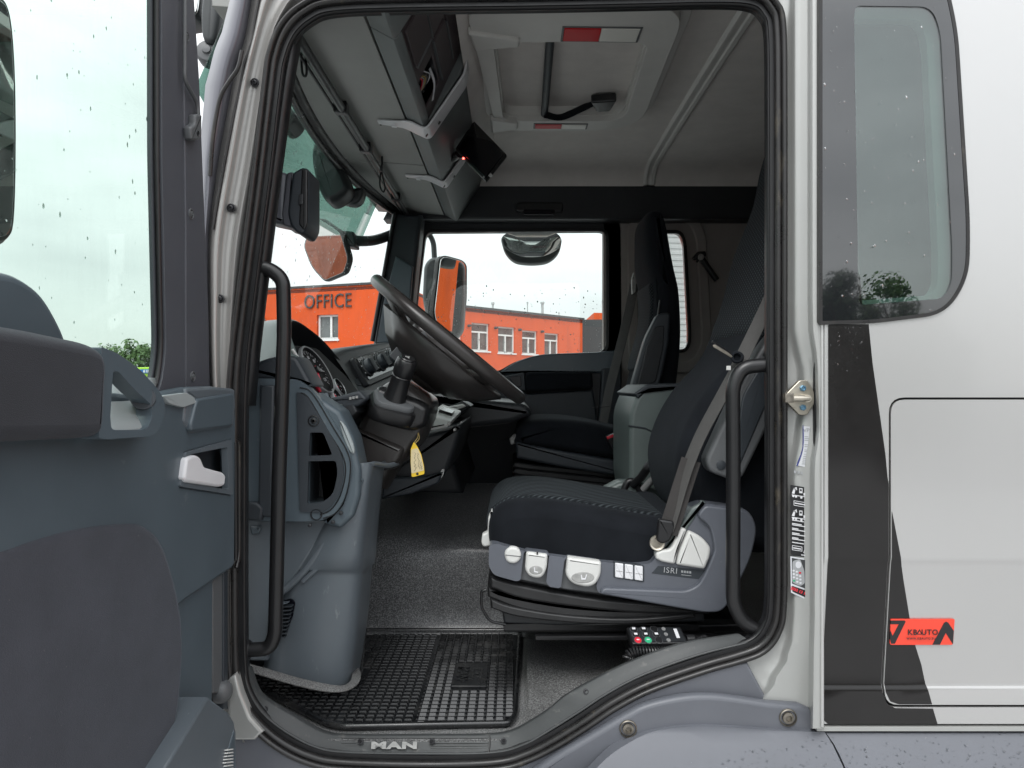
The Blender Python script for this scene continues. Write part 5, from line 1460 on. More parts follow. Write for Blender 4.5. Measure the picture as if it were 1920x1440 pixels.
# fold-up armrest on the near side
arm = slab('armrest', XZ(rnd([(1320, 862, 10), (1384, 722, 20), (1412, 668, 16), (1448, 620, 12), (1490, 640, 20), (1470, 730, 20), (1390, 892, 12), (1378, 902, 8), (1328, 884, 10)], n=4), 1.60), fY, 1.585, 1.64, M['mid_grey'], ds, e=.008, seg=4)
slab('armrest_inset', XZ(rnd([(1392, 742), (1440, 660), (1462, 700), (1385, 880), (1372, 880)], 10), 1.583), fY, 1.582, 1.60, M['slate_dk'], arm, e=.004)
lathe('armrest_cap', P(1352, 872, 1.584), (0, -1, 0), [(.010, -.003), (.010, .002), (.008, .003), (0, .003)], M['slate_dk'], arm, n=18)
# three-point belt: upper run, buckle tongue, lower run and anchor
def strap(name, pts, w, up, mt, par, k=5):
    return sweep(name, spl(pts, k, False), rect(w, .0022, .0008, 2), mt, par, up=up, sharp=60)
belt = strap('belt_upper', [P(1470, 500, 1.62), P(1436, 578, 1.60), P(1404, 645, 1.575), P(1382, 690, 1.565)], .030, (-.55, -.8, .1), M['belt'], ds)
strap('belt_lower', [P(1382, 690, 1.565), P(1352, 745, 1.572), P(1316, 812, 1.582), P(1293, 866, 1.586), P(1280, 905, 1.588), P(1262, 965, 1.588), P(1249, 1004, 1.592)], .030, (-.75, -.6, .2), M['belt'], ds)
strap('belt_tail', [P(1296, 862, 1.590), P(1282, 905, 1.590), P(1268, 950, 1.586), P(1252, 1000, 1.586)], .042, (-.2, -1, .1), M['belt_dark'], ds)
slab('anchor_cover', XZ(rnd([(1234, 972, 3), (1262, 976, 4), (1266, 990, 5), (1256, 1014, 6), (1240, 1020, 6), (1230, 1012, 5)], n=4), 1.585), fY, 1.578, 1.592, M['sat_black'], ds, e=.005)
lathe('anchor_ring', P(1232, 1018, 1.590), (-.1, -1, .1), [(.0155, -.004), (.0165, -.001), (.0165, .002), (.0150, .004), (.0120, .003), (.0118, -.004)], M['steel'], ds, n=24)
slab('buckle_tongue', XZ(rnd([(1336, 647), (1341, 646), (1367, 662), (1374, 668), (1371, 671), (1337, 651)], 1), 1.552), fY, 1.550, 1.553, M['rust_steel'], ds, e=.0008)
lathe('belt_ring', P(1382, 670, 1.552), (-.25, -1, .35), [(.012, -.004), (.014, 0), (.012, .004), (.008, .004), (.007, 0), (.008, -.004)], M['velour'], ds, n=24)
obox('belt_tab', P(1366, 690, 1.556), (.0045, 0, 0), (0, 0, .0045), (0, .002, 0), M['light_grey'], ds, e=.001)
# upper guide on the backrest shoulder
slab('belt_guide', XZ(rnd([(1416, 668), (1436, 640), (1446, 642), (1446, 664), (1424, 674)], 3), 1.62), fY, 1.585, 1.62, M['letter'], ds, e=.003)

# ================================================================ passenger seat
ps = thing('passenger_seat', 'black passenger seat by the far door, high headrest and folded armrest', 'seat', (.3, 2.9, FZ))
pc = spl(XZ([(970, 835), (967, 818), (975, 799), (1000, 787), (1050, 785), (1110, 792), (1170, 806), (1230, 818), (1230, 872), (1120, 858), (1040, 846)], 2.66), 4)
softblock('cushion', pc, 2.64, 3.14, (.045, .06), M['velour'], ps)
slab('cushion_pan', XZ(rnd([(966, 826), (985, 832), (1060, 846), (1190, 868), (1190, 896), (1060, 876), (968, 858)], 6), 2.66), fY, 2.635, 3.1, M['slate_dk'], ps, e=.010, seg=4)
slab('pan_catch', XZ(rnd([(955, 822), (966, 812), (970, 830), (958, 834)], 3), 2.70), fY, 2.69, 2.73, M['letter'], ps, e=.005)
for k in range(3):
    y = 864 + k * 12
    slab('bellows_fold', XZ(spl([(966, y), (1000, y + 4), (1100, y + 14), (1190, y + 22), (1190, y + 36), (1100, y + 28), (1000, y + 18), (964, y + 12)], 3), 2.70), fY, 2.68, 3.06, M['bellows'], ps, e=(.012, .02), seg=4, soft=True)
box('base_box', (.02, 2.72, FZ), (.46, 3.06, H - .33), M['sat_black'], ps, e=.01)
pbk = spl(R([(.46, -.24), (.432, -.15), (.440, -.09), (.470, .04), (.506, .20), (.515, .30), (.512, .36), (.492, .44), (.488, .55), (.490, .610), (.505, .640), (.535, .646), (.560, .630), (.575, .58), (.590, .48), (.612, .35), (.618, .18), (.605, .02), (.58, -.14), (.56, -.24)]), 4)
def taperblock(name, pts, rows_, mt, par):
    """outline in x,z swept over y, narrower where rows_ says (z-dependent half width)"""
    pts = ccw(pts)
    bm = bmesh.new()
    loops = []
    n = 14
    for i in range(n + 1):
        a = math.pi * i / n
        ins = .055 * (1 - math.sin(a)) if False else .050 * (1 - math.sin(a) ** .55)
        pp = inset(pts, min(ins, .046)) if ins > 1e-5 else pts
        c = -math.cos(a)
        loops.append([bm.verts.new((u, rows_[0] + lerp(rows_[1], v - H) * (abs(c) ** .6) * (1 if c > 0 else -1), v)) for u, v in pp])
    m = len(pts)
    for a, b in zip(loops, loops[1:]):
        for j in range(m): bm.faces.new((a[j], a[(j + 1) % m], b[(j + 1) % m], b[j]))
    bm.faces.new(loops[0][::-1]); bm.faces.new(loops[-1])
    return finish(bm, name, mt, par, 80)
taperblock('backrest', pbk, (2.885, [(-.25, .215), (.15, .225), (.33, .215), (.42, .185), (.65, .165)]), M['velour'], ps)
slab('backrest_panel', spl(R([(.4655, .06), (.500, .20), (.509, .30), (.505, .37), (.55, .36), (.56, .2), (.53, .06)]), 4), fY, 2.74, 3.03, M['rib'], ps, e=(.02, .02), seg=4, soft=True)
tube('side_piping', [Vector((x, 2.672, H + z)) for x, z in ((.53, .30), (.505, .14), (.478, .04), (.462, -.06), (.470, -.16))], .0035, M['sat_black'], ps, k=4, n=8)
par_ = slab('armrest', XZ(rnd([(1180, 735, 8), (1186, 712, 8), (1208, 636, 12), (1232, 588, 10), (1256, 586, 8), (1253, 640, 10), (1240, 705, 10), (1228, 752, 10), (1190, 752, 8)], n=4), 2.62), fY, 2.60, 2.66, M['slate_dk'], ps, e=.010, seg=4)
slab('armrest_inset', XZ(rnd([(1212, 650), (1228, 612), (1246, 610), (1244, 650), (1230, 716), (1194, 728)], 6), 2.598), fY, 2.596, 2.61, M['dash_black'], par_, e=.004)
pbelt = strap('belt', [P(1190, 532, 3.22), P(1178, 590, 3.20), P(1162, 655, 3.18), P(1144, 726, 3.16), P(1136, 768, 3.15), P(1128, 808, 3.14)], .044, (-.6, -.8, 0), M['belt'], ps)
slab('belt_guide', XZ(rnd([(1184, 525), (1188, 510), (1192, 520), (1191, 548), (1185, 552)], 2), 3.18), fY, 3.17, 3.2, M['letter'], ps, e=.002)
strap('buckle_bar', [P(1112, 764, 3.10), P(1124, 763, 3.10), P(1144, 762, 3.10)], .012, (0, 0, 1), M['sat_black'], ps)
bk = slab('buckle', XZ(rnd([(1136, 818), (1158, 810), (1170, 850), (1172, 866), (1154, 860)], 3), 2.61), fY, 2.60, 2.64, M['sat_black'], ps, e=.005)
slab('buckle_button', XZ([(1137, 819), (1157, 811.5), (1159, 816), (1139, 824)], 2.595), fY, 2.594, 2.602, M['key_red'], bk, e=.001)

# ================================================================ centre box between the seats, gear and brake levers
ctr = thing('console_box', 'green-grey storage box standing between the two seats', 'console', (.36, 2.35, FZ))
cp = rnd([(1178, 812, 8), (1178, 778, 30), (1192, 740, 26), (1212, 724, 12), (1330, 720, 10), (1330, 955, 5), (1186, 955, 5), (1178, 900, 5)], n=5)
cb_ = slab('box_body', XZ(cp, 2.22), fY, 2.20, 2.56, M['console'], ctr, e=.014, seg=4)
slab('box_lid', XZ(rnd([(1188, 738), (1212, 721), (1340, 717), (1340, 728), (1216, 731), (1196, 748)], 3), 2.20), fY, 2.195, 2.565, M['slate_dk'], ctr, e=.005)
tube('box_seam', [P(1178, 798, 2.199), P(1210, 803, 2.199), P(1228, 812, 2.199), P(1228, 860, 2.199)], .0025, M['slate_dk'], ctr, n=8)
# tunnel tray with levers
hbk = thing('parking_brake', 'black brake lever on a pale grey gaiter, tucked beside the driver seat back', 'brake lever', P(1190, 915, 2.15))
slab('lever_mount', XZ(rnd([(1130, 918), (1160, 902), (1200, 902), (1240, 925), (1240, 945), (1130, 935)], 6), 2.16), fY, 2.14, 2.22, M['console'], hbk, e=.01)
tube('lever', [P(1186, 910, 2.14), P(1202, 895, 2.12), P(1214, 878, 2.10)], .012, M['sat_black'], hbk, n=12)
tube('gaiter', spl([P(1170, 918, 2.14), P(1178, 903, 2.14), P(1192, 905, 2.14), P(1200, 922, 2.14)], 4, False), .010, M['sat_black'], hbk, n=10)
lathe('lever_tip', P(1213, 880, 2.10), (.5, -.2, .8), [(.013, 0), (.014, .012), (.012, .022), (0, .024)], M['dark_steel'], hbk, n=14)
tube('lever_bar', [P(1206, 918, 2.12), P(1222, 900, 2.10), P(1232, 893, 2.09)], .010, M['key_grey'], hbk, n=10)
# ================================================================ far (passenger) door seen from inside
pd = thing('passenger_door', 'closed far door with a dark trim and a wide window showing the orange building', 'door', (0, 3.42, H - .5))
YP = 3.42
dw = rnd([(798, 434, 14), (1138, 432, 16), (1138, 652, 12), (1122, 664, 8), (1010, 668, 40), (968, 678, 20), (936, 697, 8), (800, 700, 4), (774, 640, 4), (784, 540, 10)], n=5)
dout = [(742, 404), (1150, 404, 18), (1164, 420, 18), (1166, 700), (1164, 960), (690, 960), (700, 660), (722, 520)]
plate('door_frame', XZ(rnd(dout), YP), [XZ(dw, YP)], fY, YP, YP + .06, M['dash_black'], pd, bevel=.008)
plate('window_seal', inset(ccw(XZ(dw, YP - .003)), -.012), [inset(ccw(XZ(dw, YP - .003)), .004)], fY, YP - .006, YP + .02, M['rubber_dark'], pd, bevel=.003)
pg = slab('window_glass', inset(ccw(XZ(dw, YP)), -.004), fY, YP + .034, YP + .038, M['glass'], pd, e=0)
def rain_pd(rg):
    x = rg.uniform(790, 1136); y = 665 - 130 * rg.random() ** 1.2
    return P(x, y, YP + .0335), (0, -1, 0)
o = drops('rain_drops', 260, rain_pd, M['dew'], pg, .0010, .0036, 9, 1.1); o.location = (0, 0, 0)
# belt trim, dark armrest pad, handle tray
slab('belt_trim', XZ(rnd([(934, 700, 4), (970, 676, 24), (1012, 664, 40), (1120, 660, 6), (1162, 656, 4), (1162, 700, 4), (985, 698, 10), (960, 704, 6)], n=5), YP - .02), fY, YP - .022, YP + .01, M['slate'], pd, e=.008)
slab('armrest_pad', XZ(rnd([(986, 698), (1110, 696), (1112, 728), (984, 736)], 6), YP - .06), fY, YP - .07, YP, M['velour'], pd, e=.012)
slab('handle_tray', XZ(rnd([(944, 706), (984, 698), (986, 734), (962, 730)], 5), YP - .05), fY, YP - .055, YP, M['slate_dk'], pd, e=.006)
slab('handle_slot', XZ(rnd([(954, 708), (976, 704), (978, 726), (966, 724)], 4), YP - .056), fY, YP - .058, YP - .05, M['screen'], pd, e=.002)
slab('door_trim', XZ(rnd([(930, 704, 10), (985, 738, 10), (1112, 730, 4), (1120, 780, 6), (1120, 960, 4), (700, 960, 4), (720, 800, 4)], n=4), YP - .03), fY, YP - .034, YP + .01, M['slate_dk'], pd, e=.010)
slab('door_pillar', XZ(rnd([(1128, 690), (1164, 690), (1164, 800), (1122, 800)], 4), YP - .03), fY, YP - .06, YP + .01, M['slate_dk'], pd, e=.008)
# ramp mirror hung outside above that window
rm = thing('ramp_mirror', 'wide convex mirror hanging outside the top of the far window', 'mirror', P(997, 450, 3.78))
ro = rnd([(938, 444, 8), (950, 436, 8), (1044, 436, 8), (1055, 446, 8), (1050, 474, 22), (1030, 492, 24), (998, 496, 30), (964, 492, 24), (946, 474, 20)], n=6)
slab('mirror_shell', XZ(ro, 3.72), fY, 3.722, 3.80, M['mirror_shell'], rm, e=(.006, .04), seg=4)
bm = bmesh.new()   # convex glass
oc = ccw(inset(ccw(XZ(ro, 3.72)), .007))
cx = sum(p[0] for p in oc) / len(oc); cz = sum(p[1] for p in oc) / len(oc)
loops = []
for k in range(9):
    t = 1 - k / 9
    loops.append([bm.verts.new((cx + (u - cx) * t, 3.7225 - .035 * (1 - t * t) + .25 * 0, cz + (v - cz) * t)) for u, v in oc])
cvt = bm.verts.new((cx, 3.7225 - .035, cz))
for a, b in zip(loops, loops[1:]):
    for j in range(len(oc)): bm.faces.new((a[j], a[(j + 1) % len(oc)], b[(j + 1) % len(oc)], b[j]))
for j in range(len(oc)): bm.faces.new((loops[-1][j], loops[-1][(j + 1) % len(oc)], cvt))
for v in bm.verts: v.co.y += (v.co.z - cz) * -.45
finish(bm, 'mirror_glass', M['mirror'], rm, 80)
slab('mirror_mount', XZ(rnd([(968, 420), (1028, 420), (1024, 440), (974, 440)], 4), 3.70), fY, 3.69, 3.82, M['mirror_shell'], rm, e=.008)
# main mirror on the passenger side
sm = thing('side_mirror', 'tall rounded mirror outside the far window, orange wall in its glass', 'mirror', P(835, 570, 3.75))
def oriented(name, pts_px, Y, yaw, th, mt, par, e=.01, back=0.0, soft=False, seg=4, sc=1.0, dw=0.0):
    """outline in picture px at depth Y, turned about its own centre by yaw (deg)"""
    q = XZ(pts_px, Y)
    xs = [p[0] for p in q]; zs = [p[1] for p in q]
    cx, cz = (min(xs) + max(xs)) / 2, (min(zs) + max(zs)) / 2
    a = math.radians(yaw); ca, sa = math.cos(a), math.sin(a)
    loc = [((u - cx) / ca * sc, (v - cz) * (1 if sc == 1 else 1 - (1 - sc) * .5)) for u, v in q]
    tp = math.radians(4.0)
    f = lambda u, v, w: Vector((cx + u * ca - (w + dw + v * -math.sin(tp)) * sa, Y + u * sa + (w + dw + v * -math.sin(tp)) * ca, cz + v))
    return slab(name, loc, f, 0, th, mt, par, e=e, seg=seg, soft=soft)
mp = rnd([(826, 484, 12), (868, 488, 12), (871, 560, 10), (866, 620, 24), (855, 632, 14), (828, 618, 14), (820, 590, 10), (824, 520, 10)], n=5)
shl = rnd([(794, 496, 16), (806, 481, 10), (830, 480, 8), (862, 484, 14), (872, 496, 12), (872, 560, 10), (868, 620, 24), (854, 636, 16), (826, 626, 10), (800, 606, 14), (791, 560, 10)], n=5)
slab('mirror_shell', XZ(shl, 3.80), fY, 3.79, 3.95, M['mirror_shell'], sm, e=(.02, .05), seg=4, soft=True)
oriented('mirror_rim', inset(ccw(mp), -3), 3.775, 50, .03, M['rubber'], sm, e=.004)
oriented('mirror_glass', mp, 3.765, 50, .006, M['mirror'], sm, e=.0008)
tube('mirror_arm', bend([P(815, 490, 3.86), P(813, 455, 3.86), P(806, 440, 3.84), P(780, 430, 3.75)], .04), .014, M['mirror_shell'], sm, n=12)
# front kerb mirror on its arm beyond the windscreen
km = thing('kerb_mirror', 'five-sided mirror on a black arm outside the windscreen, rain on its face', 'mirror', P(612, 470, 3.0))
kp = rnd([(602, 407, 8), (648, 438, 8), (662, 488, 10), (650, 515, 8), (604, 529, 8), (576, 500, 14), (560, 458, 10), (574, 432, 8)], n=4)
def kslab(name, pts, w0, w1, mt, e, par=km, soft=False):
    A = P(610, 470, 3.0); n_ = Vector((-.35, -.93, -.10)).normalized(); r = Vector((.93, -.35, 0)).normalized(); u_ = n_.cross(r) * -1
    if u_.z < 0: u_ = -u_
    r = u_.cross(n_)
    if r.x < 0: r = -r
    q = [((x - 610) * 3.0 / F, (470 - y) * 3.0 / F) for x, y in pts]
    return slab(name, q, lambda u, v, w: A + r * u + u_ * v + n_ * w, w0, w1, mt, par, e=e, seg=4, soft=soft)
kslab('mirror_shell', kp, .0, -.035, M['mirror_shell'], (.004, .02), soft=False)
kslab('mirror_glass', inset(ccw(kp), 3.5), .0015, -.003, M['mirror'], .001)
tube('mirror_arm', spl([P(646, 448, 3.03), P(672, 452, 3.05), P(704, 450, 3.2), P(740, 438, 3.35)], 4, False), .022, M['mirror_shell'], km, n=14, radii=None)
slab('arm_joint', XZ(rnd([(640, 432), (664, 434), (668, 464), (650, 462)], 5), 3.0), fY, 2.99, 3.08, M['mirror_shell'], km, e=.012)
# wiper/front mirror head beyond the tinted visor
um = thing('upper_front_mirror', 'dark mirror head hanging outside behind the tinted sun visor, above the windscreen', 'mirror', P(630, 325, 2.65))
slab('mirror_head', XZ(spl([(590, 268), (612, 275), (640, 312), (655, 345), (652, 362), (630, 378), (612, 378), (596, 350), (585, 300)], 4), 2.6), fY, 2.58, 2.72, M['mirror_shell'], um, e=(.02, .04), soft=True, seg=4)
slab('mirror_bracket', XZ(spl([(632, 362), (650, 356), (676, 352), (682, 358), (676, 376), (662, 384), (640, 378)], 4), 2.7), fY, 2.69, 2.76, M['mirror_shell'], um, e=.012, soft=True)
slab('mirror_head', XZ(spl([(524, 190), (548, 205), (556, 222), (540, 240), (524, 236)], 4), 2.2), fY, 2.19, 2.3, M['mirror_shell'], um, e=.015, soft=True)

# ================================================================ overhead shelf above the windscreen
shelf = thing('overhead_shelf', 'grey storage shelf over the windscreen with dark cubbies and two pale brackets', 'shelf', (-.35, 2.4, H + .8))
def prof(name, pr, Y0, Y1, mt, par=shelf, e=.002, nseg=8):
    q = [(x, H + z) for x, z in pr]
    return slab(name, q, fY, Y0, Y1, mt, par, e=e, seg=2)
prof('under_panel', [(-.615, .775), (-.304, .752), (-.304, .768), (-.615, .80)], 1.53, 2.565, M['shelf_grey'])
prof('under_panel', [(-.60, .775), (-.304, .752), (-.304, .768), (-.60, .80)], 2.577, 3.36, M['shelf_grey'])
prof('panel_gap', [(-.60, .788), (-.30, .766), (-.30, .80), (-.60, .82)], 1.53, 3.36, M['screen'])
FAS = [(-.298, .752), (-.250, .726), (-.243, .729), (-.145, .876), (-.137, .905), (-.137, .965), (-.20, .965), (-.30, .80)]
prof('lower_fascia', FAS, 2.112, 3.33, M['shelf_blue'], e=.006)
prof('end_cap', FAS, 1.46, 1.575, M['shelf_blue'], e=.004)
prof('lower_rail', [(-.298, .752), (-.250, .726), (-.243, .729), (-.233, .744), (-.25, .765), (-.30, .80)], 1.577, 2.11, M['shelf_blue'], e=.003)
# cubby bank between end cap and bracket: dark sloping face with framed lids
a0, a1 = Vector((-.233, 0, H + .744)), Vector((-.132, 0, H + .955))
fd = (a1 - a0).normalized(); fn = Vector((fd.z, 0, -fd.x))
def Sf(u, v, w=0): return Vector((a0.x, u, a0.z)) + fd * v + fn * w       # u along y, v up the face, w out
def sslab(name, u0, u1, v0, v1, w0, w1, mt, par, e=.002, r=.004):
    return slab(name, rnd([(u0, v0), (u1, v0), (u1, v1), (u0, v1)], r, 3), lambda u, v, w: Sf(u, v, w), w0, w1, mt, par, e=e, seg=2)
bank = plate('cubby_frame', [(1.577, -.002), (2.11, -.002), (2.11, .232), (1.577, .232)], [rnd([(1.865, .008), (2.03, .008), (2.03, .086), (1.865, .086)], .004, 2)], lambda u, v, w: Sf(u, v, w), -.004, -.03, M['shelf_dark'], shelf, bevel=.002)
sslab('cubby_lid', 1.60, 1.775, .010, .092, .003, -.006, M['shelf_dark'], bank)
sslab('cubby_lid', 1.60, 1.79, .100, .158, .003, -.006, M['shelf_dark'], bank)
sslab('cubby_lid', 1.81, 2.04, .100, .158, .003, -.006, M['shelf_dark'], bank)
sslab('cubby_lid', 1.60, 1.79, .166, .225, .003, -.006, M['shelf_dark'], bank)
sslab('cubby_lid', 1.81, 2.04, .166, .225, .003, -.006, M['shelf_dark'], bank)
for (u0, u1, v0, v1) in ((1.60, 1.79, .0955, .0975), (1.81, 2.04, .0955, .0975), (1.60, 1.79, .1615, .1635), (1.83, 2.04, .1615, .1635), (1.782, 1.784, .012, .09)):
    sslab('lid_edge', u0, u1, v0, v1, .0045, -.005, M['mid_grey'], bank, e=.0005, r=0)
# open radio bay with bare connectors and a dangling white strip
bay = sslab('radio_bay', 1.86, 2.035, .004, .09, -.085, -.09, M['screen'], bank, e=0)
for (u0, u1, v0, v1) in ((1.862, 1.865, .008, .09), (2.03, 2.033, .008, .09), (1.865, 2.03, .005, .008), (1.865, 2.03, .086, .089)):
    sslab('bay_wall', u0, u1, v0, v1, -.008, -.088, M['dash_black'], bank, e=0, r=0)
rg = random.Random(5)
for k in range(18):
    u = 1.872 + rg.random() * .115; v = .012 + rg.random() * .045
    sslab('connector', u, u + .008 + rg.random() * .016, v, v + .005 + rg.random() * .010, -.012 - rg.random() * .02, -.06, [M['sat_black'], M['mid_grey'], M['sat_black'], M['rust_steel']][k % 4], bank, e=.0006, r=0)
for k in range(6):
    v = .016 + k * .007
    tube('wire', [Sf(1.872 + .006 * k, v, -.015), Sf(1.90 + .008 * k, v + .012, -.008), Sf(1.95 + .004 * k, v - .004, -.015), Sf(2.00, v + .004, -.03)], .0016, [M['key_red'], M['letter'], M['string'], M['rust_steel'], M['sat_black'], M['paper']][k], bank, n=6, k=3)
ws_ = sweep('loose_strip', spl([Sf(1.955, .082, -.02), Sf(1.985, .062, .0), Sf(2.022, .030, .006)], 4, False), rect(.010, .001), M['white_pl'], bank, up=fn)
for ch in bank.children: ch.location = (0, 0, 0)
# the two pale brackets: tongue under the shelf, elbow, arm up the fascia
def bracket(Yc, hw):
    t0 = Vector((-.385, 0, H + .7510)); t1 = Vector((-.300, 0, H + .7415)); t2 = Vector((-.241, 0, H + .7135)); t3 = Vector((-.131, 0, H + .8735)); 
    path = bend([t0, t1, t2, t3, Vector((-.123, 0, H + .93))], .018, 5)
    rows = []
    for i, p in enumerate(path):
        s = i / (len(path) - 1)
        w = hw * (.30 + .70 * min(1, s / .30) ** .6) if s < .30 else hw
        w *= 1 - .25 * max(0, s - .6)
        rows.append([Vector((p.x, Yc + k * w, p.z)) for k in (-1, -.92, -.5, 0, .5, .92, 1)])
    o = loft('bracket', rows, M['white_pl'], shelf, thick=-.006, sharp=50)
    for (q, sx) in ((t0 * .45 + t1 * .55, .012), (t2 * .85 + t1 * .15, .008), (t2 * .75 + t3 * .25, .008), (t0 * .9 + t1 * .1, .004)):
        d = Vector((1, 0, -.1)).normalized() if q.x < -.262 else (t3 - t2).normalized()
        n2 = Vector((0, 1, 0)).cross(d).normalized()
        if n2.x < 0 and q.x > -.25: n2 = -n2
        if n2.z > 0: n2 = -n2
        c = Vector((q.x, Yc, q.z)) + n2 * .0062
        h = obox('bracket_slot', c, d * sx * .6, Vector((0, sx * .6, 0)), n2 * .0012, M['white_ink'] if sx == .012 else M['sat_black'], o, e=.0005, r=.002)
        h.location = (0, 0, 0)
    return o
bracket(2.145, .044)
bracket(2.70, .038)
# grey card cover between shelf and roof
prof('roof_fillet', [(-.137, .90), (-.10, .945), (-.06, .968), (-.15, .975)], 1.5, 3.34, M['headliner'], e=.004)
# blind rod under the shelf: two telescoping rods with clips, cords with loops
rod = thing('blind_rod', 'long black roller blind rod fixed under the grey shelf', 'blind rod', (-.455, 2.3, H + .74))
tube('rod', [Vector((-.458, 1.56, H + .742)), Vector((-.458, 2.36, H + .742))], .0115, M['sat_black'], rod, n=14)
tube('rod', [Vector((-.458, 2.36, H + .742)), Vector((-.458, 3.28, H + .742))], .0095, M['sat_black'], rod, n=14)
tube('lower_rod', [Vector((-.480, 1.56, H + .744)), Vector((-.480, 3.28, H + .744))], .004, M['dark_steel'], rod, n=10)
for Y in (2.02, 2.36, 2.98):
    obox('rod_clip', (-.462, Y, H + .746), (.018, 0, 0), (0, .016, 0), (0, 0, .016), M['sat_black'], rod, e=.005)
for i, (x, y, yb, yl, Y) in enumerate(((570, 40, 78, 143, 1.72), (717, 289, 312, 360, 2.50))):
    cd = thing('pull_cord', ['black pull cord with a metal crimp, nearest the door pillar', 'black pull cord with a loop, hanging below the shelf seam'][i], 'cord', P(x, y, Y), group='pull cords under the shelf')
    tube('cord', [P(x, y - 8, Y), P(x - 1, y + 20, Y), P(x - 2, yb, Y)], .0036, M['rubber_dark'], cd, n=8)
    lathe('crimp', P(x - 2, yb, Y), (-.05, 0, -1), [(.005, 0), (.005, .014), (.004, .016)], M['steel'] if i == 0 else M['dark_steel'], cd, n=10)
    tube('loop', spl([P(x - 3, yb + 10, Y), P(x - 5, yb + 30, Y), P(x - 3, yl - 6, Y), P(x + 2, yl, Y), P(x + 5, yl - 8, Y), P(x + 3, yb + 30, Y), P(x - 1, yb + 10, Y)], 4, False), .0028, M['rubber_dark'], cd, n=8)
# monitor on the far bracket
tv = thing('monitor', 'black tablet screen with a red light, turned on the far shelf bracket', 'monitor', P(900, 290, 2.45))
f_, _ = fp4('screen', [(855, 284), (912, 344), (951, 296), (889, 231)], [2.50, 2.36, 2.44, 2.60], .012, M['sat_black'], tv, e=.003)
f_, (A, ux, uy, nn) = fp4('display', [(860, 284), (911, 338), (945, 296), (890, 238)], [2.495, 2.362, 2.44, 2.592], .0135, M['screen'], f_, e=.001)
f_.location = (0, 0, 0)
lathe('status_light', P(869, 297, 2.452), (0, -1, 0), [(.0035, 0), (.003, .002), (0, .003)], M['led_red'], tv, n=10)
obox('screen_key', P(920, 329, 2.36), (.004, 0, .004), (-.004, 0, .004), (0, .001, 0), M['letter'], tv, e=.0003)
obox('screen_key', P(907, 332, 2.36), (.002, 0, .002), (-.002, 0, .002), (0, .001, 0), M['letter'], tv, e=.0003)
tube('mount_arm', [P(862, 288, 2.52), P(850, 296, 2.60), P(840, 300, 2.66)], .014, M['sat_black'], tv, n=12)
obox('clamp', P(838, 300, 2.66), (.02, 0, .012), (-.006, 0, .012), (0, .03, 0), M['rust_steel'], tv, e=.003)
obox('clamp_pad', P(846, 292, 2.62), (.022, 0, .012), (-.004, 0, .008), (0, .02, 0), M['orange_plate'], tv, e=.003)

# ================================================================ roof hatch
ht = thing('roof_hatch', 'pale grey roof hatch frame with red and clear lamp lenses', 'roof hatch', (.16, 2.3, H + .95))
ho = rnd([(-.115, 1.80, .10), (.428, 1.80, .14), (.458, 2.70, .20), (-.055, 2.70, .10)], n=9)
hi = rnd([(-.050, 2.00, .045), (.366, 2.00, .05), (.390, 2.60, .09), (-.030, 2.60, .06)], n=9)
plate('hatch_frame', ho, [hi], fZ, H + .915, H + .972, M['hatch_grey'], ht, bevel=.025)
plate('hatch_flange', inset(ccw(ho), -.03), [inset(ccw(hi), -.008)], fZ, H + .950, H + .962, M['hatch_grey'], ht, bevel=.004)
plate('hatch_wall', inset(ccw(hi), -.006), [inset(ccw(hi), .004)], fZ, H + .935, H + 1.06, M['hatch_grey'], ht)
slab('hatch_lid', inset(ccw(hi), -.004), fZ, H + 1.035, H + 1.06, M['headliner'], ht, e=0)
slab('lid_panel', inset(ccw(hi), .018), fZ, H + 1.022, H + 1.04, M['headliner'], ht, e=.008)
# wedge ears at the front corners
slab('frame_ear', rnd([(-.115, 1.93), (.02, 1.97), (.02, 2.01), (-.10, 2.035)], .008, 3), fZ, H + .905, H + .93, M['hatch_grey'], ht, e=.006)
slab('frame_ear', rnd([(-.075, 2.56), (.02, 2.60), (.02, 2.66), (-.075, 2.70)], .008, 3), fZ, H + .905, H + .93, M['hatch_grey'], ht, e=.006)
for Y0, Y1, sc in ((1.915, 1.985, 1.0), (2.625, 2.665, 1.0)):
    x0, xm, x1 = (.135, .230, .330) if Y0 < 2.2 else (.082, .175, .262)
    l_ = slab('red_lens', [(x0, Y0), (xm, Y0 + .002), (xm, Y1 + .002), (x0, Y1)], fZ, H + .9105, H + .93, M['red_lens'], ht, e=.002)
    slab('clear_lens', [(xm + .001, Y0 + .002), (x1, Y0 + .006), (x1, Y1 + .006), (xm + .001, Y1 + .002)], fZ, H + .9105, H + .93, M['clear_lens'], ht, e=.002)
    plate('lens_bezel', [(x0 - .006, Y0 - .006), (x1 + .006, Y0 - .002), (x1 + .006, Y1 + .012), (x0 - .006, Y1 + .006)], [[(x0 - .001, Y0 - .001), (x1 + .001, Y0 + .004), (x1 + .001, Y1 + .007), (x0 - .001, Y1 + .001)]], fZ, H + .9125, H + .93, M['mid_grey'], ht, bevel=.001)
bar = tube('hatch_handle', [Vector((.105, 2.02, H + .955)), Vector((.112, 2.585, H + .935))], .0125, M['slate_dk'], ht, n=14)
stp = sweep('pull_strap', spl([Vector((.108, 2.575, H + .93)), Vector((.17, 2.585, H + .925)), Vector((.24, 2.56, H + .945)), Vector((.30, 2.53, H + .965)), Vector((.345, 2.50, H + .975))], 5, False), rect(.05, .004, .001, 2), M['velour'], ht, up=(0, -.7, .7))
slab('strap_end', rnd([(.26, 2.47), (.345, 2.455), (.335, 2.55), (.29, 2.56)], .01, 3), fZ, H + .93, H + .96, M['sat_black'], ht, e=.006)
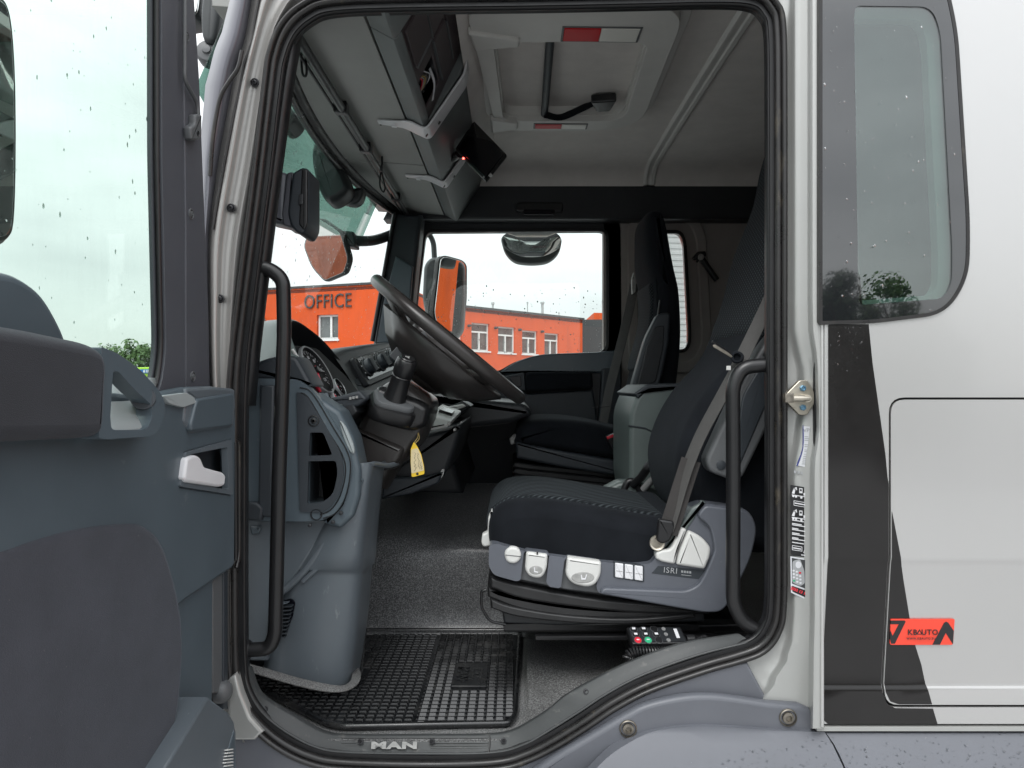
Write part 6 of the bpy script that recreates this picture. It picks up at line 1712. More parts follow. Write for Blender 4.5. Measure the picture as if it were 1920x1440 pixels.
tube('latch_blade', spl([Vector((.10, 2.035, H + .955)), Vector((.17, 2.02, H + .95)), Vector((.23, 2.00, H + .945))], 4, False), .012, M['slate_dk'], ht, n=10, radii=[1.0] * 4 + [.9, .8, .7, .6, .45])

# ================================================================ far-wall hammer
hm = thing('emergency_hammer', 'small black hammer clipped to the grey rear side wall', 'hammer', P(1320, 490, 3.38))
tube('handle', [P(1316, 485, 3.38), P(1328, 503, 3.38), P(1344, 525, 3.38)], .014, M['sat_black'], hm, n=12)
tube('head', [P(1300, 486, 3.38), P(1310, 478, 3.38), P(1322, 476, 3.38)], .016, M['sat_black'], hm, n=12, radii=[.5, 1.0, .8])
lathe('clip', P(1314, 482, 3.37), (0, -1, 0), [(.014, -.02), (.014, .006), (.010, .010), (0, .011)], M['letter'], hm, n=14)
tube('point', [P(1312, 481, 3.38), P(1306, 492, 3.38)], .010, M['dash_black'], hm, n=8, radii=[1, .4])
# ================================================================ floor: tunnel, mat, sill plate
tun = thing('engine_tunnel', 'grained dark grey vinyl hump filling the cab floor behind the mat', 'engine cover', (-.05, 2.4, FZ))
tr = []
tp = [(2.080, -.700), (2.086, -.688), (2.096, -.676), (2.104, -.65), (2.110, -.58), (2.116, -.52), (2.121, -.485), (2.130, -.464), (2.155, -.450), (2.20, -.440), (2.32, -.417), (2.46, -.392), (2.60, -.374), (2.80, -.372)]
for k in range(15):
    X = -.55 + .98 * k / 14
    r = []
    for y, z in tp:
        bul = .010 * math.sin(max(0, min(1, (X + .2) / .35)) * math.pi) if y > 2.12 else 0
        dip = -.030 * math.exp(-((X + .02) / .10) ** 2) * (1 if z > -.47 else 0)
        sh = .05 * max(0, (-.20 - X) / .3) if z > -.47 else 0
        r.append(Vector((X, y + sh * .6, H + z + sh * .5 + dip * .5 + bul)))
    tr.append(r)
loft('tunnel_cover', tr, M['vinyl_tunnel'], tun, sharp=80, sub=1)
loft('tunnel_flank', [[Vector((X, y, H + z)) for y, z in ((2.80, -.372), (2.84, -.42), (2.86, -.70))] for X in (-.55, -.2, .1, .43)], M['vinyl_tunnel'], tun, sharp=60)
tube('skirting', [Vector((x, 2.072, FZ + .004)) for x in (-.45, -.2, 0, .2, .4)], .010, M['vinyl_tunnel'], tun, n=10)
# raised moulding in the floor right of the mat
fb = thing('floor_moulding', 'ridged grey vinyl floor pressing between the mat and the seat base', 'floor covering', (.15, 1.6, FZ))
rows = []
for i in range(15):
    X = .036 + .43 * i / 14
    r = []
    for j in range(15):
        Y = 1.476 + .56 * j / 14
        px = 960 + X * F / Y; py = 720 + .66 * F / Y
        ridge = .022 * (1 / (1 + math.exp(-(Y - (1.64 + .16 * math.exp(-((X - .06) / .05) ** 2) - .05 * max(0, .1 - X) * 10 * .5)) / .010)))
        knob = .018 * math.exp(-((X - .045) / .022) ** 2 - ((Y - 1.66) / .030) ** 2)
        r.append(Vector((X, Y, FZ + .003 + ridge + knob)))
    rows.append(r)
loft('floor_pressing', rows, M['vinyl'], fb, sharp=80, sub=1)
# rubber mat: base sheet with raised treads
mt_ = thing('rubber_mat', 'black rubber floor mat with square pads and shiny treads inside the door', 'floor mat', (-.2, 1.75, FZ))
def M3(px, py, z=0.0): 
    x, y = HZ(px, py, -.700 + z); return (x, y)
mo_ = [M3(*p) for p in spl([(975, 1188), (974, 1250), (968, 1340), (962, 1358), (940, 1368), (800, 1371), (640, 1372), (612, 1366), (560, 1336), (500, 1308), (482, 1296), (500, 1280), (530, 1282), (580, 1298), (640, 1304), (668, 1290), (676, 1270), (678, 1240), (680, 1190)], 1)]
mo_ = [M3(975, 1189), M3(966, 1350), M3(955, 1366), M3(640, 1372), M3(612, 1366), M3(500, 1308), M3(470, 1292), M3(468, 1272), M3(505, 1268), M3(580, 1292), M3(640, 1302), M3(668, 1290), M3(676, 1270), M3(684, 1189)]
slab('mat_base', rnd(mo_, .012, 3), fZ, FZ + .007, FZ + .001, M['mat_rubber'], mt_, e=.002)
# rim bead
rb = [Vector((x, y, FZ + .011)) for x, y in rnd(mo_, .012, 3)]
sweep('mat_rim', rb, [(.006 * math.cos(a * math.pi / 4), .006 * math.sin(a * math.pi / 4)) for a in range(8)], M['mat_gloss'], mt_, up=(0, 0, 1), closed=True, sharp=80)
def inside(p, poly):
    c = False
    for i in range(len(poly)):
        x0, y0 = poly[i - 1]; x1, y1 = poly[i]
        if (y0 > p[1]) != (y1 > p[1]) and p[0] < (x1 - x0) * (p[1] - y0) / (y1 - y0) + x0: c = not c
    return c
inner = inset(ccw(mo_), .012)
# tread meshes: one pad, one ramp tread, shared by all copies
def block_mesh(name, sx, sy, h, slope, mt):
    bm = bmesh.new()
    b = [bm.verts.new((x, y, 0)) for x, y in ((-sx, -sy), (sx, -sy), (sx, sy), (-sx, sy))]
    t = [bm.verts.new((x * .86, y * .80, h + (slope if y > 0 else -slope))) for x, y in ((-sx, -sy), (sx, -sy), (sx, sy), (-sx, sy))]
    bm.faces.new(b[::-1]); bm.faces.new(t)
    for i in range(4): bm.faces.new((b[i], b[(i + 1) % 4], t[(i + 1) % 4], t[i]))
    bmesh.ops.bevel(bm, geom=[e for e in bm.edges if all(v in t for v in e.verts)], offset=.0008, segments=1, affect='EDGES')
    bmesh.ops.recalc_face_normals(bm, faces=bm.faces)
    me = bpy.data.meshes.new(name); bm.to_mesh(me); bm.free(); me.materials.append(mt)
    return me
pad_me = block_mesh('mat_pad', .0080, .0068, .0040, .0, M['mat_gloss'])
trd_me = block_mesh('mat_tread', .0084, .0036, .0028, .0025, M['mat_gloss'])
bar_me = block_mesh('mat_bar', .0020, .0090, .0060, .0, M['mat_rubber'])
cells = []
gx, gy = .0200, .0190
plate_xy = (-.056, -.010, 1.585, 1.70)
for i in range(-40, 6):
    for j in range(0, 34):
        x = .006 - .012 + i * gx; y = 1.522 + j * gy
        if not inside((x, y), inner): continue
        if x > -.195:
            if -.145 < x < -.05 and 1.69 < y < 1.85: continue
            cells.append((x, y, 'tread'))
        else:
            cells.append((x - .008, y, 'pad'))
cells = [c for c in cells if inside((c[0], c[1]), inner)]
cells.sort(key=lambda c: c[1])
far_bm = bmesh.new()
for k, (x, y, kind) in enumerate(cells):
    me = pad_me if kind == 'pad' else trd_me
    if k < 290:
        o = put(kind, me, None, mt_)
        o.location = Vector((x, y, FZ + .007)) - wloc(mt_)
    else:
        vv = [far_bm.verts.new(v.co + Vector((x, y, FZ + .007))) for v in me.vertices]
        for pl in me.polygons: far_bm.faces.new([vv[i] for i in pl.vertices])
far_t = finish(far_bm, 'far_treads', M['mat_gloss'], mt_, smooth=False, recalc=False); far_t['kind'] = 'stuff'
# upright ribs between the shiny treads
rib_bm = bmesh.new()
for (x, y, kind) in cells:
    if kind != 'tread': continue
    vv = [rib_bm.verts.new(v.co + Vector((x - gx / 2, y, FZ + .006))) for v in bar_me.vertices]
    for pl in bar_me.polygons: rib_bm.faces.new([vv[i] for i in pl.vertices])
rb_ = finish(rib_bm, 'tread_ribs', M['mat_rubber'], mt_, smooth=False, recalc=False); rb_['kind'] = 'stuff'
mp_ = slab('mat_plate', rnd([(-.140, 1.700), (-.058, 1.700), (-.056, 1.842), (-.138, 1.842)], .003, 2), fZ, FZ + .013, FZ + .006, M['mat_rubber'], mt_, e=.002)
text('lettering', 'MAN', Vector((-.118, 1.771, FZ + .0135)), .038, (0, -1, 0), (1, 0, 0), M['mat_gloss'], mp_, ext=.0015, bold=.001)
fr_ = plate('plate_emblem', [(-.095, 1.745), (-.070, 1.745), (-.070, 1.80), (-.095, 1.80)], [[(-.091, 1.751), (-.074, 1.751), (-.074, 1.794), (-.091, 1.794)]], fZ, FZ + .0155, FZ + .012, M['mat_gloss'], mp_)
obox('emblem_mark', (-.0825, 1.772, FZ + .0145), (.004, 0, 0), (0, .007, 0), (0, 0, .001), M['mat_gloss'], mp_, e=.0004)

# sill plate along the foot of the opening
sp_ = thing('sill_plate', 'grey plastic sill strip with worn raised lettering along the foot of the opening', 'sill', (0, 1.46, FZ))
so = spl([P(458, 1262, 1.455), P(470, 1300, 1.455), P(494, 1338, 1.455), P(540, 1374, 1.455), P(596, 1402, 1.455), P(655, 1411, 1.455), P(800, 1413, 1.455), P(918, 1412, 1.455), P(978, 1399, 1.455), P(1034, 1367, 1.455), P(1090, 1332, 1.455), P(1141, 1299, 1.455), P(1209, 1264, 1.455), P(1312, 1227, 1.455), P(1409, 1203, 1.455)], 4, False)
so = [Vector(q) for q in so]
si = spl([P(466, 1250, 1.468), P(482, 1294, 1.470), P(506, 1316, 1.475), P(550, 1342, 1.478), P(604, 1372, 1.480), P(655, 1378, 1.480), P(800, 1378, 1.480), P(918, 1377, 1.480), P(960, 1370, 1.480), P(993, 1353, 1.480), P(1032, 1328, 1.478), P(1072, 1297, 1.478), P(1175, 1243, 1.478), P(1278, 1206, 1.476), P(1385, 1188, 1.474)], 4, False)
si = [Vector(q) for q in si]
rows = []
for a, b in zip(so, si):
    d = b - a
    rows.append([a + Vector((0, .016, 0)), a + Vector((0, 0, .0)), a + d * .06 + Vector((0, -.003, .001)), a + d * .5 + Vector((0, -.001, 0)), a + d * .94 + Vector((0, -.001, 0)), b, b + Vector((0, .02, -.006))])
loft('sill_strip', rows, M['sill'], sp_, sharp=50)
tube('sill_bead', [a + (b - a) * .05 + Vector((0, -.004, 0)) for a, b in zip(so, si)], .0026, M['sill'], sp_, n=8)
for k, y in enumerate((1383, 1388, 1393, 1398, 1403, 1407)):
    Yr_ = 1.455 + .025 * (1413 - y) / 35 - .0016
    for x0, x1 in (((640, 915),) if k in (0, 5) else ((636 + k * 2, 668), (808, 915))):
        tube('sill_rib', [P(x0, y, Yr_), P(x1, y, Yr_)], .0015, M['sill'], sp_, n=6)
text('lettering', 'MAN', P(739, 1398, 1.456), .0165, (1, 0, 0), (0, .35, 1), M['letter'], sp_, ext=.0008, spacing=1.1, bold=.0009).scale = (2.35, 1, 1)
tube('sill_joint', [P(918, 1379, 1.472), P(918, 1395, 1.462), P(916, 1411, 1.452)], .0014, M['rubber_dark'], sp_, n=6)
for (x, y, Y) in ((676, 1390, 1.463), (810, 1390, 1.463), (944, 1389, 1.464), (1099, 1297, 1.468), (497, 1330, 1.462)):
    lathe('sill_screw', P(x, y, Y), (0, -.9, .4), [(.0058, -.001), (.0052, .0012), (.0036, .0014), (.0030, -.001), (0, -.001)], M['dark_steel'], sp_, n=14)

# ================================================================ grab handles
for i, (pts, lab) in enumerate((([(462, 497), (505, 503), (531, 524), (533, 620), (523, 900), (516, 1190), (505, 1216), (462, 1219)], 'black tube grab handle on the front pillar, beside the dash end'),
                                ([(1452, 683), (1392, 688), (1374, 722), (1375, 900), (1374, 1130), (1392, 1166), (1420, 1182), (1448, 1186)], 'black tube grab handle on the rear pillar, in front of the driver seat'))):
    gh = thing('grab_handle', lab, 'grab handle', P(pts[3][0], pts[3][1], 1.50), group='grab handles at the door opening')
    tube('handle_tube', bend([P(x, y, 1.475 if k in (0, len(pts) - 1) else 1.478) for k, (x, y) in enumerate(pts)], .028, 6), .0142, M['gloss_black'] if False else M['sat_black'], gh, n=18)
    for (x, y) in (pts[0], pts[-1]):
        lathe('handle_foot', P(x, y, 1.476), (1 if i == 0 else -1, 0, 0), [(.020, -.004), (.020, .004), (.017, .008), (0, .008)], M['rubber_dark'], gh, n=18)

# ================================================================ toll box on the front pillar
tb_ = thing('toll_box', 'black in-cab toll unit with side button, fixed high on the front pillar', 'toll unit', P(540, 380, 1.62))
def tbs(name, pts, Y0, Y1, mt, e=.004, par=tb_): return slab(name, XZ(pts, Y0), fY, Y0, Y1, mt, par, e=e, seg=4)
tbs('unit_body', rnd([(548, 324, 4), (566, 313, 6), (578, 316, 5), (578, 420, 10), (568, 438, 8), (556, 437, 6), (545, 424, 6), (538, 400, 10)], n=4), 1.60, 1.70, M['slate_dk'], .006)
tbs('unit_ring', rnd([(538, 323), (550, 322), (544, 400), (550, 428), (530, 422), (528, 400)], 4), 1.603, 1.69, M['frame_grey'], .004)
tbs('unit_base', rnd([(508, 318, 10), (538, 322, 10), (535, 380, 10), (536, 422, 8), (498, 414, 8), (490, 400, 10), (500, 350, 10)], n=4), 1.605, 1.68, M['step_grey'], .012)  # paler than the body, standing for light on this front bulge
tbs('unit_face', rnd([(566, 315), (576, 318), (576, 420), (570, 432), (560, 420)], 4), 1.597, 1.62, M['sat_black'], .003)
tbs('unit_button', rnd([(560, 364), (568, 363), (568, 383), (559, 384)], 2), 1.5945, 1.61, M['dash_black'], .002)
tbs('wall_pad', rnd([(506, 304), (520, 308), (516, 330), (498, 440), (486, 436)], 6), 1.62, 1.66, M['sat_black'], .006)

# ================================================================ key tag
kt = thing('key_tag', 'yellow key tag with scribbled paper label hanging below the steering column', 'key tag', P(781, 862, 1.76))
tube('string', spl([P(784, 812, 1.775), P(783, 820, 1.768), P(778, 828, 1.762), P(776, 834, 1.76)], 4, False), .0010, M['string'], kt, n=6)
tube('string', spl([P(785, 812, 1.775), P(786, 822, 1.768), P(780, 830, 1.762), P(777, 834, 1.76)], 4, False), .0010, M['string'], kt, n=6)
tg = slab('tag', XZ(rnd([(770, 842, 3), (776, 828, 3), (783, 838, 3), (790, 852, 4), (795, 874, 3), (796, 889, 3), (772, 895, 3), (770, 868, 4)], n=3), 1.758), fY, 1.757, 1.7595, M['tag_yellow'], kt, e=.0005)
tl_ = slab('tag_label', XZ(rnd([(771, 843), (783, 840), (789, 853), (794, 874), (795, 882), (771.5, 888), (770.5, 866)], 2), 1.757), fY, 1.7562, 1.7572, M['tag_paper'], tg, e=0)
tl_.location = (0, 0, 0)
rg = random.Random(11)
for k, (x0, y0, n_) in enumerate(((778, 848, 7), (785, 850, 6), (790, 866, 3))):
    pts = []
    for j in range(n_ * 3):
        pts.append(P(x0 + rg.uniform(-2.4, 2.4), y0 + j * 1.75, 1.7558))
    tube('scribble', spl(pts, 2, False), .00035, M['black_ink'], tg, n=4).location = (0, 0, 0)
lathe('tag_hole', P(782.5, 888.5, 1.7565), (0, -1, 0), [(.0032, 0), (.0030, .0004), (0, .0004)], M['black_ink'], tg, n=12).location = (0, 0, 0)

# ================================================================ remote control with coiled lead on the sill
rc = thing('remote_control', 'black wired remote with red, green and dark keys lying by the seat base', 'remote control', P(1230, 1195, 1.56))
A = P(1185, 1206, 1.528); B = P(1291, 1205, 1.528); D_ = P(1174, 1176, 1.585)
ux = (B - A).normalized(); wn3 = ux.cross(D_ - A).normalized(); uy = wn3.cross(ux).normalized()
if wn3.z < 0: wn3 = -wn3
LX = (B - A).length; LY = (D_ - A).dot(uy); SK = (D_ - A).dot(ux)
def RC(u, v, w=0): return A + ux * (u + SK * (v / LY)) + uy * v + wn3 * w
body = slab('remote_body', rnd([(0, 0), (LX, 0), (LX, LY), (0, LY)], .004, 3), lambda u, v, w: RC(u, v, w), .0, -.020, M['sat_black'], rc, e=.0025)
slab('remote_face', rnd([(.004, .004), (LX - .004, .004), (LX - .004, LY - .004), (.004, LY - .004)], .003, 3), lambda u, v, w: RC(u, v, w), .0006, -.001, M['dash_black'], rc, e=0)
kx = [.012, .033, .055]; ky = [.14, .50, .84]
for i, x in enumerate(kx):
    for j, y in enumerate(ky):
        mt = M['sat_black']
        if j == 0 and i == 0: mt = M['key_red']
        if j == 0 and i == 1: mt = M['key_green']
        kc = RC(x + .002, y * LY, .0006)
        kb = slab('remote_key', circ(0, 0, .0072, 18, .0105), lambda u, v, w: kc + ux * u + uy * v + wn3 * w, .0022, -.001, mt, rc, e=.0008)
        slab('key_ring', circ(0, 0, .0080, 18, .0115), lambda u, v, w: kc + ux * u + uy * v + wn3 * w, .0008, -.001, M['mid_grey'], rc, e=0)
        if mt is M['sat_black'] and (i, j) not in ((2, 0), (2, 2)):
            obox('key_mark', kc + wn3 * .0024, ux * .0035, uy * .0035, wn3 * .0002, M['white_ink'], rc, e=0)
        elif j == 0 and i < 2:
            obox('key_mark', kc + wn3 * .0024, ux * .0030, uy * .0016, wn3 * .0002, M['white_ink'], rc, e=0)
for j, y in enumerate(ky):
    kc2 = RC(.077, y * LY, .0006)
    slab('indicator', circ(0, 0, .0042, 14, .006), lambda u, v, w: kc2 + ux * u + uy * v + wn3 * w, .001, -.001, M['key_grey'], rc, e=0)
obox('remote_mark', RC(.100, .55 * LY, .0012), ux * .0035, uy * .017, wn3 * .0003, M['white_ink'], rc, e=0)
lathe('lead_socket', P(1290, 1199, 1.55), (1, .1, 0), [(.010, -.004), (.010, .012), (.007, .016), (.006, .030), (0, .031)], M['sat_black'], rc, n=14)
path = spl([P(1322, 1199, 1.56), P(1300, 1210, 1.53), P(1262, 1222, 1.51), P(1220, 1222, 1.50), P(1190, 1222, 1.50), P(1176, 1230, 1.50), P(1186, 1236, 1.502), P(1210, 1234, 1.505), P(1240, 1230, 1.51)], 10, False)
V = [Vector(q) for q in path]
Ls = [0]
for a, b in zip(V, V[1:]): Ls.append(Ls[-1] + (b - a).length)
fr_c = frames(V)
coil = []
turns = 46
N_ = turns * 10
import bisect as _b
for i in range(N_ + 1):
    s = Ls[-1] * i / N_
    j = min(len(V) - 2, max(0, _b.bisect(Ls, s) - 1))
    t = (s - Ls[j]) / max(1e-9, Ls[j + 1] - Ls[j])
    c = V[j] * (1 - t) + V[j + 1] * t
    sv, uv = fr_c[j][1], fr_c[j][2]
    a = 2 * math.pi * i / 10
    coil.append(c + (sv * math.cos(a) + uv * math.sin(a)) * .0085)
tube('coiled_lead', coil, .0026, M['sat_black'], rc, n=6)

# ================================================================ stickers and plates
def flat(name, pts, Y, mt, par, d=.0004, e=0):
    return slab(name, XZ(pts, Y), fY, Y - d, Y + .0006, mt, par, e=e, seg=1)
YJ = 1.4292
s1 = thing('data_label', 'white printed data label curving up the pillar below the striker', 'label', P(1510, 840, YJ))
b1 = flat('label_stock', [(1505, 799), (1524, 800), (1524, 812), (1523, 840), (1521, 858), (1515, 877), (1493, 872), (1498, 860), (1503, 846), (1505, 830)], YJ, M['paper'], s1)
flat('label_band', spl([(1505, 800), (1506.5, 800), (1507, 830), (1504, 850), (1496, 873), (1493.5, 872), (1498, 860), (1503, 846), (1505, 830)], 2), YJ - .0005, M['blue_ink'], s1)
text('lettering', 'VPC', P(1515.5, 807, YJ - .0012), .0105, (1, 0, 0), (0, 0, 1), M['grey_ink'], s1, ext=.0001)
rg = random.Random(3)
for k, y in enumerate((818, 821.5, 825, 833, 836.5, 843, 846, 851, 855, 858.5, 862, 865.5, 869)):
    sh = 0 if y < 845 else -(y - 845) * .22
    w = rg.uniform(5, 13)
    flat('print_line', [(1508.5 + sh, y), (1508.5 + sh + w, y + .4), (1508.5 + sh + w, y + 1.4), (1508.5 + sh, y + 1.0)], YJ - .0006, M['grey_ink'], s1)
text('lettering', 'Y86', P(1517, 889, YJ - .0008), .0075, (1, 0, -.15), (0.1, 0, 1), M['blue_ink'], s1, ext=.0001, bold=.0002)
for k in range(3):
    flat('print_mark', [(1489 + k * 6, 882 + k), (1493 + k * 6, 882.6 + k), (1493 + k * 6, 888 + k), (1489 + k * 6, 887 + k)], YJ - .0004, M['grey_ink'], s1)
s2 = thing('warning_sticker', 'black warning sticker with white crane pictograms on the rear pillar', 'sticker', P(1499, 975, YJ))
flat('sticker_stock', rnd([(1482, 909, 3), (1517, 915, 5), (1517, 1046, 5), (1483, 1041, 4)], n=3), YJ, M['black_ink'], s2)
def crane(x, y):
    for q in ([(x, y + 12), (x + 4, y + 2), (x + 7, y + 3), (x + 5, y + 13)], [(x + 3, y + 3), (x + 9, y), (x + 10, y + 6), (x + 8.6, y + 6), (x + 8, y + 3), (x + 4, y + 5)], [(x + 14, y + 2), (x + 20, y + 2.6), (x + 20, y + 12), (x + 14, y + 11.4)], [(x, y + 14), (x + 30, y + 18.5), (x + 30, y + 20), (x, y + 15.5)], [(x + 22, y + 11), (x + 28, y + 12), (x + 30, y + 17), (x + 22, y + 16)]):
        flat('pictogram', q, YJ - .0005, M['white_ink'], s2)
    for dx, dy in ((3, 17), (8, 18), (18, 20), (29, 21.5)):
        flat('pictogram', circ(x + dx, y + dy, 2.2, 10), YJ - .0006, M['white_ink'], s2)
    flat('pictogram', rnd([(x + 15.2, y + 4), (x + 18.8, y + 4.4), (x + 18.8, y + 8), (x + 15.2, y + 7.6)]), YJ - .0008, M['black_ink'], s2)
crane(1484.5, 913); crane(1484.5, 955)
def frame_px(name, pts, t, Y, mt, par):
    q = ccw(XZ(pts, Y)); return plate(name, q, [inset(q, t)], fY, Y - .0006, Y, mt, par)
frame_px('print_frame', [(1488, 938), (1513, 942.5), (1513, 952), (1488, 947.5)], .0010, YJ, M['white_ink'], s2)
frame_px('print_frame', [(1485, 1022), (1504, 1025), (1504, 1034), (1485, 1031)], .0010, YJ, M['white_ink'], s2)
for q in ([(1490, 942), (1511, 945.8), (1511, 948), (1490, 944.2)], [(1487, 1026), (1502, 1028.4), (1502, 1030.6), (1487, 1028.2)]):
    flat('print_line', q, YJ - .0005, M['white_ink'], s2)
for k in range(10):
    y = 974 + k * 4.4 + (2 if k % 2 else 0)
    w = [22, 18, 29, 12, 30, 14, 30, 12, 26, 22][k]
    flat('print_line', [(1485, y), (1485 + w, y + w * .16), (1485 + w, y + w * .16 + 1.7), (1485, y + 1.7)], YJ - .0005, M['white_ink'], s2)
frame_px('warning_triangle', [(1511, 1023), (1515.5, 1038), (1506, 1036.6)], .0009, YJ, M['white_ink'], s2)
flat('print_line', [(1510.6, 1028), (1511.6, 1028), (1511.4, 1034), (1510.8, 1034)], YJ - .0005, M['white_ink'], s2)
flat('print_letter', [(1510, 918), (1514, 918.6), (1515, 921), (1514, 924), (1510, 923.4)], YJ - .0005, M['white_ink'], s2)
flat('print_line', [(1502, 1039.4), (1515, 1041.4), (1515, 1043), (1502, 1041)], YJ - .0005, M['white_ink'], s2)
s3 = thing('phone_sticker', 'small white-edged sticker picturing a keypad above red digits, lowest on the pillar', 'sticker', P(1498, 1083, YJ))
flat('sticker_stock', [(1482, 1043), (1514, 1048), (1513, 1125), (1483, 1111)], YJ, M['paper'], s3)
flat('sticker_print', [(1484.5, 1046), (1512, 1050.5), (1511, 1104), (1485, 1094)], YJ - .0005, M['dark_panel'], s3)
flat('sticker_print', [(1485, 1098), (1511, 1107), (1511, 1120.5), (1485.5, 1109)], YJ - .0005, M['black_ink'], s3)
flat('phone_body', rnd([(1486, 1052), (1500, 1048), (1508, 1070), (1509, 1094), (1500, 1099), (1485.5, 1092)], 4), YJ - .0009, M['grey_ink'], s3)
flat('phone_dial', circ(1497, 1059, 5.5, 16, 6.5), YJ - .0013, M['paper'], s3)
for r_ in range(4):
    for c_ in range(3):
        x, y = 1488 + c_ * 6.0 + r_ * .3, 1070 + r_ * 6.3 + c_ * 2
        flat('phone_key', circ(x, y, 2.3, 10, 1.8), YJ - .0013, M['key_red'] if (r_, c_) == (0, 2) else (M['key_green'] if (r_, c_) == (3, 0) else M['paper']), s3)
text('lettering', '2032 13 15', P(1498, 1108.5, YJ - .001), .0075, (1, 0, -.40), (0, 0, 1), M['red_ink'], s3, ext=.0001, bold=.0003)
# orange dealer plate on the flap
yk = body_y(H - .45) - .0045
kb = thing('dealer_plate', 'orange-red plate with black chevrons and dealer lettering stuck across the stripe edge', 'plate', P(1730, 1187, 1.38))
plq = rnd([(1671, 1161, 2), (1791, 1161, 3), (1791, 1211.5, 4), (1672, 1211.5, 4)], n=3)
def kslab2(name, pts, d, mt):
    q = XZ(pts, 1.382)
    f = lambda u, v, w: Vector((u, body_y(v) + w, v))
    return slab(name, q, f, -.0015 - d, -.0008 - d * .5, mt, kb, e=0)
kslab2('plate_sheet', plq, .0016, M['orange_plate'])
kslab2('chevron', [(1671, 1164), (1697, 1164), (1699, 1166), (1681, 1209), (1674, 1209), (1671.5, 1200), (1671.5, 1183), (1676, 1194), (1686.5, 1171), (1671, 1171)], .0022, M['black_ink'])
kslab2('chevron', [(1752, 1211), (1771, 1169), (1775, 1166), (1779, 1168), (1790.5, 1184), (1790.5, 1210), (1775.5, 1188), (1766, 1211)], .0022, M['black_ink'])
yy_ = body_y(H - .46)
text('lettering', 'KB', P(1711, 1186, yy_ - .0045), .0140, (1, 0, 0), (0, 0, 1), M['black_ink'], kb, ext=.0002, spacing=1.1, bold=.0002)
kslab2('letter_mark', [(1720, 1191), (1726, 1181), (1732, 1191)], .0023, M['black_ink'])
kslab2('letter_mark', [(1723.2, 1189.3), (1726, 1184.4), (1728.8, 1189.3)], .0026, M['orange_plate'])
text('lettering', 'UTO', P(1743.5, 1186, yy_ - .0045), .0140, (1, 0, 0), (0, 0, 1), M['black_ink'], kb, ext=.0002, spacing=1.1, bold=.0002)
text('lettering', 'WWW.KBAUTO.EU', P(1727, 1197.5, yy_ - .0045), .0052, (1, 0, 0), (0, 0, 1), M['black_ink'], kb, ext=.0002, spacing=1.25, bold=.0001)
# ================================================================ office building seen through the cab
ob = thing('office_building', 'orange rendered office building with dark lettering and white-framed windows beyond the cab', 'building', (-1.5, 30, 0))
def wallface(name, A2, B2, z0, z1, holes, mt, par, th=.35):
    """upright wall from A2 to B2 (xy), holes as (s0,s1,z0,z1) along it; s in metres; outward side faces the viewer"""
    A2, B2 = Vector(A2), Vector(B2)
    d = (B2 - A2).normalized(); L = (B2 - A2).length
    n = Vector((d.y, -d.x))
    if n.y > 0: n = -n
    f = lambda u, v, w: Vector((A2.x + d.x * u + n.x * -w, A2.y + d.y * u + n.y * -w, v))
    hs = [[(a, c), (b, c), (b, e), (a, e)] for a, b, c, e in holes]
    plate(name, [(0, z0), (L, z0), (L, z1), (0, z1)], hs, f, 0, th, mt, par)
    return f, L
def win(f, a, b, c, e, par, tr=.30, mull=.5, label=None):
    w_ = plate('window', [(a, c), (b, c), (b, e), (a, e)], [[(a + .06, c + .06), (b - .06, c + .06), (b - .06, e - .06), (a + .06, e - .06)]], f, .10, .18, M['win_frame'], par)
    H_ = e - c; W_ = b - a
    for nm, q in (('mullion', [(a + W_ * mull - .035, c + .06), (a + W_ * mull + .035, c + .06), (a + W_ * mull + .035, e - H_ * tr - .035), (a + W_ * mull - .035, e - H_ * tr - .035)]), ('transom', [(a + .06, e - H_ * tr - .035), (b - .06, e - H_ * tr - .035), (b - .06, e - H_ * tr + .035), (a + .06, e - H_ * tr + .035)])):
        if tr <= 0 and nm == 'transom': continue
        o = slab(nm, q, f, .09, .17, M['win_frame'], w_, e=0); o.location = (0, 0, 0)
    o = slab('pane', [(a + .05, c + .05), (b - .05, c + .05), (b - .05, e - .05), (a + .05, e - .05)], f, .145, .155, M['win_glass'], w_, e=0); o.location = (0, 0, 0)
    o = slab('sill', [(a - .05, c - .06), (b + .05, c - .06), (b + .05, c), (a - .05, c)], f, -.05, .20, M['win_frame'], w_, e=0); o.location = (0, 0, 0)
    # blind or curtain behind the glass
    return w_
def hit(A2, B2, px):
    """distance along the wall and scale where picture column px meets it"""
    A2, B2 = Vector(A2), Vector(B2)
    k = (px - 960) / F
    d = B2 - A2
    t = (k * A2.y - A2.x) / (d.x - k * d.y)
    q = A2 + d * t
    return t * d.length, q.y
# block A: lettered front
A0, A1 = (-9.7, 26.0), (-3.55, 23.65)
s705, y705 = hit(A0, A1, 705)
topA = H + 187 * y705 / F
def zat(A2, B2, px, py):
    s, y = hit(A2, B2, px); return H + (720 - py) * y / F
def hole(A2, B2, x0, x1, yt, yb):
    s0, _ = hit(A2, B2, x0); s1, _ = hit(A2, B2, x1)
    xm = (x0 + x1) / 2
    return (s0, s1, zat(A2, B2, xm, yb), zat(A2, B2, xm, yt))
hA = [hole(A0, A1, 594, 634, 590, 636), hole(A0, A1, 478, 498, 597, 640)]
fA, LA = wallface('wall', A0, A1, 0, topA, hA, M['orange_wall'], ob)
for h_ in hA: win(fA, *h_, ob, tr=0, mull=.60)
slab('coping', [(-.05, topA), (LA + .05, topA), (LA + .05, topA + .07), (-.05, topA + .07)], fA, -.06, .4, M['dark_panel'], ob, e=0)
sP = hole(A0, A1, 462, 493, 548, 600)
slab('dark_cladding', [(0, sP[2] - .6), (sP[1], sP[2] - .3), (sP[1], topA - .05), (0, topA - .05)], fA, -.04, .0, M['dark_panel'], ob, e=0)
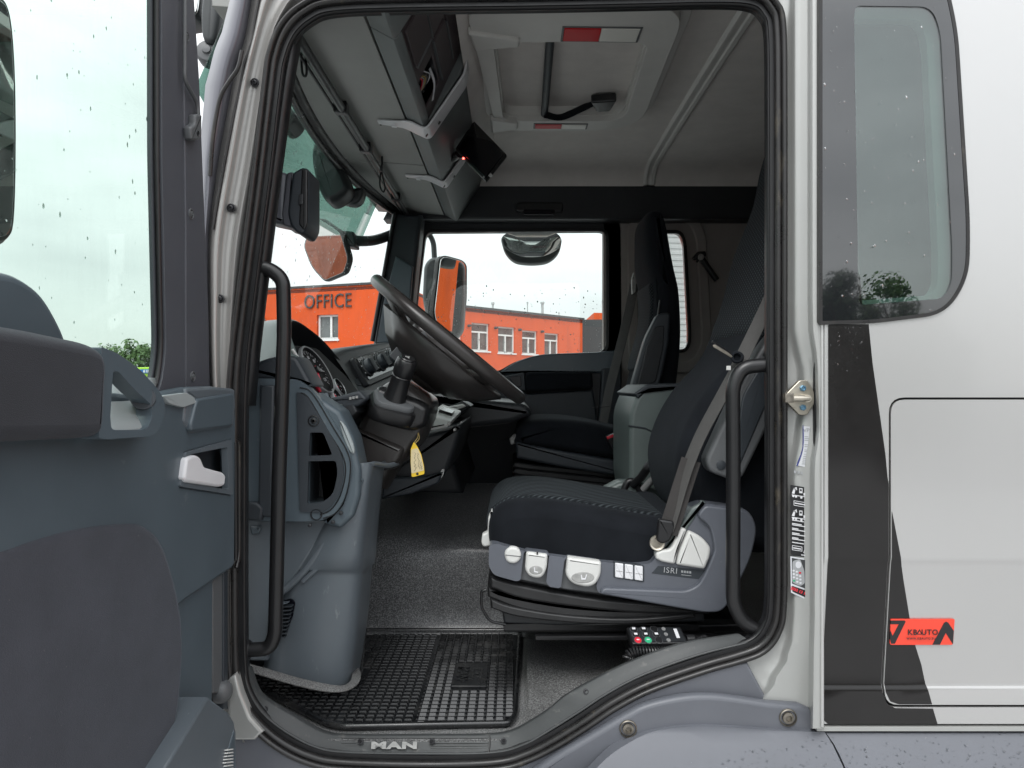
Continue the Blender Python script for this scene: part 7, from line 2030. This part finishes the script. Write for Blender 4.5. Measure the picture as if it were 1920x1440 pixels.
# letters OFFICE
zc_ = zat(A0, A1, 615, 566); sc_, yc_ = hit(A0, A1, 615)
dA = (Vector(A1) - Vector(A0)).normalized()
cpt = fA(sc_, zc_, -.03)
t_ = text('lettering', 'OFFICE', cpt, .66, (dA.x, dA.y, 0), (0, 0, 1), M['dark_panel'], ob, ext=.02, spacing=1.06, bold=-.004)
t_.scale = (.84, 1, 1)
# sides and roof of block A
wallface('side_wall', A1, (A1[0] + 1.2, A1[1] + 9), 0, topA - .02, [], M['orange_wall'], ob)
slab('roof', [A0, A1, (A1[0] + 1.2, A1[1] + 9), (A0[0] - 2, A0[1] + 9)], fZ, topA - .15, topA - .05, M['dark_panel'], ob, e=0)
# block B: long receding wing
B0, B1 = (-4.4, 29.1), (5.6, 40.0)
topB = H + 143 * hit(B0, B1, 870)[1] / F
wins = [(884, 918, 606, 658), (934, 966, 613, 662), (979, 1008, 620, 664), (1021, 1048, 625, 667)]
hB = [hole(B0, B1, *w) for w in wins] + [hole(B0, B1, 840, 866, 600, 655), hole(B0, B1, 792, 824, 592, 650)]
B0v, B1v = Vector(B0), Vector(B1)
sE, _ = hit(B0, B1, 1092)
BE = B0v + (B1v - B0v).normalized() * sE
fB, LB = wallface('wall', B0, tuple(BE), 0, topB, hB, M['orange_wall'], ob)
for h_ in hB: win(fB, *h_, ob, tr=.32, mull=.5)
slab('coping', [(-.05, topB), (LB + .05, topB), (LB + .05, topB + .10), (-.05, topB + .10)], fB, -.10, .4, M['dark_panel'], ob, e=0)
dB = (B1v - B0v).normalized(); nB = Vector((dB.y, -dB.x))
slab('roof', [tuple(B0v), tuple(BE), tuple(BE + Vector((-nB.x, -nB.y)) * 9), tuple(B0v - nB * 9)], fZ, topB - .15, topB - .02, M['dark_panel'], ob, e=0)
for q in wins:
    sm_, _ = hit(B0, B1, q[0] - 6)
    lathe('wall_lamp', fB(sm_, topB - .75, -.02), (nB.x, nB.y, 0), [(.06, -.02), (.06, .10), (.03, .16), (0, .16)], M['dark_panel'], ob, n=10)
# end block: dark recess and a taller orange wall
B2 = BE + dB * 4
wallface('dark_wall', tuple(BE - nB * 1.0), tuple(B2 - nB * 1.0), 0, topB - .15, [], M['dark_panel'], ob)
C0 = P(1098, 720, 40.5); C1 = P(1180, 720, 45.0)
fC, LC = wallface('wall', (C0.x, C0.y), (C1.x, C1.y), 0, topB - 1.3, [hole((C0.x, C0.y), (C1.x, C1.y), 1093.5 + 6, 1116, 632, 668)], M['orange_wall'], ob)
win(fC, *hole((C0.x, C0.y), (C1.x, C1.y), 1099.5, 1116, 632, 668), ob, tr=.25)
slab('end_tower', [(P(1113, 0, 42).x, 41.8), (P(1175, 0, 42).x, 42.2), (P(1175, 0, 42).x, 46), (P(1113, 0, 42).x, 46)], fZ, 0.5, H + 133 * 42 / F, M['orange_wall'], ob, e=0)
slab('roof_band', [(P(1050, 0, 41).x, 41.2), (P(1130, 0, 41).x, 41.0), (P(1130, 0, 41).x, 45), (P(1050, 0, 41).x, 45)], fZ, H + 95 * 41 / F, H + 121 * 41 / F, M['dark_panel'], ob, e=0)
# pipes and masts on the roof
for (x, yt, Y, r) in ((924, 567, 36, .05), (989, 566, 38, .03), (1017, 566, 39, .07), (1048, 585, 40, .02)):
    lathe('roof_pipe', (P(x, 0, Y).x, Y, topB - .1), (0, 0, 1), [(r, 0), (r, H + (720 - yt) * Y / F - topB), (r * 1.6, H + (720 - yt) * Y / F - topB), (r * 1.6, H + (720 - yt) * Y / F - topB + .1), (0, H + (720 - yt) * Y / F - topB + .12)], M['corrugated'], ob, n=8)
# grass bank by the wing, in the far mirror's view
bm = bmesh.new()
vs = [bm.verts.new(v) for v in ((9.0, -6.0, .012), (23, -6, .012), (30, 30, .012), (15, 30, .012))]
bm.faces.new(vs)
gs = finish(bm, 'grass', M['grass']); tag(gs, 'green grass verge beyond the yard', kind='stuff')
# orange wing seen only in the far mirror: a second wall beyond the verge
ob2 = thing('orange_hall', 'orange hall wall beyond the grass verge, mirrored in the far mirror', 'building', (35, 10, 0))
for k in range(1):
    slab('wall', [(24, -12), (40, -12), (52, 45), (34, 45)], fZ, 1.3, 9.0, M['orange_wall'], ob2, e=0)
    slab('plinth', [(23.9, -12.1), (40, -12.1), (52, 45), (33.9, 45)], fZ, 0, 1.3, M['dark_panel'], ob2, e=0)
# grey shuttered unit seen through the far quarter window
cu2 = thing('shutter_unit', 'grey corrugated shed wall seen through the far quarter window', 'shed', (4, 14, 0))
pf = []
for k in range(40):
    z = .4 + k * .11
    pf += [(z, 0), (z + .05, 0), (z + .06, .012), (z + .10, .012)]
rows = [[Vector((x, 14 + d + (x - 2) * .1, z)) for z, d in pf] for x in (2.3, 4, 7)]
loft('shutter', rows, M['corrugated'], cu2, sharp=20)
box('shed_frame', (2.2, 14.2, 0), (7.2, 16, 4.9), M['corrugated'], cu2, e=0)

# ================================================================ lime green vehicle and trees beyond the door window
lv_ = thing('lime_trailer', 'lime green trailer with a blue sign, seen through the open door window', 'trailer', P(265, 720, 26))
slab('trailer_body', XZ(rnd([(215, 690), (330, 687), (330, 707), (215, 707)], 1), 26), fY, 26, 28.4, M['lime'], lv_, e=.03)
slab('trailer_deck', XZ([(215, 708), (330, 708), (330, 716), (215, 716)], 26), fY, 26.05, 28.3, M['lime'], lv_, e=.02)
slab('trailer_skirt', XZ([(220, 716), (330, 716), (330, 728), (220, 728)], 26), fY, 26.2, 28.2, M['dark_panel'], lv_, e=.02)
slab('sign_panel', XZ(rnd([(261, 692.5), (330, 692.5), (330, 700), (261, 700)], 3, 4), 25.95), fY, 25.93, 26.0, M['sign_blue'], lv_, e=.01)
for k, (x, w) in enumerate(((269, 3), (274, 1.6), (277, 1.6))):
    slab('sign_mark', XZ([(x, 694), (x + w, 694), (x + w, 698.5), (x, 698.5)], 25.93), fY, 25.915, 25.93, M['white_ink'], lv_, e=0)
for x in (232, 320):
    lathe('wheel', P(x, 734, 26.1), (0, -1, 0), [(.40, -.3), (.42, -.25), (.42, 0), (.30, .02), (.26, -.04), (0, -.04)], M['rubber_dark'], lv_, n=18)

def tree(label, x, y, h, cr, mt, seed, trunk=.35, group=None, n=900, leaf=.22, low=.25):
    rg = random.Random(seed)
    t = thing('broadleaf_tree', label, 'tree', (x, y, 0), group=group)
    bm = bmesh.new()
    clumps = []
    tp = [Vector((x, y, 0)), Vector((x + rg.uniform(-.1, .1), y, h * .3)), Vector((x + rg.uniform(-.3, .3), y + rg.uniform(-.2, .2), h * .6)), Vector((x + rg.uniform(-.4, .4), y, h * .88))]
    tube('trunk', spl(tp, 4, False), trunk * .5, M['bark'], bm=bm, n=8, radii=[1 - .85 * i / 12 for i in range(13)])
    for k in range(9):
        a = k * 2.4 + rg.random(); z0 = h * rg.uniform(.3, .7)
        r_ = cr * rg.uniform(.5, .85)
        s = Vector((x, y, z0)); e_ = Vector((x + math.cos(a) * r_, y + math.sin(a) * r_, z0 + h * rg.uniform(.08, .25)))
        tube('limb', [s, (s + e_) / 2 + Vector((0, 0, .15)), e_], trunk * .16, M['bark'], bm=bm, n=6, radii=[1, .7, .3])
    finish(bm, 'trunk', M['bark'], t, 60)
    for k in range(30):
        a = rg.random() * 6.28; zz = rg.uniform(low, 1.0)
        rad = cr * math.sin(min(1, max(.12, (1.04 - zz) / (1.04 - low))) * math.pi * .62) ** .8
        rr_ = rad * rg.random() ** .5
        clumps.append((Vector((x + math.cos(a) * rr_, y + math.sin(a) * rr_, h * zz)), cr * rg.uniform(.22, .40)))
    bm = bmesh.new()
    for _ in range(n):
        c, r_ = clumps[rg.randrange(len(clumps))]
        d = Vector((rg.gauss(0, 1), rg.gauss(0, 1), rg.gauss(0, .8))).normalized()
        p = c + d * r_ * rg.random() ** .4
        nn = (d + Vector((rg.uniform(-.8, .8), rg.uniform(-.8, .8), rg.uniform(-.3, .9)))).normalized()
        s = nn.orthogonal().normalized(); u = nn.cross(s)
        l = leaf * rg.uniform(.6, 1.3)
        q = [p + s * l, p + u * l * .55, p - s * l, p - u * l * .55]
        bm.faces.new([bm.verts.new(v) for v in q])
    o = finish(bm, 'crown', mt, t, smooth=False, recalc=False)
    return t
tree('tall pale tree behind the lime trailer, nearer the pillar', P(258, 0, 60).x, 60, H + 76 * 60 / F, 2.3, M['leaf_a'], 1, n=2600, leaf=.16, low=.1, group='trees beyond the door window')
tree('lower tree behind the lime trailer, nearer the pull handle', P(214, 0, 58).x, 58, H + 64 * 58 / F, 1.9, M['leaf_a'], 2, n=2000, leaf=.16, low=.1, group='trees beyond the door window')
tree('lower hedge-like tree at the edge of the door window', P(300, 0, 62).x, 62, H + 54 * 62 / F, 2.2, M['leaf_a'], 3, n=2000, leaf=.16, low=.1, group='trees beyond the door window')
# low hedge behind the viewer, mirrored along the foot of the quarter window
hg = thing('hedge', 'dark clipped hedge reflected along the foot of the quarter window', 'hedge', (12, -26, 0))
bm = bmesh.new(); rgh = random.Random(21)
for _ in range(9000):
    p = Vector((rgh.uniform(9.5, 17.5), rgh.uniform(-26.8, -25.4), 0)); p.z = rgh.random() ** .7 * (4.05 + .45 * math.sin(p.x * 1.7) + .3 * math.sin(p.x * 4.3))
    nn = Vector((rgh.gauss(0, 1), rgh.gauss(.6, 1), rgh.gauss(.4, .8))).normalized()
    s_ = nn.orthogonal().normalized(); u_ = nn.cross(s_); l_ = .17 * rgh.uniform(.6, 1.3)
    bm.faces.new([bm.verts.new(v) for v in (p + s_ * l_, p + u_ * l_ * .6, p - s_ * l_, p - u_ * l_ * .6)])
fo_ = finish(bm, 'foliage', M['leaf_b'], hg, smooth=False, recalc=False)
# trees behind the viewer, mirrored in the quarter window
for k, (px, top, Yv, cr, sd) in enumerate(((1572, 522, 26, 1.5, 11), (1668, 526, 27, 1.7, 12), (1718, 560, 27, 1.2, 13), (1618, 552, 28, 1.2, 14), (1540, 535, 27, 1.6, 15))):
    Ym = 2 * 1.372 - Yv
    xx = (px - 960) * Yv / F
    tree(['dark tree reflected low at the front edge of the quarter window', 'lighter tree reflected in the clear middle of the quarter window', 'small tree reflected at the rear of the quarter window', 'low tree reflected between the two tallest', 'dark tree reflected beside the pillar edge'][k], xx, Ym, H + (720 - top) * Yv / F, cr, M['leaf_b'] if k in (0, 4) else M['leaf_a'], sd, n=5200, leaf=.085, low=.08, group='trees mirrored in the quarter window')

# rust-orange container in the yard, mirrored in the kerb mirror
ct = thing('shipping_container', 'rust-orange container in the yard, mirrored in the kerb mirror', 'container', (-13, -5, 0))
M['rust'] = mat('rust_orange_sheet', (.33, .085, .035), .6, 0, var=.25, vscale=2, bump=.3, bscale=12, bdist=.02)
pf = []
for k in range(26):
    y = -9.2 + k * .30
    pf += [(y, 0), (y + .08, -.05), (y + .15, -.05), (y + .23, 0)]
rows = [[Vector((-11 - d, y, z)) for y, d in pf] for z in (.15, 2.65)]
loft('container_side', rows, M['rust'], ct, sharp=20)
box('container_body', (-13.5, -9.2, .12), (-11.06, -1.6, 2.70), M['rust'], ct, e=.02)
